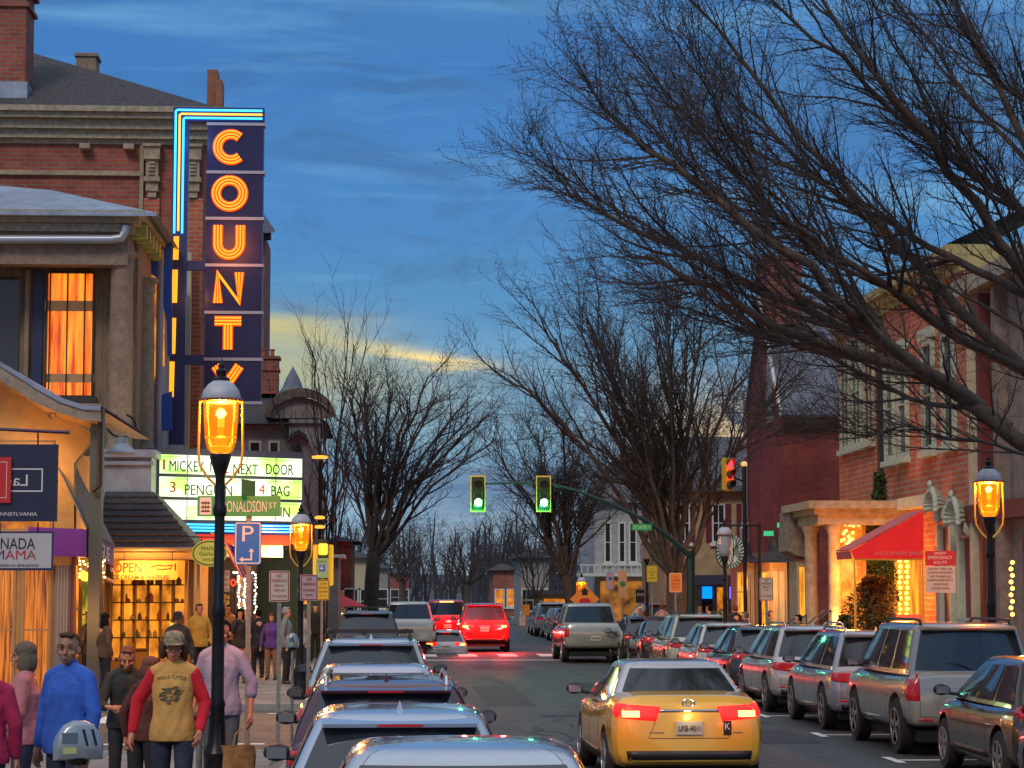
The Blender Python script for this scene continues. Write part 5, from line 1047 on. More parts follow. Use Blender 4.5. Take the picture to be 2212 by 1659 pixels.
# evergreen shrub and cypress
def bush(name, label, c, rx, rz, n, m, sz=.06, seed=1, taper=0, group=None):
    rg = random.Random(seed); t = thing(name, label, 'shrub', (c.x, c.y, c.z), group); b = MB()
    for _ in range(n):
        a = rg.uniform(0, 6.283); h = rg.random(); rr = (1 - taper * h) * rx * math.sqrt(rg.random()) * (.75 + .35 * math.sin(a * 3 + h * 9)); 
        if not taper: rr *= math.sin(math.pi * (.08 + .88 * h)) ** .5
        q = Vector((c.x + rr * math.cos(a), c.y + rr * math.sin(a), c.z + h * rz)); d = Vector((rg.gauss(0, 1), rg.gauss(0, 1), rg.gauss(.3, 1))).normalized(); e = d.orthogonal().normalized(); k_ = sz * rg.uniform(.6, 1.5)
        b.add([q - e * k_ * .5, q + d * k_ * 1.6, q + e * k_ * .5], [(0, 1, 2)])
    b.build('foliage', m, t, angle=180); MB().tube([(c.x, c.y, .13), (c.x, c.y, c.z + rz * .6)], [.05, .02], 6).build('stem', mat('bark'), t); return t
mat('bark', (.075, .052, .04), .9, var=.3, vs=8, bump=.5, bs=25)
M_ever = mat('evergreen', (.045, .075, .02), .7, var=.5, vs=12); M_gold = mat('warm_evergreen', (.12, .085, .02), .7, var=.5, vs=10)
c = P(1888, 1360, 56.2); bush('shrub', 'big bushy evergreen lit orange below the red awning', Vector((c.x, c.y, .13)), .85, 2.5, 9000, M_gold, .055, 1)
c = P(1935, 1170, 59.8); bush('cypress', 'narrow dark green cypress rising between the brick terrace windows', Vector((13.4, 59.8, 2.2)), .5, 3.3, 6000, M_ever, .06, 2, .7)
c = P(1822, 1360, 56); bush('shrub', 'small round clipped shrub near the yellow ground light', Vector((c.x, c.y, .13)), .32, 1.5, 2500, M_ever, .05, 3)
# bay window shop
YW = 76.0
t = bld('bay_window_shop', 'cream shop with tall yellow lit bay windows and flared dark roofs', 13, YW + 2); M_bay = mat('peach_paint', (.5, .28, .17), .7, var=.1)
for (u0, u1, Y, vt) in ((1597, 1652, YW + 1.2, 1215), (1648, 1715, YW - .6, 1215)):
    a, c = P(u0, vt, Y), P(u1, vt, Y); xm_ = (a.x + c.x) / 2; 
    prof = [(a.x, Y + .7), (a.x + .25, Y), (c.x - .25, Y), (c.x, Y + .7), (c.x, Y + 2), (a.x, Y + 2)]
    k_ = len(prof); b = MB(); b.add([(x_, y_, .13) for x_, y_ in prof] + [(x_, y_, a.z) for x_, y_ in prof], [(i, (i + 1) % k_, k_ + (i + 1) % k_, k_ + i) for i in range(k_)]); bay = b.build('bay', M_bay, t)
    ov = [(x_ + (-.2 if x_ < xm_ else .2), y_ - .25) for x_, y_ in prof]; zr = P(0, 1130 if u0 > 1600 else 1160, Y).z
    b = MB(); mid = [(xm_ + (x_ - xm_) * .35, Y + .9 + (y_ - Y - .9) * .35) for x_, y_ in prof]
    b.add([(x_, y_, a.z + .0) for x_, y_ in ov] + [(x_, y_, a.z + (zr - a.z) * .3) for x_, y_ in mid] + [(xm_, Y + 1, zr)], [(i, (i + 1) % k_, k_ + (i + 1) % k_, k_ + i) for i in range(k_)] + [(k_ + i, k_ + (i + 1) % k_, 2 * k_) for i in range(k_)]); b.build('bay_roof', M_roof, t)
    w0, w1 = a.x + .3, c.x - .3; n_ = 2
    for i in range(n_):
        q0 = w0 + (w1 - w0) * i / n_ + .04; q1 = w0 + (w1 - w0) * (i + 1) / n_ - .04; window(t, FY(Y), q0, q1, .75, a.z - .3, mat('cream_paint'), L_amb, 2, 3, .05, .05, sill=False)
    f2 = FG((a.x, Y + .7, 0), math.atan2(-.7, .25)); window(t, f2, .1, .64, .75, a.z - .3, mat('cream_paint'), L_amb, 1, 3, .05, .05, sill=False)
MB().box((P(1597, 0, YW).x + .2, YW + 2.2, .13), (XG - .01, YW + 3, P(0, 1190, YW).z)).build('wall', M_bay, t)
lamp_light(P(1650, 1260, YW - 1.8), (1, .45, .09), 160, .3, t)
b = MB(); 
for (u, v, w_) in ((1695, 1134, 26), (1662, 1152, 18)): q = rectp(u - w_ / 2, u + w_ / 2, v - 5, v + 5, YW - 2); b.fbox(FY(YW - 2), q[0], q[1], q[2], q[3], -.3, 0)
b.build('green_lit_trim', glow('green_trim', (.05, .75, .3), .7), t)
# round coffee sign on bracket
t = thing('round_sign', 'round white and green emblem sign hanging behind the clear lamp globe', 'sign', P(1577, 1190, 58)); c = P(1577, 1190, 58); fr = FG((c.x, 58, c.z), 0)
M_emg = mat('emblem_green', (.01, .13, .07), .45)
d0 = MB().prism(fr, [(.37 * math.cos(a * .1745), .46 * math.sin(a * .1745)) for a in range(36)], -.05, 0).build('disc', M_swhite, t)
b = MB(); ring = lambda r, n_: [fr(r * .8 * math.cos(a * .1745), r * math.sin(a * .1745), n_) for a in range(36)]
for i in range(5):
    for sx in (-1, 1): b.tube([fr(sx * (.13 + .03 * i + .03 * math.sin(q * 1.3 + i)), .32 - i * .05 - q * .09, .006) for q in range(6 - (i > 2))], .011, 5)
for i in range(3): b.tube([fr(-.08 + i * .07 + .03 * math.sin(q * 1.4), .05 - q * .07, .006) for q in range(6)], .010, 5)
b.build('wavy_mark', M_emg, d0)
b = MB(); n_ = 28
for i in range(n_): a0, a1 = 6.283 * i / n_, 6.283 * (i + .62) / n_; b.add([fr(.37 * math.cos(a0), .46 * math.sin(a0), .004), fr(.37 * math.cos(a1), .46 * math.sin(a1), .004), fr(.27 * math.cos(a1 - .1), .34 * math.sin(a1 - .1), .004), fr(.27 * math.cos(a0 - .1), .34 * math.sin(a0 - .1), .004)], [(0, 1, 2, 3)])
b.build('leaf_border', M_emg, d0)
MB().tube([P(1577, 1148, 58), P(1577, 1135, 58), P(1640, 1135, 58)], .03, 6).tube([(P(1640, 1135, 58).x, 58, .13), P(1640, 1130, 58)], .05, 8).build('bracket', M_black, t)
# tan stucco house with dark shutters behind the mid tree
YT = 96.0
t = bld('tan_stucco_house', 'tan stucco house with dark roof and maroon shutters behind the big trunk', 14, YT + 4); p = lambda u, v, Y=YT: P(u, v, Y)
q = rectp(1438, 1628, 1050, 1400, YT); MB().box((q[0], YT, .13), (q[1] + 2, YT + 9, q[3])).build('wall', mat('tan_stucco', (.36, .27, .15), .85, var=.2, vs=2, bump=.3), t)
b = MB(); z0 = q[3]; b.add([(q[0] - .5, YT - .5, z0), (q[1] + 3, YT - .5, z0), (q[1] + 3, YT + 5, p(0, 935).z + .3), (q[0] + 1.5, YT + 5, p(0, 935).z + .3), (q[0] - .5, YT + 10, z0)], [(0, 1, 2, 3), (0, 3, 4)]); b.add([(q[0] - .5, YT - .5, z0 - .25), (q[1] + 3, YT - .5, z0 - .25), (q[1] + 3, YT - .5, z0), (q[0] - .5, YT - .5, z0)], [(0, 1, 2, 3)]); b.build('roof', mat('grey_shingle', (.10, .10, .115), .8, var=.4, vs=6), t)
fr = FY(YT); M_mar = mat('maroon_paint', (.12, .015, .03), .6)
for (u0, u1) in ((1460, 1482), (1528, 1556), (1592, 1618)): window(t, fr, p(u0, 0).x, p(u1, 0).x, p(0, 1170).z, p(0, 1085).z, M_white, M_dark, 2, 2, .07, .05, shut=M_mar)
q = rectp(1485, 1600, 1242, 1262, YT - 1.6); MB().box((q[0], YT - 1.6, q[2]), (q[1], YT - .002, q[3])).build('shop_canopy', mat('navy_canvas', (.03, .03, .07), .7), t)
for i, (u0, u1, m_) in enumerate(((1484, 1500, L_warm), (1513, 1542, None), (1546, 1566, L_warm), (1574, 1584, None))):
    q = rectp(u0, u1, 1266, 1345, YT); window(t, fr, q[0], q[1], 1.0, q[3], mat('mauve_trim', (.25, .17, .18), .6), m_ or M_dark, 1, 1, .06, .05, name='shop_window')
q = rectp(1517, 1538, 1267, 1293, YT - .1); MB().fbox(FY(YT - .1), q[0], q[1], q[2], q[3], 0, .03).build('screen', glow('blue_screen', (.0, .22, 1), 1.6), t); q = rectp(1576, 1581, 1267, 1293, YT - .1); MB().fbox(FY(YT - .1), q[0], q[1], q[2], q[3], 0, .03).build('screen', glow('violet_screen', (.15, .12, 1), 1.6), t)
q = rectp(1520, 1622, 1140, 1155, YT - 3); 
# white Victorian with tall windows
YV = 118.0
t = bld('white_house', 'white painted Victorian house with tall sash windows behind the bare trees', 12, YV + 4); p = lambda u, v, Y=YV: P(u, v, Y)
q = rectp(1285, 1432, 1085, 1400, YV); MB().box((q[0], YV, .13), (q[1] + 3, YV + 9, q[3])).build('wall', mat('grey_clapboard', (.36, .36, .36), .8, var=.2, vs=3), t)
b = MB(); z0 = q[3]; b.add([(q[0] - .5, YV - .5, z0), (q[1] + 3, YV - .5, z0), (q[1] + 3, YV + 5, z0 + 3), (q[0] + 2, YV + 5, z0 + 3), (q[0] - .5, YV + 10, z0)], [(0, 1, 2, 3), (0, 3, 4)]); b.build('roof', mat('grey_shingle'), t)
for (u0, u1) in ((1300, 1316), (1330, 1346), (1352, 1370), (1392, 1410)): window(t, FY(YV), p(u0, 0).x, p(u1, 0).x, p(0, 1215).z, p(0, 1125).z, M_white, M_dark, 1, 2, .09, .06)
b = MB(); b.box((q[0] - 1, YV - 2, p(0, 1245).z), (q[1], YV - .002, p(0, 1238).z)); 
for i in range(24): x_ = q[0] - .9 + i * .33; b.box((x_, YV - 1.98, p(0, 1237).z), (x_ + .06, YV - 1.9, p(0, 1222).z))
b.box((q[0] - 1, YV - 2, p(0, 1222).z), (q[1], YV - 1.88, p(0, 1219).z)); b.build('porch_rail', M_white, t)
MB().box((q[0] + .3, YV - .1, .5), (q[1] + 1, YV - .003, p(0, 1255).z)).build('lit_shop_front', lit('lit_dim', (.10, .03, .01), (.8, .3, .04), .5, (1, 1, 1), 1.5), t)
t = bld('lit_corner_shop', 'low shop glowing amber behind the far parked cars', 9, 140); q = rectp(1165, 1255, 1285, 1345, 135); MB().box((q[0], 135, .13), (q[1] + 2, 140, q[3])).build('wall', M_orw, t); MB().fbox(FY(135), q[0] + .3, q[1] - .2, q[2] + .4, q[3] - .25, .01, .04).build('window', L_warm, t)
MB().box((q[0] - .3, 134.6, q[3]), (q[1] + 2.3, 140, q[3] + .3)).build('roof', M_roof, t)
# far right: grey stone building at the picture edge
t = bld('grey_stone_building', 'grey stone building at the right edge with lit shop windows below', 16, 46); XE = 12.2
MB().box((XE + 1.8, 40, .13), (30, 52.4, 9.6)).build('wall', mat('mauve_stone', (.20, .165, .15), .85, var=.3, vs=3, bump=.4), t)
fr = FR(XE + 1.8); 
for y_ in (40.6, 42.6, 44.6, 46.6): window(t, fr, y_, y_ + 1.2, .8, 3.5, mat('maroon_trim', (.13, .02, .02), .6), L_warm, 1, 1, .1, .1, name='shop_window')
for y_ in (49.0, 50.0, 51.2): MB().fbox(fr, y_, y_ + .28, .13, 9.2, 0, .3 if y_ != 50.0 else .4).build('pilaster', M_cream if y_ == 51.2 else (mat('maroon_trim') if y_ == 50.0 else mat('mauve_stone')), t)
MB().fbox(fr, 40, 52.3, 3.9, 4.3, 0, .35).build('belt_course', mat('maroon_trim'), t); MB().fbox(fr, 40, 52.3, 9.3, 9.7, 0, .5).build('cornice', M_cornice, t)
b = MB()
for i in range(9): b.ell(P(2187 - (i % 2) * 3, 1215 + i * 14, 43), (.045, .045, .045), 1)
b.build('bulbs', glow('orange_bulb'), t)
lamp_light((XE + .8, 45, 2.2), (1, .4, .1), 80, .3, t)
t = thing('planter_pedestal', 'small white urn pedestal before the brick terrace doors', 'urn', (*P(2100, 1360, 52).xy, .13)); c = P(2093, 1340, 52); MB().lathe([(.2, .13), (.2, .5), (.12, .6), (.1, c.z - .2), (.28, c.z), (.3, c.z + .05), (0, c.z + .05)], (c.x, c.y, 0), n=16).build('urn', M_pst, t)
# satellite dish
t = thing('satellite_dish', 'grey satellite dish against the sunset above the tan house', 'satellite dish', P(1583, 905, 98)); c = P(1583, 903, 98); b = MB(); b.lathe([(0, 0), (.2, .03), (.42, .14), (.43, .14), (.2, .0), (0, -.03)], (0, 0, 0), n=20); Mx = Matrix.Translation(c) @ Matrix.Rotation(R(60), 4, 'X') @ Matrix.Rotation(R(25), 4, 'Y'); b.v = [tuple(Mx @ Vector(v)) for v in b.v]; b.build('dish', M_metal, t, smooth=True); MB().tube([c, c + Vector((.1, .2, -.5)), (c.x + .1, 98.2, P(0, 945, 98).z)], .03, 6).build('arm', M_galv, t)
# ================================================================== VEHICLES
M_glass = mat('car_glass', (.025, .03, .038), .06, spec=.9, coat=.3); M_tyre = mat('tyre_rubber', (.018, .018, .02), .8, bump=.3, bs=40); M_rim = mat('alloy_rim', (.45, .45, .46), .3, .85); M_chrome = mat('chrome', (.7, .7, .72), .12, 1.0)
M_trim = mat('black_trim', (.015, .015, .017), .45); M_tail = mat('tail_lens', (.30, .008, .01), .12, coat=.6, emis=(1, .01, .02), es=.12); M_tailon = glow('tail_lit', (1, .01, .008), 1.7); M_tailhot = glow('tail_hot', (1, .42, .08), 6)
M_plate = mat('number_plate', (.55, .5, .4), .5); M_under = mat('car_underside', (.01, .01, .01), .9)
BODY = {  # station: y-fraction, half width fraction, z bottom, z top (metres) ; greenhouse: y rear bottom, y rear top, y front top, y front bottom (fractions), half width bottom/top fraction
 'sedan': dict(L=4.75, W=1.82, H=1.45, belt=.98, st=[(0, .80, .34, .86), (.012, .91, .30, 1.0), (.04, .965, .26, 1.08), (.14, .99, .24, 1.12), (.24, 1, .22, 1.07), (.5, 1, .2, .98), (.72, 1, .2, .98), (.85, .98, .22, .93), (.95, .92, .24, .83), (.985, .84, .27, .74), (1, .70, .32, .66)], gh=(.115, .25, .56, .76), wb=.90, wt=.66),
 'hatch': dict(L=4.35, W=1.78, H=1.50, belt=.98, st=[(0, .82, .36, .80), (.012, .91, .30, .95), (.03, .965, .27, 1.0), (.12, .99, .24, 1.0), (.3, 1, .2, .98), (.5, 1, .2, .97), (.72, 1, .2, .96), (.86, .98, .22, .92), (.95, .92, .24, .82), (.985, .84, .27, .74), (1, .70, .32, .66)], gh=(.03, .13, .55, .77), wb=.90, wt=.68),
 'suv': dict(L=4.6, W=1.86, H=1.68, belt=1.08, st=[(0, .86, .42, .86), (.012, .93, .36, 1.04), (.03, .97, .33, 1.1), (.12, .99, .3, 1.1), (.3, 1, .28, 1.08), (.5, 1, .26, 1.06), (.74, 1, .26, 1.06), (.86, .98, .28, 1.02), (.95, .94, .3, .94), (.985, .86, .33, .85), (1, .72, .38, .74)], gh=(.02, .085, .58, .77), wb=.91, wt=.70),
 'boxy': dict(L=4.5, W=1.88, H=1.86, belt=1.18, st=[(0, .90, .5, .95), (.01, .95, .44, 1.14), (.025, .98, .42, 1.2), (.12, .99, .4, 1.2), (.3, 1, .36, 1.18), (.5, 1, .34, 1.16), (.74, 1, .34, 1.16), (.88, .98, .36, 1.12), (.96, .95, .38, 1.05), (.988, .88, .40, .96), (1, .76, .44, .86)], gh=(.02, .05, .62, .77), wb=.93, wt=.78),
 'pickup': dict(L=5.6, W=1.98, H=1.88, belt=1.16, st=[(0, .94, .55, 1.16), (.008, .965, .5, 1.24), (.02, .975, .46, 1.26), (.12, .99, .44, 1.24), (.3, 1, .4, 1.22), (.5, 1, .38, 1.2), (.74, 1, .38, 1.18), (.88, .98, .38, 1.15), (.96, .95, .4, 1.08), (.988, .88, .42, .98), (1, .76, .46, .88)], gh=(.36, .385, .64, .76), wb=.92, wt=.74)}
SEC = [(0, 0), (.84, 0), (.94, .05), (.985, .2), (1, .42), (.992, .62), (.97, .78), (.925, .90), (.84, .97), (.6, .995), (.3, 1.0), (0, 1.0)]
def cat(ts, v0):  # smooth interpolation of station rows
    n = len(ts); out = []
    for i in range(n - 1):
        p0, p1, p2, p3 = ts[max(i - 1, 0)], ts[i], ts[i + 1], ts[min(i + 2, n - 1)]
        for k in range(v0):
            t_ = k / v0; out.append(tuple(p1[j] + (p2[j] - p1[j]) * (t_ if j == 0 else t_ * t_ * (3 - 2 * t_) * .4 + t_ * .6) for j in range(4)))
    out.append(ts[-1]); return out
def project(bvh, quad, direction, nx=10, nz=6, off=.006, back=3.0):
    """drape a four-cornered patch on a body along DIRECTION and give it a little thickness"""
    d = Vector(direction); top = []
    for j in range(nz + 1):
        row = []
        for i in range(nx + 1):
            a, b_ = i / nx, j / nz; q = (1 - b_) * ((1 - a) * Vector(quad[0]) + a * Vector(quad[1])) + b_ * ((1 - a) * Vector(quad[3]) + a * Vector(quad[2]))
            h = bvh.ray_cast(q - d * back, d, 10)
            row.append((h[0] - d * off) if h[0] else None)
        top.append(row)
    b = MB(); idx = {}
    for j in range(nz + 1):
        for i in range(nx + 1):
            if top[j][i] is not None: idx[i, j] = len(b.v); b.v.append(tuple(top[j][i]))
    base = len(b.v); 
    for j in range(nz + 1):
        for i in range(nx + 1):
            if top[j][i] is not None: b.v.append(tuple(top[j][i] + d * (off + .01)))
    F_ = {}
    for j in range(nz):
        for i in range(nx):
            ks = [(i, j), (i + 1, j), (i + 1, j + 1), (i, j + 1)]
            if all(k in idx for k in ks):
                pts = [Vector(b.v[idx[k]]) for k in ks]
                if max((pts[0] - q).length for q in pts) < .5: F_[i, j] = ks; b.f.append(tuple(idx[k] for k in ks)); b.m.append(0)
    for (i, j), ks in F_.items():
        for (e, nb) in (((0, 1), (i, j - 1)), ((1, 2), (i + 1, j)), ((2, 3), (i, j + 1)), ((3, 0), (i - 1, j))):
            if nb not in F_:
                p_, q_ = idx[ks[e[0]]], idx[ks[e[1]]]; b.f.append((q_, p_, p_ + base, q_ + base)); b.m.append(0)
    return b
def wheel_tree(par, x, y, r, side, rim=True):
    w = .21; b = MB(); s_ = side
    prof = [(r * .62, -w / 2), (r * .93, -w / 2), (r, -w * .36), (r, w * .36), (r * .93, w / 2), (r * .62, w / 2)]
    b.lathe(prof, (x, y, r), n=28, axis='x'); o = b.build('wheel', M_tyre, par, smooth=True, angle=40)
    b = MB(); xo = x + s_ * w / 2
    b.lathe([(r * .66, 0), (r * .66, s_ * .012), (r * .6, s_ * .012), (r * .58, -s_ * .05), (0, -s_ * .05)], (xo, y, r), n=28, axis='x')
    for k in range(5):
        a = R(72 * k + 20); c_, n_ = math.cos(a), math.sin(a); px, pz = -n_, c_
        pts = []
        for (rr, ww) in ((.05, .35), (.62, .16)):
            for sg in (-1, 1): pts.append((c_ * rr * r + px * ww * r * .35 * sg, n_ * rr * r + pz * ww * r * .35 * sg))
        q = [pts[0], pts[2], pts[3], pts[1]]
        b.add([(xo + s_ * .01, y + a_, r + z_) for a_, z_ in q] + [(xo - s_ * .04, y + a_, r + z_) for a_, z_ in q], [(0, 1, 2, 3), (0, 4, 5, 1), (1, 5, 6, 2), (2, 6, 7, 3), (3, 7, 4, 0)])
    b.build('rim', M_rim, o)
    return o
def car(kind, label, col, loc, rz=0, name='parked_car', group=None, roofcol=None, rails=0, fin=True, tails='sedan', lit_=False, plate=None, cat_='car', glass=None, spoiler=False, simple=False, mirror=None, sc=(1, 1, 1), topbrake=False, metal=.35, seed=0):
    s = BODY[kind]; L_, W2, H_, belt = s['L'] * sc[1], s['W'] / 2 * sc[0], s['H'] * sc[2], s['belt'] * sc[2]
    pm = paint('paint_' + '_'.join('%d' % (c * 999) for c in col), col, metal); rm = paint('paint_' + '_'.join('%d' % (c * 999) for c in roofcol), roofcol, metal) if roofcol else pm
    t = thing(name, label, cat_, (0, 0, 0), group)
    st = cat([(a * L_, b_ * W2, c * sc[2], d * sc[2]) for a, b_, c, d in s['st']], 4 if not simple else 2)
    n = len(SEC); ring = [(x_, z_) for x_, z_ in SEC] + [(-x_, z_) for x_, z_ in reversed(SEC[1:-1])]; m_ = len(ring)
    bed = kind == 'pickup'
    vs = []
    for (y, w, zb, zt_) in st:
        for (x_, z_) in ring: vs.append((x_ * w, y, zb + (zt_ - zb) * z_))
    k = len(st); b = MB(); b.add(vs, [(i * m_ + j, (i + 1) * m_ + j, (i + 1) * m_ + (j + 1) % m_, i * m_ + (j + 1) % m_) for i in range(k - 1) for j in range(m_)] + [tuple(range(m_)), tuple(reversed([(k - 1) * m_ + j for j in range(m_)]))])
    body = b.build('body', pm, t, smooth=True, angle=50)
    wr = {'sedan': .325, 'hatch': .325, 'suv': .36, 'boxy': .39, 'pickup': .40}[kind]; ya, yb = L_ * .175, L_ * .805
    if bed: ya = L_ * .2
    bpy.context.view_layer.update()
    def bvh_of(o):
        me = o.data; return BVHTree.FromPolygons([v.co.copy() for v in me.vertices], [tuple(p_.vertices) for p_ in me.polygons])
    bv = bvh_of(body)
    # cut the wheel arches (and the pickup bed) out
    cut = MB()
    for y in (ya, yb):
        for sx in (-1, 1): cut.lathe([(wr * 1.17, 0), (wr * 1.17, sx * .5)], (sx * (W2 - .26), y, wr + .02), n=24, axis='x')
    if bed: cut.box((-W2 * .86, .1, .82), (W2 * .86, L_ * .355, 1.6))
    c = cut.build('cutter', M_under)
    md = body.modifiers.new('b', 'BOOLEAN'); md.operation = 'DIFFERENCE'; md.object = c; md.solver = 'EXACT'
    dg = bpy.context.evaluated_depsgraph_get(); dg.update(); nm_ = bpy.data.meshes.new_from_object(body.evaluated_get(dg)); body.modifiers.clear()
    if len(nm_.polygons) > 50: body.data = nm_
    bpy.data.objects.remove(c)
    for p_ in body.data.polygons: p_.use_smooth = True
    body.data.set_sharp_from_angle(angle=R(50))
    MB().box((-W2 * .8, L_ * .03, .2), (W2 * .8, L_ * .97, .36)).build('underside', M_under, t)
    for y in (ya, yb):
        for sx in (-1, 1): wheel_tree(t, sx * (W2 - .115), y, wr, sx)
    # greenhouse: lofted rings
    g = s['gh']; wb, wt = s['wb'] * W2, s['wt'] * W2; zb, zt_ = belt - .05, H_ - .07
    lev = [(0, 0, 0)] + [(q / 10, 0, 0) for q in range(1, 11)] + [(1.0, .025, .028), (1.0, .07, .05), (1.0, .16, .064), (1.0, .32, .07)]
    nr, ns, nc = 12, 22, 3
    def ringpts(q, sh, dz):
        hw = wb + (wt - wb) * (q ** 1.15); yr = (g[0] + (g[1] - g[0]) * q) * L_; yf = (g[3] + (g[2] - g[3]) * q) * L_; 
        hw -= sh; yr += sh * 1.6; yf -= sh * 1.6; rc = .13
        z = zb + (zt_ - zb) * q + dz; out = []
        bul = .07
        for i in range(nr + 1): x_ = -1 + 2 * i / nr; out.append((x_ * (hw - rc * .55), yr + bul * x_ * x_ * 1.0 - .02, z))
        def corner(cx, cy, a0):
            for i in range(1, nc + 1): a = R(a0 + 90 * i / (nc + 1)); out.append((cx + rc * math.cos(a), cy + rc * math.sin(a) * 1.0, z))
        corner(hw - rc, yr + rc + .03, -90)
        for i in range(ns + 1): y_ = i / ns; out.append((hw + .03 * (1 - (2 * y_ - 1) ** 2) - .0, yr + rc * 1.2 + (yf - yr - rc * 2.4) * y_, z))
        corner(hw - rc, yf - rc - .03, 0)
        for i in range(nr + 1): x_ = 1 - 2 * i / nr; out.append((x_ * (hw - rc * .55), yf - bul * x_ * x_ * 1.4 + .02, z))
        corner(-(hw - rc), yf - rc - .03, 90)
        for i in range(ns + 1): y_ = 1 - i / ns; out.append((-(hw + .03 * (1 - (2 * y_ - 1) ** 2)), yr + rc * 1.2 + (yf - yr - rc * 2.4) * y_, z))
        corner(-(hw - rc), yr + rc + .03, 180)
        return out
    rings = [ringpts(*q) for q in lev]; m2 = len(rings[0]); b = MB(); b.add([p_ for r_ in rings for p_ in r_], [(i * m2 + j, i * m2 + (j + 1) % m2, (i + 1) * m2 + (j + 1) % m2, (i + 1) * m2 + j) for i in range(len(rings) - 1) for j in range(m2)])
    last = rings[-1]; nL = len(b.v); b.v.append((0, (g[1] + g[2]) / 2 * L_, last[0][2] + .004)); 
    b.f += [((len(rings) - 1) * m2 + j, (len(rings) - 1) * m2 + (j + 1) % m2, nL) for j in range(m2)]; b.m += [0] * m2
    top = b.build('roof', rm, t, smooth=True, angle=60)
    def patch(i0, i1, q0, q1, nm, off=.006, slant0=0, slant1=0, nq=8, m=None, par=None):
        p_ = []
        for a in range(nq + 1):
            q = q0 + (q1 - q0) * a / nq; r_ = ringpts(q, 0, 0); row = []
            for i in range(i0, i1 + 1):
                P0 = Vector(r_[i % m2]); nx_ = Vector(r_[(i + 1) % m2]) - Vector(r_[(i - 1) % m2]); up = Vector(ringpts(min(1, q + .05), 0, 0)[i % m2]) - Vector(ringpts(max(0, q - .05), 0, 0)[i % m2]); nn_ = nx_.cross(up).normalized(); row.append(P0 + nn_ * off)
            p_.append(row)
        o = MB().grid(p_).build(nm, m or glass or M_glass, par or t, smooth=True, angle=180); return o
    i_r, i_s1 = 0, nr + 1 + nc; i_f = i_s1 + ns + 1 + nc; i_s2 = i_f + nr + 1 + nc
    rw = patch(i_r, i_r + nr, .10 if kind != 'pickup' else .2, .95, 'rear_window')
    if kind in ('suv', 'hatch', 'boxy'):
        qa, qb = ringpts(.12, 0, 0), ringpts(.45, 0, 0); MB().tube([Vector(qa[6]) + Vector((0, -.02, 0)), Vector(qa[6]).lerp(Vector(qb[2]), .3) + Vector((0, -.03, .0)), Vector(qb[3]) + Vector((0, -.02, -.12))], .012, 5).build('wiper', M_trim, t)
    patch(i_f, i_f + nr, .1, .94, 'windshield')
    hb = int(ns * .52)
    for s0, mir in ((i_s1, 0), (i_s2, 1)):
        segs = [(0, 6), (7, 13), (14, ns)] if kind in ('suv', 'boxy', 'hatch') else ([(2, int(ns * .46)), (int(ns * .50), ns - 1)] if kind == 'sedan' else [(2, int(ns * .42)), (int(ns * .48), ns - 1)])
        for (a0, a1) in segs:
            if mir: a0, a1 = ns - a1, ns - a0
            patch(s0 + a0, s0 + a1, .10, .94, 'side_window')
    if bed: MB().box((-W2 * .86, .12, .83), (W2 * .86, L_ * .35, .85)).build('bed_floor', M_under, t)
    # roof furniture
    yr_, yf_ = g[1] * L_, g[2] * L_
    if fin: MB().add([(-.03, yr_ + .32, H_ - .012), (.03, yr_ + .32, H_ - .012), (0, yr_ + .58, H_ - .02), (0, yr_ + .34, H_ + .07), (-.008, yr_ + .36, H_ + .06)], [(0, 1, 2), (0, 3, 1), (1, 3, 2), (2, 3, 0)]).build('antenna_fin', rm, t)
    if rails:
        for sx in (-1, 1):
            x_ = sx * (wt - .10); MB().tube([(x_, yr_ + .12, H_ - .055), (x_, yr_ + .2, H_ + .03), (x_, yr_ + .5, H_ + .045), (x_, yf_ - .4, H_ + .04), (x_, yf_ - .12, H_ - .04)], .022, 6).build('roof_rail', M_chrome if rails == 1 else M_trim, t, smooth=True)
        if rails == 3:
            for y_ in (yr_ + .55, yf_ - .5): MB().box((-wt + .05, y_ - .03, H_ + .07), (wt - .05, y_ + .03, H_ + .1)).box((-wt + .08, y_ - .02, H_ + .02), (-wt + .12, y_ + .02, H_ + .07)).box((wt - .12, y_ - .02, H_ + .02), (wt - .08, y_ + .02, H_ + .07)).build('cross_bar', M_trim, t)
    if spoiler or kind in ('hatch', 'suv', 'boxy'):
        b = MB(); b.add([(-wt * .93, yr_ + .08, H_ - .045), (wt * .93, yr_ + .08, H_ - .045), (wt * .9, yr_ - .13, H_ - .075), (-wt * .9, yr_ - .13, H_ - .075), (-wt * .93, yr_ + .08, H_ - .085), (wt * .93, yr_ + .08, H_ - .085), (wt * .9, yr_ - .12, H_ - .10), (-wt * .9, yr_ - .12, H_ - .10)], [(0, 1, 2, 3), (7, 6, 5, 4), (3, 2, 6, 7), (0, 4, 5, 1), (1, 5, 6, 2), (3, 7, 4, 0)]); sp_ = b.build('spoiler', rm, t)
        MB().box((-.16, yr_ - .142, H_ - .094), (.16, yr_ - .131, H_ - .078)).build('high_brake_light', M_tailon if (lit_ or topbrake) else M_tail, sp_)
    if lit_ and not (spoiler or kind in ('hatch', 'suv', 'boxy')): MB().box((-.3, (g[1] if kind != 'sedan' else g[0]) * L_ - .06, H_ - .10 if kind != 'sedan' else belt + .05), (.3, (g[1] if kind != 'sedan' else g[0]) * L_ - .03, H_ - .06 if kind != 'sedan' else belt + .08)).build('high_brake_light', M_tailhot, t)
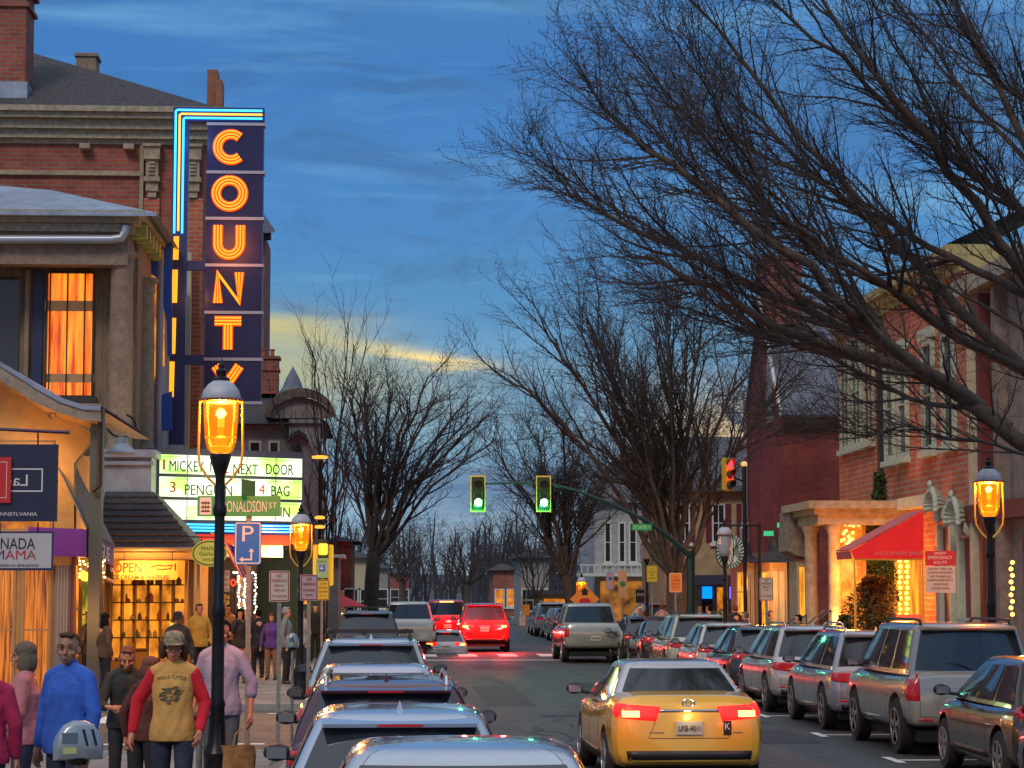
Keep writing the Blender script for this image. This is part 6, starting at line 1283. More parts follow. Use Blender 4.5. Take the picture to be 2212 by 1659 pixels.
    # mirrors
    for sx in (-1, 1):
        y_ = g[3] * L_ - .28; b = MB(); b.ell((sx * (W2 + .10), y_, belt + .05), (.115, .06, .075), 2); b.tube([(sx * (W2 - .1), y_ + .02, belt - .01), (sx * (W2 + .08), y_, belt + .02)], .025, 6); o = b.build('mirror', mirror or M_trim, t, smooth=True)
        MB().fbox(FY(y_ - .045), sx * (W2 + .10) - .08, sx * (W2 + .10) + .08, belt + .005, belt + .095, .0, .02).build('mirror_glass', mat('mirror_glass', (.3, .32, .36), .08, .8), o)
    # tail lamps, seams, plate
    z = lambda q: q * sc[2]
    fwd = (0, 1, 0)
    T = {'sedan': [[(.97, z(.84)), (.42, z(.80)), (.36, z(.96)), (.99, z(1.0))]], 'hatch': [[(.98, z(.80)), (.58, z(.86)), (.55, z(1.0)), (1.0, z(1.0))]], 'suv': [[(.97, z(.86)), (.50, z(.92)), (.46, z(1.05)), (.99, z(1.06))]], 'boxy': [[(.99, z(.78)), (.80, z(.78)), (.80, z(1.16)), (.97, z(1.16))]], 'pickup': [[(.985, z(.82)), (.85, z(.82)), (.85, z(1.2)), (.965, z(1.2))]]}[tails]
    for sx in (-1, 1):
        for q in T:
            quad = [(sx * a * W2, 0, c_) for a, c_ in q]
            o = project(bv, quad, fwd, 14, 5).build('tail_light', M_tailon if lit_ else M_tail, t, smooth=True, angle=180)
            if lit_: 
                x_ = sx * W2 * (.74 if tails != 'pickup' else .9); zz = (q[0][1] + q[2][1]) / 2 - .02; project(bv, [(x_ - .1, 0, zz - .035), (x_ + .1, 0, zz - .035), (x_ + .1, 0, zz + .035), (x_ - .1, 0, zz + .035)], fwd, 4, 2, off=.012).build('brake_bulb', M_tailhot, o, smooth=True, angle=180)
        # wrap onto the flank
        q = [(sx * 2, -.02, T[0][0][1]), (sx * 2, L_ * .055, T[0][0][1] + .05), (sx * 2, L_ * .06, T[0][3][1]), (sx * 2, .0, T[0][3][1] - .01)]
        project(bv, q, (-sx, 0, 0), 8, 4, back=1.0).build('tail_light', M_tail if not lit_ else M_tailon, t, smooth=True, angle=180)
        if kind != 'pickup' or True:
            # door seams and handles
            for y_ in ((.30, .52, .735) if kind != 'pickup' else (.365, .56, .735)):
                project(bv, [(sx * 2, y_ * L_ - .004, z(.36)), (sx * 2, y_ * L_ + .004, z(.36)), (sx * 2, y_ * L_ + .004, belt - .06), (sx * 2, y_ * L_ - .004, belt - .06)], (-sx, 0, 0), 1, 8, off=.002, back=1.0).build('door_seam', M_trim, t)
            for y_ in (.36, .56): project(bv, [(sx * 2, y_ * L_, belt - .14), (sx * 2, y_ * L_ + .17, belt - .14), (sx * 2, y_ * L_ + .17, belt - .11), (sx * 2, y_ * L_, belt - .11)], (-sx, 0, 0), 3, 1, off=.025, back=1.0).build('door_handle', rm if not simple else pm, t)
        project(bv, [(sx * 2, L_ * .29, z(.30)), (sx * 2, L_ * .70, z(.30)), (sx * 2, L_ * .70, z(.38)), (sx * 2, L_ * .29, z(.38))], (-sx, 0, 0), 8, 2, off=.008, back=1.0).build('sill_trim', M_trim, t, smooth=True, angle=180)
    zp = z(.72 if kind in ('sedan',) else .78); 
    pl = project(bv, [(-.155, 0, zp - .075), (.155, 0, zp - .075), (.155, 0, zp + .075), (-.155, 0, zp + .075)], fwd, 4, 3, off=.02).build('number_plate', plate or M_plate, t)
    fy = FY(0); hit = bv.ray_cast(Vector((0, -2, zp)), Vector((0, 1, 0)), 5); yy = hit[0].y if hit[0] else 0
    MB().text(FY(yy - .03), ('LKB-%04d' % (3715 + seed * 37)), 0, zp - .03, .065, .0, .004, wfit=.25).build('plate_number', M_blackp, pl)
    project(bv, [(-W2 * .78, 0, z(.36)), (W2 * .78, 0, z(.36)), (W2 * .8, 0, z(.46)), (-W2 * .8, 0, z(.46))], fwd, 12, 2, off=.012).build('bumper_trim', M_trim if kind != 'pickup' else M_chrome, t, smooth=True, angle=180)
    if kind in ('suv', 'hatch', 'boxy') and not simple:
        for sx in (-1, 1): project(bv, [(sx * W2 * .80, 0, z(.56)), (sx * W2 * .806, 0, z(.56)), (sx * W2 * .80, 0, belt - .03), (sx * W2 * .794, 0, belt - .03)], fwd, 1, 8, off=.003).build('tailgate_seam', M_trim, t)
        project(bv, [(-W2 * .8, 0, z(.555)), (W2 * .8, 0, z(.555)), (W2 * .8, 0, z(.562)), (-W2 * .8, 0, z(.562))], fwd, 14, 1, off=.003).build('tailgate_seam', M_trim, t)
        project(bv, [(-.22, 0, zp + .10), (.22, 0, zp + .10), (.2, 0, zp + .125), (-.2, 0, zp + .125)], fwd, 6, 1, off=.02).build('handle_strip', M_chrome, t)
        for sx in (-1, 1): project(bv, [(sx * W2 * .62, 0, z(.50)), (sx * W2 * .82, 0, z(.50)), (sx * W2 * .82, 0, z(.535)), (sx * W2 * .62, 0, z(.535))], fwd, 4, 2, off=.006).build('reflector', M_tail, t, smooth=True, angle=180)
    if kind != 'pickup': project(bv, [(-W2 * .5, 0, z(.60)), (W2 * .5, 0, z(.60)), (W2 * .5, 0, z(.606)), (-W2 * .5, 0, z(.606))], fwd, 12, 1, off=.003).build('boot_seam', M_trim, t)
    place(t, loc, rz); return t, bv, dict(L=L_, W2=W2, H=H_, belt=belt, z=z)
GL, GR = 'cars parked nose to tail along the left kerb', 'cars parked along the right kerb'
SILV = (.42, .45, .50); 
car('sedan', 'nearest silver sedan with its roof at the bottom edge of the picture', (.50, .54, .62), (.36, 10.55, 0), R(-1), group=GL, fin=False, sc=(1, .93, 1.015), seed=1)
car('hatch', 'silver blue hatchback with shark fin, second in the left row', (.46, .52, .64), (.06, 15.25, 0), 0, group=GL, sc=(1, .93, .955), seed=2)
car('suv', 'dark maroon crossover with silver roof rails', (.085, .01, .022), (-.05, 19.75, 0), 0, group=GL, rails=1, sc=(1, .96, .875), seed=3)
car('sedan', 'blue silver sedan between the maroon crossover and the white one', (.45, .52, .64), (-.18, 24.6, 0), 0, group=GL, fin=False, sc=(1.02, .98, .985), seed=4)
car('suv', 'pale blue white crossover carrying a black roof rack', (.52, .57, .62), (-.30, 31.0, 0), 0, group=GL, rails=3, sc=(1.02, 1, .96), topbrake=False, seed=5)
car('suv', 'black crossover with roof bars beyond the pale one', (.05, .052, .06), (-.66, 57.0, 0), 0, group=GL, rails=3, sc=(1, 1, 1.05), seed=6)
car('pickup', 'white pickup truck peeping out right of the black crossover', (.5, .5, .46), (.62, 79.0, 0), 0, name='parked_truck', group=None, tails='pickup', cat_='truck', fin=False, seed=7)
# the white sedan in the lane, amber light painted into its body colour
ty, bv, D = car('sedan', 'white sedan with amber light painted on its body and lit brake lights waiting in the lane', (.86, .50, .06), (3.42, 25.3, 0), R(0.6), name='car', roofcol=(.50, .52, .56), lit_=True, metal=.1, fin=False, glass=mat('sedan_glass', (.012, .02, .022), .07, spec=.9), sc=(1.0, 1.0, 1.0), seed=8)
W2 = D['W2']; fw = (0, 1, 0)
def qd(x0, x1, z0, z1): return [(x0, 0, z0), (x1, 0, z0), (x1, 0, z1), (x0, 0, z1)]
project(bv, qd(-W2 * .38, W2 * .38, .905, .93), fw, 12, 1, off=.014).build('boot_trim', M_chrome, ty, smooth=True, angle=180)
b = MB(); b.tube([(.07 * math.cos(a * .3), bv.ray_cast(Vector((0, -2, 1.0)), Vector((0, 1, 0)), 5)[0].y - .012, 1.0 + .045 * math.sin(a * .3)) for a in range(22)], .009, 6); b.tube([(.03 * math.cos(a * .3), bv.ray_cast(Vector((0, -2, 1.0)), Vector((0, 1, 0)), 5)[0].y - .012, 1.005 + .04 * math.sin(a * .3)) for a in range(22)], .007, 5); b.build('badge', M_chrome, ty)
yy = bv.ray_cast(Vector((.42, -2, .72)), Vector((0, 1, 0)), 5)[0].y; st_ = MB().fbox(FY(yy - .004), .40, .49, .64, .80, 0, .004).build('sticker', M_blackp, ty); MB().text(FY(yy - .009), 'K', .445, .70, .08, 0, .003, wfit=.06).build('sticker_letter', M_swhite, st_)
for (x0, x1) in ((-W2 * .5, -W2 * .32), (W2 * .56, W2 * .68)): project(bv, qd(x0, x1, .662, .672), fw, 4, 1, off=.004).build('script_badge', M_chrome, ty)
for sx in (-1, 1): project(bv, [(sx * W2 * .38, 0, .90), (sx * W2 * .385, 0, .90), (sx * W2 * .52, 0, .60), (sx * W2 * .515, 0, .60)], fw, 1, 6, off=.003).build('boot_seam', M_trim, ty)
# plate lamp light spilling on the boot lid of the sedan
lamp_light((3.42, 25.20, .89), (1, .75, .4), 1.0, .05); lamp_light((2.6, 25.0, .88), (1, .05, .03), 2.5, .08); lamp_light((4.0, 25.0, .88), (1, .05, .03), 2.5, .08)
# right row
RX = 8.05
car('suv', 'black car cut off by the lower right corner, nearest in the right row', (.035, .038, .045), (7.62, 19.2, 0), 0, group=GR, sc=(1, 1, .95), seed=11)
car('hatch', 'dark bronze hatchback with neon reflections in its windows', (.075, .062, .045), (7.98, 24.9, 0), R(-1), group=GR, sc=(1, 1, 1.0), seed=12)
car('boxy', 'tall silver beige off-roader with upright red tail lamps', (.42, .40, .35), (8.05, 30.2, 0), 0, group=GR, tails='boxy', rails=2, sc=(1, .98, .99), seed=13)
car('suv', 'silver grey crossover behind the tall off-roader', (.40, .42, .45), (8.05, 35.6, 0), 0, group=GR, rails=1, sc=(1, .97, .97), seed=14)
car('suv', 'pearl white crossover with large red tail lamps beside the white sedan in the lane', (.55, .52, .50), (8.0, 40.9, 0), 0, group=GR, rails=1, sc=(1, .96, .97), seed=15)
car('hatch', 'dark blue hatchback between the pearl crossover and the small white car', (.03, .04, .06), (8.0, 46.2, 0), 0, group=GR, sc=(1, 1, 1.02), seed=16)
car('hatch', 'small white hatchback right of the green tinted wagon', (.52, .54, .52), (8.0, 51.4, 0), 0, group=GR, fin=False, sc=(1, .95, 1.02), seed=17)
car('suv', 'pale wagon with a greenish tint and dark roof rails', (.50, .53, .40), (8.0, 56.3, 0), 0, group=GR, rails=2, sc=(1, 1, 1.0), seed=18)
car('sedan', 'black sedan just left of the pale wagon', (.03, .035, .04), (7.9, 61.6, 0), 0, group=GR, fin=False, sc=(1, .92, 1), seed=19)
car('hatch', 'black hatchback between the silver pickup and the black sedan', (.035, .03, .035), (7.8, 66.3, 0), 0, group=GR, fin=False, seed=20)
car('pickup', 'silver pickup truck pulled out beside the row, under the road work sign', (.42, .41, .38), (6.45, 69.5, 0), R(1), name='truck', tails='pickup', cat_='truck', fin=False, sc=(1.02, .9, 1.0), topbrake=True, seed=21)
# traffic beyond the crossing
t_, bv_, D_ = car('suv', 'red pickup-sized car braking in the middle of the street, tail lamps glaring', (.42, .012, .012), (3.45, 82.0, 0), 0, name='car', lit_=True, fin=False, sc=(1.04, 1, 1.08), seed=22)
for sx in (-1, 1): lamp_light((3.45 + sx * .75, 81.5, 1.05), (1, .03, .03), 330, .1)
car('pickup', 'red pickup truck left of the braking car, its tail lamps on', (.40, .015, .015), (2.35, 93.0, 0), 0, name='truck', lit_=True, tails='pickup', cat_='truck', fin=False, seed=23); lamp_light((2.4, 92.3, 1.1), (1, .03, .03), 160, .1)
car('hatch', 'small pale hatchback with a lit red lamp, low beside the white pickup', (.42, .47, .55), (1.95, 79.5, -.35), 0, name='car', lit_=True, fin=False, simple=True, sc=(.9, .9, .8), seed=24)
far = [('hatch', (.035, .02, .03), 'dark purple hatchback with a green number plate beyond the crossing'), ('suv', (.40, .36, .38), 'pale grey crossover next beyond the purple hatchback'), ('suv', (.42, .38, .36), 'silver crossover third beyond the crossing'), ('sedan', (.05, .03, .03), 'dark sedan fourth beyond the crossing'), ('suv', (.38, .36, .4), 'grey crossover fifth beyond the crossing'), ('hatch', (.3, .05, .06), 'far red hatchback last in the row')]
for i, (k_, c_, l_) in enumerate([far[2], far[1], far[0], far[3], far[4], far[5]]):
    car(k_, l_, c_, (8.0 + (.15 if i % 2 else 0), 86.5 + i * 5.6, 0), 0, group='cars parked beyond the crossing on the right', simple=True, fin=False, plate=(glow('green_plate', (.4, .9, .1), .6) if 'purple' in l_ else None), seed=30 + i)
car('suv', 'dark red crossover parked across from the round sign, behind the lamp post', (.22, .02, .03), (10.6, 84.5, .13), R(4), name='parked_car', simple=True, fin=False, seed=40)
# ================================================================== BARE TREES
M_bark = mat('winter_bark', (.085, .06, .046), .9, var=.35, vs=7, bump=.5, bs=22); M_twig = mat('winter_twig', (.052, .038, .036), .9, var=.3, vs=5)
class TB:
    """fast tube soup for branches"""
    def __init__(s): s.v = []; s.f = []
    def tube(s, pts, rad, n):
        b = len(s.v); k = len(pts); prev = None
        for i in range(k):
            p = pts[i]; t = pts[min(i + 1, k - 1)] - pts[max(i - 1, 0)]
            if t.length < 1e-7: t = Vector((0, 0, 1))
            t.normalize()
            x = t.orthogonal().normalized() if prev is None else (prev - t * prev.dot(t))
            if x.length < 1e-6: x = t.orthogonal()
            x.normalize(); y = t.cross(x); prev = x
            for j in range(n): a = 6.28318 * j / n; s.v.append(p + x * (math.cos(a) * rad[i]) + y * (math.sin(a) * rad[i]))
        for i in range(k - 1):
            for j in range(n): s.f.append((b + i * n + j, b + i * n + (j + 1) % n, b + (i + 1) * n + (j + 1) % n, b + (i + 1) * n + j))
    def build(s, name, m, par):
        me = bpy.data.meshes.new(name); off = OFF.get(par.name, Vector()) if par else Vector(); v = np.array([tuple(q) for q in s.v], dtype=np.float32) - np.array(off, dtype=np.float32)
        me.vertices.add(len(v)); me.vertices.foreach_set('co', v.ravel()); f = np.array(s.f, dtype=np.int32); me.loops.add(f.size); me.loops.foreach_set('vertex_index', f.ravel()); me.polygons.add(len(f)); me.polygons.foreach_set('loop_start', np.arange(0, f.size, 4, dtype=np.int32)); me.polygons.foreach_set('use_smooth', np.ones(len(f), dtype=bool)); me.update(calc_edges=True); me.materials.append(m)
        o = bpy.data.objects.new(name, me); COL.objects.link(o)
        if par: o.parent = par; OFF[o.name] = off.copy()
        return o
def rotv(d, ang, rg):
    a = d.orthogonal().normalized(); a = Matrix.Rotation(rg.uniform(0, 6.283), 3, d) @ a
    return (Matrix.Rotation(ang, 3, a) @ d).normalized()
def grow(big, twig, p, d, L, r, lv, rg, C, pts0=None):
    """one branch: wander, taper, spawn. C: per-tree constants"""
    if pts0: pts = pts0; n = len(pts) - 1
    else:
        n = max(3, int(L / C['seg'][min(lv, len(C['seg']) - 1)])); n = min(n, 14); pts = [p]; st = L / n; w = C['wig'] * (1 + .5 * lv)
        for i in range(n):
            d = (d + Vector((rg.gauss(0, w), rg.gauss(0, w), rg.gauss(0, w))) + Vector((0, 0, C['up'] * (1 if lv < 3 else .4)))).normalized(); p = p + d * st; pts.append(p)
    tip = r * C['tip']; rad = [r + (tip - r) * (i / n) ** .9 for i in range(n + 1)]
    tgt = big if r > C['bigr'] else twig; tgt.tube(pts, rad, 8 if r > .09 else 5 if r > .03 else 3)
    if lv >= C['max']: return
    a_, b_ = C['ln'][min(lv, len(C['ln']) - 1)]; fr_ = C.get('fr0', C['from']) if lv == 0 else C['from']; cnt = max(2, int(L * (1 - fr_) / C['sp'][min(lv, len(C['sp']) - 1)] + rg.random()))
    for k in range(cnt):
        t = fr_ + (1 - fr_) * (k + rg.random()) / cnt; t = min(t, .99); i = min(int(t * n), n - 1); f = t * n - i; q = pts[i].lerp(pts[i + 1], f); dd = (pts[i + 1] - pts[i]).normalized(); rr = rad[i] + (rad[i + 1] - rad[i]) * f
        nd = rotv(dd, R(rg.uniform(*C['ang']) + 8 * lv), rg)
        if nd.z < -.15: nd.z *= .3; nd.normalize()
        ln = rg.uniform(a_, b_) * (1.15 - C.get('tf', .7) * t); grow(big, twig, q, nd, ln, max(min(rr * .72, C['rl'] * ln ** 1.25 + C['minr'] * .6), C['minr'] * .75), lv + 1, rg, C)
def spline(P0, n=14):
    out = []
    for i in range(n + 1):
        t = i / n * (len(P0) - 1); k = min(int(t), len(P0) - 2); f = t - k; a, b_, c, d = P0[max(k - 1, 0)], P0[k], P0[k + 1], P0[min(k + 2, len(P0) - 1)]
        out.append(.5 * ((2 * b_) + (c - a) * f + (2 * a - 5 * b_ + 4 * c - d) * f * f + (3 * b_ - a - 3 * c + d) * f * f * f))
    return out
BASE = dict(rl=.013, sp=[.45, .28, .18], ln=[(1.2, 3.6), (.5, 1.4), (.2, .55)], seg=[.5, .4, .3, .22, .16], wig=.07, up=.05, tip=.25, bigr=.035, max=3, minr=.0045, kids=[10, 9, 7, 5], ref=[6, 3, 1.6, .9], ang=(18, 42), len=(.38, .62))
BASE['from'] = .18
# --- the great tree whose limbs sweep in from the right
def great_tree():
    rg = random.Random(17); t = thing('bare_tree', 'huge bare street tree whose limbs sweep across the upper right sky', 'tree', (10.4, 29, .13), 'bare street trees')
    big, tw = TB(), TB(); C = dict(BASE, max=3, minr=.0052, tip=.12, wig=.07, ang=(16, 46), bigr=.045, rl=.0125, sp=[.125, .10, .085], ln=[(.7, 2.9), (.25, .95), (.08, .30)], seg=[.5, .25, .14, .09])
    q = lambda u, v, Y: P(u, v, Y)
    big.tube([Vector((10.4, 29, 0)), Vector((10.35, 29, .8)), Vector((10.2, 29, 2.2)), Vector((10.0, 29, 3.4)), Vector((9.9, 29, 4.2))], [.62, .46, .42, .42, .40], 16)
    F0 = Vector((9.95, 29, 3.9))
    limbs = [  # measured sweeps of the main limbs
        ([F0, q(2330, 1030, 29), q(2180, 930, 28.4), q(1960, 800, 28), q(1700, 720, 27.5), q(1520, 612, 27), q(1400, 560, 27)], .30),
        ([q(2180, 925, 28.4), q(1990, 800, 29), q(1790, 690, 30), q(1560, 590, 31), q(1350, 480, 31.5), q(1250, 435, 32), q(1185, 370, 32)], .17),
        ([q(2120, 880, 28.4), q(1900, 730, 27), q(1720, 560, 26.4), q(1520, 410, 26), q(1370, 290, 26), q(1260, 170, 26)], .18),
        ([F0, q(2400, 980, 29.3), q(2210, 800, 30), q(2010, 600, 31), q(1830, 400, 31.5), q(1650, 190, 32), q(1500, 0, 32)], .26),
        ([q(2120, 880, 28.6), q(1960, 860, 30), q(1780, 760, 31), q(1640, 720, 32), q(1500, 670, 32), q(1390, 630, 32)], .08),
        ([F0, q(2420, 900, 28.6), q(2230, 640, 28), q(2080, 400, 27.5), q(1900, 170, 27), q(1730, -60, 27)], .25),
        ([F0 + Vector((0, 0, .3)), q(2480, 860, 29.5), q(2330, 560, 30), q(2210, 300, 30.5), q(2090, 60, 31), q(1990, -160, 31)], .24),
        ([F0 + Vector((0, 0, .3)), q(2560, 820, 29), q(2470, 480, 29), q(2330, 180, 29), q(2250, -120, 29)], .25),
        ([q(2210, 800, 30), q(2060, 730, 29), q(1880, 590, 28), q(1690, 480, 27.5), q(1500, 270, 27), q(1370, 110, 27)], .15),
        ([q(2230, 640, 28), q(2060, 560, 29.5), q(1860, 440, 30.5), q(1640, 330, 31), q(1450, 230, 31.5)], .13),
        ([q(2330, 560, 30), q(2180, 430, 29), q(1990, 290, 28.5), q(1760, 80, 28), q(1580, -80, 28)], .15),
        ([q(2300, 1010, 29), q(2150, 960, 27.6), q(1960, 930, 27), q(1830, 940, 26.8), q(1700, 900, 26.6)], .06),
        ([q(2470, 480, 29), q(2330, 330, 28), q(2150, 150, 27.5), q(1960, -80, 27)], .14),
        ([q(1960, 800, 28), q(1850, 640, 28.5), q(1680, 470, 29), q(1560, 330, 29.5), q(1450, 180, 30)], .12),
    ]
    extra = []
    for pl, r in limbs:
        for _ in range(1):
            a = spline(pl, 20); i0 = rg.randint(4, 11); off_ = Vector((rg.uniform(-.5, .5), rg.uniform(-1.6, 1.6), rg.uniform(-.3, .6))); extra.append(([a[i0]] + [a[k] + off_ * ((k - i0) / (20 - i0)) * 1.4 for k in (i0 + 3, i0 + 6, 18, 20) if k > i0 + 1 and k <= 20], r * rg.uniform(.22, .36)))
    for pl, r in limbs + extra:
        pts = spline(pl, 16); L_ = sum((a - b_).length for a, b_ in zip(pts, pts[1:]))
        pts = [p_ + Vector((rg.gauss(0, .03), rg.gauss(0, .05), rg.gauss(0, .03))) * (i > 0) for i, p_ in enumerate(pts)]
        grow(big, tw, pts[0], None, L_, r * .55, 0, rg, dict(C, **{'from': .3}) if r > .2 else C, pts0=pts)
    big.build('trunk', M_bark, t); tw.build('crown', M_twig, t)
    print('great tree faces', len(big.f), len(tw.f))
great_tree()
def street_tree(label, u, s, topv, crown_u, seed, trunk_r=.3, fork=2.2, stems=5, spread=30, C=None, lean=0, kids=None, name='bare_tree'):
    x, Y = sxy(u, s); rg = random.Random(seed); t = thing(name, label, 'tree', (x, Y, .0), 'bare street trees'); big, tw = TB(), TB(); C = dict(dict(BASE, tf=.15, fr0=.40), **(C or {}))
    H = CAMZ + (1275 - topv) / s; half = (crown_u[1] - crown_u[0]) / 2 / s; cx = ((crown_u[0] + crown_u[1]) / 2 - 848) / s
    big.tube([Vector((x, Y, 0)), Vector((x + lean * .1, Y, .4)), Vector((x + lean * .5, Y, fork * .6)), Vector((x + lean, Y, fork))], [trunk_r * 1.45, trunk_r * 1.05, trunk_r, trunk_r * .92], 12)
    for k in range(stems):
        a = 6.283 * (k + rg.uniform(-.2, .2)) / stems; e = (.45 + .6 * rg.random()) if k else .15
        tip = Vector((cx + half * e * math.cos(a) * .95, Y + half * e * math.sin(a) * .8, (CAMZ + .0) + (H - CAMZ) * (1 - .32 * e * e) * .86)); b0 = Vector((x + lean, Y, fork - .3)); mid = b0.lerp(tip, .45) + Vector((0, 0, H * .06)); dirv = (mid - b0)
        b1 = b0 + Vector((dirv.x * .4, dirv.y * .4, dirv.z * .33)); pts = spline([b0, b1, mid, tip], 12); pts = [p_ + Vector((rg.gauss(0, .06), rg.gauss(0, .06), 0)) * (i > 0) for i, p_ in enumerate(pts)]
        L_ = sum((p_ - q_).length for p_, q_ in zip(pts, pts[1:])); grow(big, tw, b0, None, L_, trunk_r * rg.uniform(.30, .46), 0, rg, C, pts0=pts)
    big.build('trunk', M_bark, t); tw.build('crown', M_twig, t); print(label[:30], len(tw.f)); return t
street_tree('broad bare tree with a thick forked trunk behind the orange notice', 1462, 62, 545, (1050, 1740), 3, .38, 2.8, 13, C=dict(minr=.0095, sp=[.25, .2, .15], ln=[(1.0, 3.6), (.45, 1.3), (.2, .5)], ang=(16, 40), up=.06, bigr=.06))
street_tree('leaning bare tree behind the second green signal', 1245, 46, 850, (1020, 1360), 5, .30, 3.0, 10, lean=-.5, C=dict(minr=.013, sp=[.24, .2, .18], ln=[(.9, 3.2), (.45, 1.3), (.25, .6)], ang=(20, 48), bigr=.06))
street_tree('slim bare tree beyond the far row of parked cars', 1158, 40, 1060, (1040, 1280), 6, .16, 2.0, 7, C=dict(minr=.014, sp=[.3, .28, .25], ln=[(.7, 2.2), (.4, 1.0), (.2, .5)], ang=(22, 50)))
street_tree('round crowned bare tree in the middle left, past the marquee', 800, 43, 735, (645, 1130), 7, .38, 4.2, 16, lean=.2, C=dict(minr=.012, sp=[.34, .28, .22], ln=[(1.0, 3.2), (.5, 1.4), (.25, .6)], ang=(20, 50), up=.06, bigr=.07))
street_tree('tall sparse bare tree rising above the turret roof', 705, 59, 600, (570, 890), 8, .17, 2.5, 10, C=dict(minr=.011, max=2, sp=[.5, .4], ln=[(1.0, 3.0), (.5, 1.3)], ang=(16, 36), up=.09, bigr=.07))
street_tree('bare tree far down the street between the red cars and the slim tree', 1010, 24, 1165, (880, 1150), 9, .3, 3.0, 9, C=dict(minr=.022, max=3, sp=[.55, .45, .4], ln=[(1.5, 4.5), (.8, 2), (.4, 1)], ang=(25, 55)))
street_tree('bare tree far down the street on the left behind the white pickup', 870, 26, 1150, (780, 960), 10, .3, 3.0, 9, C=dict(minr=.022, max=3, sp=[.55, .45, .4], ln=[(1.5, 4.5), (.8, 2), (.4, 1)], ang=(25, 55)))
# the tangled wood that closes the view
def far_wood():
    rg = random.Random(33); tb = TB(); C = dict(BASE, max=2, minr=.032, sp=[.55, .5], ln=[(1.5, 4.5), (.7, 2)], ang=(22, 60), bigr=9)
    for k in range(170):
        Y = rg.uniform(190, 330); s = FPX / Y; u = rg.uniform(640, 1330); x = (u - 848) / s
        if -4 < x < 12 and Y < 235: continue
        h = rg.uniform(6.5, 11.5); b0 = Vector((x, Y, -.5)); grow(tb, tb, b0, Vector((rg.gauss(0, .06), 0, 1)).normalized(), h, rg.uniform(.16, .3), 0, rg, dict(C, up=.1))
    o = tb.build('far_wood', mat('far_twigs', (.05, .045, .055), .95), None); tag(o, 'tangle of far bare trees that closes the end of the street', kind='stuff'); print('wood', len(tb.f))
far_wood()
rg = random.Random(2)
# ================================================================== PEOPLE
SKIN = mat('skin_light', (.62, .29, .17), .55, var=.06, vs=9); SKIN_D = mat('skin_brown', (.36, .17, .10), .55, var=.06, vs=9); SKIN_R = mat('skin_ruddy', (.62, .23, .12), .55, var=.06, vs=9)
def solid(name, parts, vox, m, par, smooth=6):
    """capsules and ellipsoids fused into one continuous skin"""
    b = MB()
    for p_ in parts:
        if p_[0] == 'e': b.ell(p_[1], p_[2], 3 if vox < .02 else 2)
        elif p_[0] == 'l':
            n_ = 28; L_ = p_[1]; ph = 0
            vs = [(c.x + rx * math.cos(6.2832 * j / n_) * (1 + .025 * math.sin(j * 1.7 + i * 1.3)), c.y + ry * math.sin(6.2832 * j / n_) * (1 + .035 * math.sin(j * 2.3 - i * 1.9)), c.z) for i, (c, rx, ry) in enumerate(L_) for j in range(n_)]
            b.add(vs, [(i * n_ + j, i * n_ + (j + 1) % n_, (i + 1) * n_ + (j + 1) % n_, (i + 1) * n_ + j) for i in range(len(L_) - 1) for j in range(n_)] + [tuple(reversed(range(n_))), tuple((len(L_) - 1) * n_ + j for j in range(n_))])
        else:
            pts, rs = p_[1], p_[2]; pts = [Vector(q) for q in pts]
            b.tube(pts, rs, 12)
            for q, r_ in zip(pts, rs): b.ell(q, (r_, r_, r_), 2)
    o = b.build(name, m, par, angle=180)
    md = o.modifiers.new('r', 'REMESH'); md.mode = 'VOXEL'; md.voxel_size = vox; md.adaptivity = 0
    ms = o.modifiers.new('s', 'SMOOTH'); ms.iterations = smooth; ms.factor = .5
    bpy.context.view_layer.update(); dg = bpy.context.evaluated_depsgraph_get(); me = bpy.data.meshes.new_from_object(o.evaluated_get(dg)); o.modifiers.clear(); o.data = me
    me.polygons.foreach_set('use_smooth', [True] * len(me.polygons)); 
    if not me.materials: me.materials.append(m)
    return o
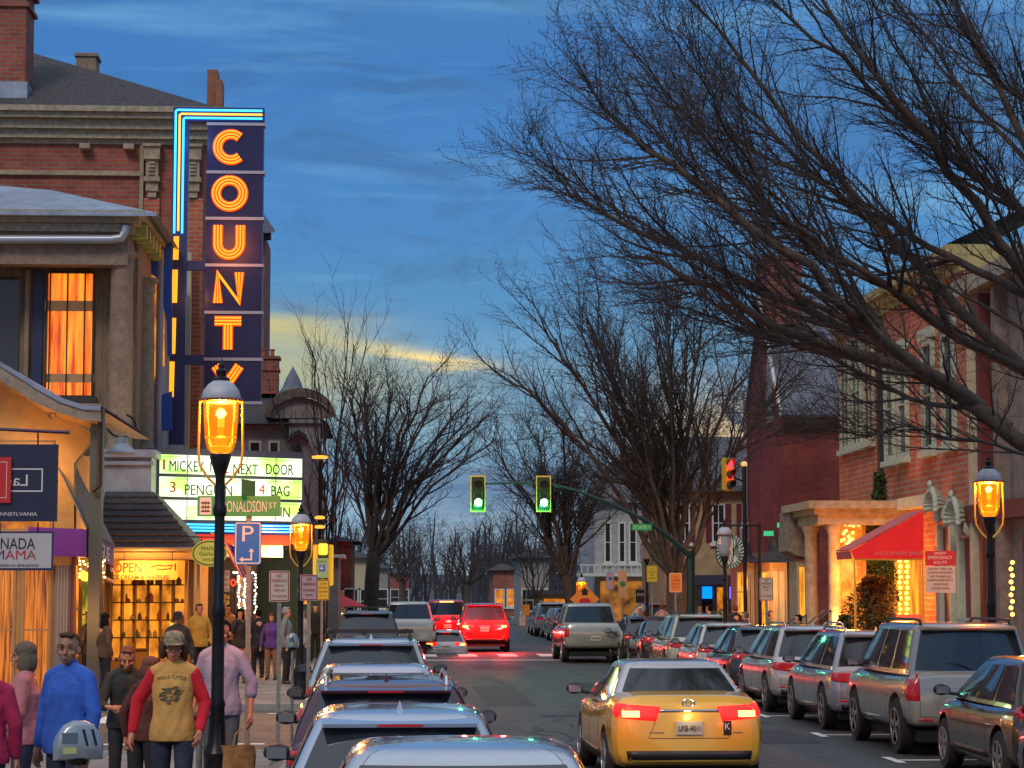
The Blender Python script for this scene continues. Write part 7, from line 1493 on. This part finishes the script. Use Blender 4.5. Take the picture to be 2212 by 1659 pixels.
def person(label, loc, face, shirt, trousers, hair, skin=SKIN, h=1.75, near=True, hairstyle='short', pose=None, female=False, sleeves='long', group=None, sleeve_m=None, wide=1.0, hat=None, beard=None, glasses=False, hands=True, long_coat=False, name='person'):
    """local frame: +y is where the person faces, feet at z = 0, drawn for 1.75 m"""
    t = thing(name, label, 'person', (0, 0, 0), group); pz = dict(le=(-.27, -.03, 1.13), lh=(-.28, .06, .86), re=(.27, -.03, 1.13), rh=(.28, .06, .86), lk=(-.10, .03, .50), lf=(-.11, 0, .08), rk=(.10, .03, .50), rf=(.11, 0, .08), head=(0, 0, 0), turn=0, bend=0); pz.update(pose or {})
    V = Vector; vox = .0085 if near else .02; w = wide
    sh = .165 * (.92 if female else 1) * w
    bend = R(pz['bend'])
    def bz(p_):  # bend the upper body forward at the hips
        p_ = V(p_); 
        if bend and p_.z > .95: q = p_ - V((0, 0, .95)); return V((0, 0, .95)) + Matrix.Rotation(-bend, 3, 'X') @ q
        return p_
    LS, RS = bz((-sh, 0, 1.395)), bz((sh, 0, 1.395)); LE, LH, RE, RH = (V(pz[k]) for k in ('le', 'lh', 're', 'rh'))
    if bend: LE, LH, RE, RH = bz(LE), LH if pz.get('free') else bz(LH), bz(RE), RH if pz.get('free') else bz(RH)
    hc = bz(V((0, .02, 1.622)) + V(pz['head'])); nk = bz((0, -.005, 1.5)); Rh = Matrix.Rotation(R(pz['turn']), 3, 'Z') @ Matrix.Rotation(-bend * .6 + R(pz.get('nod', 0)), 3, 'X')
    H = lambda x, y, z: hc + Rh @ V((x, y, z)) * 1.08
    hip = .095
    body = [('e', hc + Rh @ V((0, -.008, .03)), (.076, .092, .092)), ('e', H(0, .022, -.045), (.058, .066, .066)), ('e', H(0, .045, -.085), (.033, .032, .026)),
            ('c', [nk - V((0, 0, .06)), H(0, -.02, -.07)], [.060, .052]),
            ('c', [LS, LE, LH], [.046, .038, .026]), ('c', [RS, RE, RH], [.046, .038, .026]),
            ('c', [bz((0, 0, .98)), bz((0, .0, 1.2)), bz((0, 0, 1.36))], [.10, .11, .12]),
            ('c', [V((-hip, 0, .93)), V(pz['lk']), V(pz['lf'])], [.075, .05, .038]), ('c', [V((hip, 0, .93)), V(pz['rk']), V(pz['rf'])], [.075, .05, .038])]
    if near: body += [('c', [H(0, .088, .012), H(0, .112, -.03)], [.009, .014]), ('e', H(0, .095, -.034), (.019, .014, .010)), ('e', H(0, .083, -.062), (.024, .012, .007)), ('e', H(0, .083, -.073), (.021, .012, .008)),
                      ('e', H(-.077, -.008, -.012), (.010, .019, .030)), ('e', H(.077, -.008, -.012), (.010, .019, .030)), ('e', H(-.032, .078, .026), (.024, .012, .007)), ('e', H(.032, .078, .026), (.024, .012, .007)), ('e', H(-.045, .06, -.03), (.022, .02, .018)), ('e', H(.045, .06, -.03), (.022, .02, .018))]
    for (E, Hn, sx) in ((LE, LH, -1), (RE, RH, 1)):
        d = (Hn - E).normalized(); side = V((sx, 0, 0)); side = (side - d * side.dot(d)).normalized(); pal = d.cross(side).normalized()
        if not near or not hands: body += [('e', Hn + d * .08, (.03, .035, .05))]; continue
        a_ = pal  # fingers fan along this axis, curl toward -side
        body += [('c', [Hn + d * .01, Hn + d * .085], [.027, .030]), ('c', [Hn + d * .05 + a_ * .018, Hn + d * .09 + a_ * .022], [.018, .016]), ('c', [Hn + d * .05 - a_ * .018, Hn + d * .09 - a_ * .022], [.018, .016])]
        for k, (o_, ln) in enumerate(((.030, .066), (.011, .076), (-.009, .072), (-.028, .055))):
            b0 = Hn + d * .092 + a_ * o_; b1 = b0 + d * ln * .5 - side * .008 + a_ * o_ * .15; b2 = b1 + d * ln * .38 - side * .024; body.append(('c', [b0, b1, b2], [.0098, .009, .008]))
        b0 = Hn + d * .035 + a_ * .032; b1 = b0 + d * .035 + a_ * .018 - side * .01; body.append(('c', [b0, b1, b1 + d * .03 - side * .012], [.012, .0105, .009]))
    o = solid('body', body, .0075 if near else .018, skin, t, 3)
    # clothes
    T_ = lambda a, b_, c: bz((a, b_, c))
    fm_ = 1 if female else 0
    tor = [('l', [(T_(0, .012, z_), rx_ * w, ry_) for z_, rx_, ry_ in ((.82, .196, .140), (.87, .203, .148), (.95, .198, .142), (1.04, .178 - .016 * fm_, .134), (1.12, .170 - .02 * fm_, .134), (1.20, .180 - .014 * fm_, .136 + .016 * fm_), (1.28, .186 - .008 * fm_, .136 + .026 * fm_), (1.36, .172, .118), (1.42, .12, .09))])]
    tor += [('c', [LS, LS.lerp(T_(0, -.01, 1.44), .5) + V((0, 0, .012)), T_(0, -.012, 1.455), RS.lerp(T_(0, -.01, 1.44), .5) + V((0, 0, .012)), RS], [.068, .074, .074, .074, .068]), ('c', [T_(0, -.012, 1.44), T_(0, -.01, 1.492)], [.078, .066]), ('e', T_(0, .035, 1.40), (.10, .08, .06))]
    if long_coat: tor.append(('c', [T_(0, 0, 1.0), V((0, 0, .75))], [.18, .20]))
    sl = []
    for (S_, E, Hn) in ((LS, LE, LH), (RS, RE, RH)):
        if sleeves == 'long': sl.append(('c', [S_, S_.lerp(E, .5), E, E.lerp(Hn, .5), E.lerp(Hn, .9)], [.068, .064, .060, .052, .043]))
        elif sleeves == 'rolled': sl.append(('c', [S_, S_.lerp(E, .5), E, E.lerp(Hn, .35)], [.068, .064, .060, .056]))
        else: sl.append(('c', [S_, S_.lerp(E, .7)], [.078, .07]))
    if sleeve_m: so = solid('shirt', tor, vox, shirt, t, 5); solid('sleeves', sl, vox, sleeve_m, so, 4)
    else: so = solid('shirt', tor + sl, vox, shirt, t, 5)
    le = [('c', [V((-.075 * w, 0, .95)), V((.075 * w, 0, .95))], [.105, .105])]
    for s_, K, F_ in ((-1, V(pz['lk']), V(pz['lf'])), (1, V(pz['rk']), V(pz['rf']))): le.append(('c', [V((s_ * hip * w, 0, .92)), V((s_ * hip * w, 0, .92)).lerp(K, .5), K, F_ + V((0, 0, .02))], [.098, .088, .072, .062]))
    solid('trousers', le, vox * 1.2, trousers, t, 4)
    for s_, F_ in ((-1, V(pz['lf'])), (1, V(pz['rf']))): solid('shoe', [('c', [F_ + V((0, -.04, -.03)), F_ + V((0, .14, -.045))], [.045, .038])], .014, mat('shoe_leather', (.04, .03, .025), .5), t, 2)
    # hair
    hs = {'short': [('e', H(0, -.03, .052), (.080, .088, .079)), ('e', H(0, -.055, .01), (.078, .058, .078)), ('e', H(-.068, -.018, .005), (.016, .03, .045)), ('e', H(.068, -.018, .005), (.016, .03, .045)), ('e', H(-.025, .05, .098), (.045, .03, .02)), ('e', H(.03, .046, .1), (.04, .028, .018))],
          'bob': [('e', H(0, -.02, .05), (.096, .108, .092)), ('e', H(-.072, -.02, -.05), (.034, .07, .10)), ('e', H(.072, -.02, -.05), (.034, .07, .10)), ('e', H(0, -.07, -.04), (.088, .058, .11))],
          'long': [('e', H(0, -.02, .05), (.09, .102, .088)), ('e', H(-.078, -.02, -.08), (.03, .055, .14)), ('e', H(.078, -.02, -.08), (.03, .055, .14)), ('e', H(0, -.07, -.1), (.085, .05, .17))],
          'bald': [('e', H(0, -.065, .0), (.079, .05, .06))],
          'curly': [('e', H(0, -.02, .06), (.10, .105, .085)), ('e', H(-.085, -.01, -.02), (.04, .06, .085)), ('e', H(.085, -.01, -.02), (.04, .06, .085)), ('e', H(0, -.06, -.02), (.09, .06, .1))]}[hairstyle]
    solid('hair', hs, .009 if near else .018, hair, t, 1 if hairstyle == 'curly' else 2)
    if near:
        for sx in (-1, 1):
            MB().ell(H(sx * .032, .0815, .006), (.0135, .008, .0065), 2).build('eye', mat('eye_dark', (.03, .02, .018), .15), t, smooth=True)
            MB().tube([H(sx * .014, .093, .03), H(sx * .034, .094, .035), H(sx * .052, .083, .029)], .0042, 5).build('eyebrow', hair, t)
        MB().tube([H(-.024, .089, -.066), H(0, .0965, -.067), H(.024, .089, -.066)], [.003, .0055, .003], 6).build('mouth', mat('lips', (.25, .05, .045), .5), t)
    if beard: solid('beard', [('e', H(0, .055, -.095), (.052, .04, .04)), ('e', H(-.05, .03, -.05), (.02, .035, .045)), ('e', H(.05, .03, -.05), (.02, .035, .045))], .009, beard, t, 1)
    if hat:
        b = MB(); n_ = 20
        pr_ = [(.094, .02), (.097, .05), (.09, .09), (.065, .118), (.03, .13), (0, .133)]
        for (r_, z_) in pr_[:-1]:
            for j in range(n_): a = 6.283 * j / n_; b.v.append(tuple(H(r_ * .92 * math.cos(a), r_ * 1.06 * math.sin(a) - .008, z_)))
        b.v.append(tuple(H(0, -.008, .134))); k_ = len(pr_) - 1
        for i in range(k_ - 1):
            for j in range(n_): b.f.append((i * n_ + j, i * n_ + (j + 1) % n_, (i + 1) * n_ + (j + 1) % n_, (i + 1) * n_ + j)); b.m.append(0)
        for j in range(n_): b.f.append(((k_ - 1) * n_ + j, (k_ - 1) * n_ + (j + 1) % n_, k_ * n_)); b.m.append(0)
        ho = b.build('cap', hat, t, smooth=True)
        b = MB(); rows_ = []
        for i in range(9):
            a = R(20 + 140 * i / 8); rows_.append([H(.085 * math.cos(a), .09 * math.sin(a), .035), H(.09 * math.cos(a), .14 * math.sin(a) + .01, .03), H(.08 * math.cos(a), .185 * math.sin(a) + .0, .018)])
        b.grid(rows_); b.grid([[q - V((0, 0, .006)) for q in r_] for r_ in rows_]); b.build('peak', hat, ho, smooth=True)
    if glasses:
        b = MB()
        for sx in (-1, 1): b.tube([H(sx * .034 + .022 * math.cos(a * .7), .097, .006 + .017 * math.sin(a * .7)) for a in range(10)], .0028, 4); b.tube([H(sx * .056, .095, .01), H(sx * .078, .0, .012)], .0028, 4)
        b.build('glasses', M_black, t)
    k = h / 1.75; t.scale = (k, k, k); place(t, loc, R(face)); return t
def at(u, s, base=.13): x, y = sxy(u, s); return Vector((x, y, base))
H_br = mat('brown_hair', (.09, .05, .028), .8, bump=.8, bs=60, stretch=(1, 1, .3), spec=.1); H_gr = mat('grey_brown_hair', (.15, .115, .085), .7, bump=.8, bs=60, stretch=(1, 1, .3), spec=.1); H_bk = mat('black_hair', (.014, .010, .009), .8, bump=.6, bs=60, spec=.1); H_rd = mat('auburn_hair', (.16, .05, .02), .7, bump=.8, bs=50)
J_den = mat('dark_denim', (.022, .03, .055), .85, var=.3, vs=8, bump=.4, bs=50); J_khk = mat('khaki_cloth', (.25, .19, .12), .85, var=.2, vs=6, bump=.3, bs=40); J_blk = mat('black_cloth', (.018, .018, .02), .8, bump=.3, bs=30)
def cloth(n, c=(.1, .1, .1)): return mat(n, c, .88, var=.16, vs=7, bump=.5, bs=14)
# face heading: 0 = away from the camera, 180 = toward it, 90 = to the left
person('person cut off at the left edge in a crimson top, seen from behind', at(-18, 268), 10, cloth('crimson_knit', (.40, .015, .075)), J_blk, H_bk, h=1.72, hairstyle='short', wide=1.15)
person('person in a pink sweater with a grey brown bob, looking left', at(72, 236), 92, cloth('pink_knit', (.50, .18, .19)), J_den, H_gr, SKIN_R, h=1.70, hairstyle='bob', female=True, pose=dict(le=(-.24, .02, 1.12), lh=(-.2, .18, .95)))
person('person in a bright blue sweatshirt with dark receding hair, head turned left', at(166, 262), 140, cloth('royal_blue_fleece', (.03, .11, .50)), J_den, H_br, SKIN_D, h=1.83, wide=1.22, pose=dict(turn=35, le=(-.28, .0, 1.13), re=(.28, .0, 1.13)))
person('bearded person in a dark jacket reaching forward behind the blue sweatshirt', at(283, 206), 190, cloth('charcoal_cloth', (.035, .035, .03)), J_blk, H_rd, SKIN_R, h=1.62, beard=H_rd, sleeves='rolled', pose=dict(bend=16, nod=-14, le=(-.34, .10, 1.14), lh=(-.52, .30, 1.02), re=(.28, .14, 1.12), rh=(.16, .36, 1.06), free=True))
person('person with curly auburn hair bent toward the crowd, in a dark coat', at(322, 218), 330, cloth('wine_cloth', (.10, .025, .02)), J_blk, H_rd, SKIN_R, h=1.52, hairstyle='curly', female=True, pose=dict(bend=10))
e_ = person('person in a camouflage cap and a golden raglan shirt with red sleeves', at(385, 240), 176, cloth('golden_cotton', (.62, .32, .085)), J_den, H_br, SKIN_R, h=1.80, hairstyle='curly', sleeve_m=cloth('scarlet_cotton', (.62, .012, .025)), hat=mat('camouflage', (.09, .075, .04), .85, col2=(.42, .33, .2), vs=28), pose=dict(turn=10, le=(-.27, -.02, 1.14), lh=(-.25, .14, .91), re=(.32, -.05, 1.15), rh=(.35, .02, .89), lk=(-.11, .10, .52), lf=(-.11, .12, .08), rk=(.10, .0, .5), rf=(.11, -.12, .10)))
person('person in a lilac shirt carrying a bag, half behind the big lamp post', at(487, 204), 168, cloth('lilac_cotton', (.36, .30, .40)), mat('grey_twill', (.10, .10, .12), .85, var=.15), H_bk, SKIN_R, h=1.86, sleeves='rolled', pose=dict(le=(-.30, -.02, 1.13), lh=(-.31, .06, .84)))
# print on the raglan shirt (lies on the cloth, so it is a part of that person)
bpy.context.view_layer.update()
def on_chest(root, txt, z, h_, wf, m, arcx=.0, nm='shirt_print'):
    shirt = [c for c in root.children if c.name.startswith('shirt')][0]; me = shirt.data; bv = BVHTree.FromPolygons([v.co.copy() for v in me.vertices], [tuple(p_.vertices) for p_ in me.polygons])
    fr = lambda u, zz, n: Vector((-u, n, zz + arcx * (1 - (u / .14) ** 2)))
    b = MB(); b.text(fr, txt, 0, z, h_, 0, .001, wfit=wf)
    out = []
    for v in b.v:
        hit = bv.ray_cast(Vector((v[0], 1, v[2])), Vector((0, -1, 0)), 2); out.append((v[0], (hit[0].y if hit[0] else .15) + .004 + v[1], v[2]))
    b.v = out; return b.build(nm, m, shirt)
on_chest(e_, 'MOLLIE TUTTLE', 1.335, .028, .25, M_blackp, .02)
sh_ = [c for c in e_.children if c.name.startswith('shirt')][0]; bv_s = BVHTree.FromPolygons([v.co.copy() for v in sh_.data.vertices], [tuple(p_.vertices) for p_ in sh_.data.polygons])
pr_ = MB(); rg = random.Random(4)
def chest(u, z, n=.004): hit = bv_s.ray_cast(Vector((u, 1, z)), Vector((0, -1, 0)), 2); return Vector((u, (hit[0].y if hit[0] else .15) + n, z))
for k_ in range(46):
    a0 = rg.uniform(0, 6.28); u0 = .10 * math.cos(a0) * rg.random() ** .4; z0 = 1.215 + .08 * math.sin(a0) * rg.random() ** .4; w_ = rg.uniform(.012, .034); h_ = rg.uniform(.003, .008); tl = rg.uniform(-.4, .4)
    pts_ = [(u0 + w_ * math.cos(q), z0 + h_ * math.sin(q) + tl * w_ * math.cos(q)) for q in (0, .8, 1.57, 2.3, 3.14, 4, 4.71, 5.5)]; pr_.add([chest(a, c_, .004 + k_ * .00004) for a, c_ in pts_], [tuple(range(8))])
pr_.build('picture_print', mat('print_ink', (.05, .05, .045), .8, col2=(.2, .14, .06), vs=30), sh_)
# brown paper bag
bp = sxy(524, 222); t = thing('paper_bag', 'crumpled brown paper bag held low beside the lilac shirt', 'bag', (bp[0], bp[1], .40)); b = MB(); fr = FG((bp[0], bp[1], 0), R(20)); rg = random.Random(6); rows_ = []
for j in range(9):
    z = .42 + j * .05; row = []
    for i in range(21):
        a = 6.283 * i / 20; r_ = .15 + .012 * math.sin(a * 5 + j) + (rg.uniform(-.008, .008) if i % 20 else 0); row.append(fr(r_ * max(-.95, min(.95, 1.25 * math.cos(a))), z, .62 * r_ * max(-.95, min(.95, 1.25 * math.sin(a)))))
    row[20] = row[0]; rows_.append(row)
b.grid(rows_); b.build('bag_body', mat('kraft_paper', (.40, .19, .07), .85, var=.25, vs=12, bump=.6, bs=20), t, smooth=True, angle=180)
MB().tube([fr(-.08, .8, .08), fr(-.05, .93, .06), fr(.02, .98, .03), fr(.07, .93, .06), fr(.09, .8, .08)], .008, 6).build('bag_handle', mat('kraft_paper'), t)
# further pavement, left
person('person in mustard trousers and dark jacket holding a phone to their face', at(524, 91), 185, cloth('dark_brown_coat', (.05, .035, .03)), cloth('mustard_cloth', (.55, .30, .04)), H_bk, SKIN_R, near=False, h=1.74, female=True, hairstyle='long', pose=dict(re=(.2, .16, 1.2), rh=(.06, .2, 1.5), le=(-.2, .16, 1.2), lh=(-.05, .2, 1.45)))
person('person in a yellow striped top behind the lamp post, left of the mustard trousers', at(437, 93), 200, cloth('yellow_stripe', (.62, .34, .05)), J_blk, H_br, SKIN_R, near=False, h=1.86, hairstyle='short')
person('person in a black cap behind the raglan shirt', at(392, 110), 190, cloth('dark_coat', (.05, .035, .03)), J_blk, H_bk, SKIN_D, near=False, h=1.75, hat=J_blk)
person('person in a black coat standing left of the purple one', at(563, 86), 20, cloth('coal_coat', (.022, .022, .026)), J_blk, H_bk, near=False, h=1.7, long_coat=True)
person('person in a purple jacket beneath the parking sign', at(592, 88), 170, cloth('purple_jacket', (.12, .05, .24)), cloth('rust_skirt', (.32, .14, .07)), H_br, near=False, h=1.62, hairstyle='long', female=True)
person('person in a grey hooded top between the no parking sign posts', at(622, 92), 260, cloth('grey_hoodie', (.22, .23, .23)), J_blk, mat('grey_hood', (.3, .3, .31), .9), near=False, h=1.78)
person('person in a pale grey coat just right of the hooded one', at(660, 84), 120, cloth('pale_coat', (.30, .31, .32)), J_den, H_gr, near=False, h=1.66)
person('person in a black coat with a bright face by the handicap sign post', at(684, 70), 185, cloth('black_overcoat', (.02, .02, .022)), J_blk, H_bk, near=False, h=1.74)
person('person in a dark coat seen through the yellow shop window glow, left', at(205, 100), 60, cloth('dark_coat'), J_blk, H_rd, SKIN_R, near=False, h=1.72)
person('person with dark hair beside the corner shop window, right of another', at(238, 104), 300, cloth('brown_coat', (.12, .06, .03)), J_blk, H_bk, SKIN_R, near=False, h=1.70, hairstyle='long', female=True)
person('person in an orange lit jacket walking behind the mustard trousers', at(500, 80), 160, cloth('orange_jacket', (.5, .2, .06)), J_den, H_bk, SKIN_R, near=False, h=1.78)
# right pavement
person('person in a faded pink shirt between the far lamp post and the wide trunk', at(1430, 66), 350, cloth('faded_pink', (.42, .20, .17)), J_den, H_rd, near=False, h=1.74)
person('person in a mustard jacket under the blue lit screen', at(1533, 74), 60, cloth('mustard_jacket', (.62, .34, .10)), J_den, H_bk, near=False, h=1.74)
person('person in a dark purple jacket behind the mustard jacket', at(1515, 70), 120, cloth('plum_jacket', (.10, .06, .12)), J_blk, H_bk, near=False, h=1.72)
person('person in a pale yellow coat left of the round sign lamp post', at(1560, 76), 200, cloth('yellow_coat', (.60, .42, .14)), J_den, H_rd, near=False, h=1.64, female=True, hairstyle='long')
person('person in a black coat right of the round sign lamp post', at(1589, 78), 20, cloth('coal_coat'), J_blk, H_rd, near=False, h=1.78)
person('person in a navy jacket passing before the bay windows', at(1612, 84), 80, cloth('navy_jacket', (.04, .045, .13)), J_blk, H_gr, near=False, h=1.62, wide=1.15)
person('person in a green coat behind the no parking post by the bay windows', at(1664, 80), 260, cloth('moss_coat', (.10, .13, .07)), J_blk, H_gr, near=False, h=1.62)
person('person in a dark hood low by the iron stair rails', at(1728, 90), 90, cloth('coal_coat'), J_blk, H_bk, near=False, h=1.58)
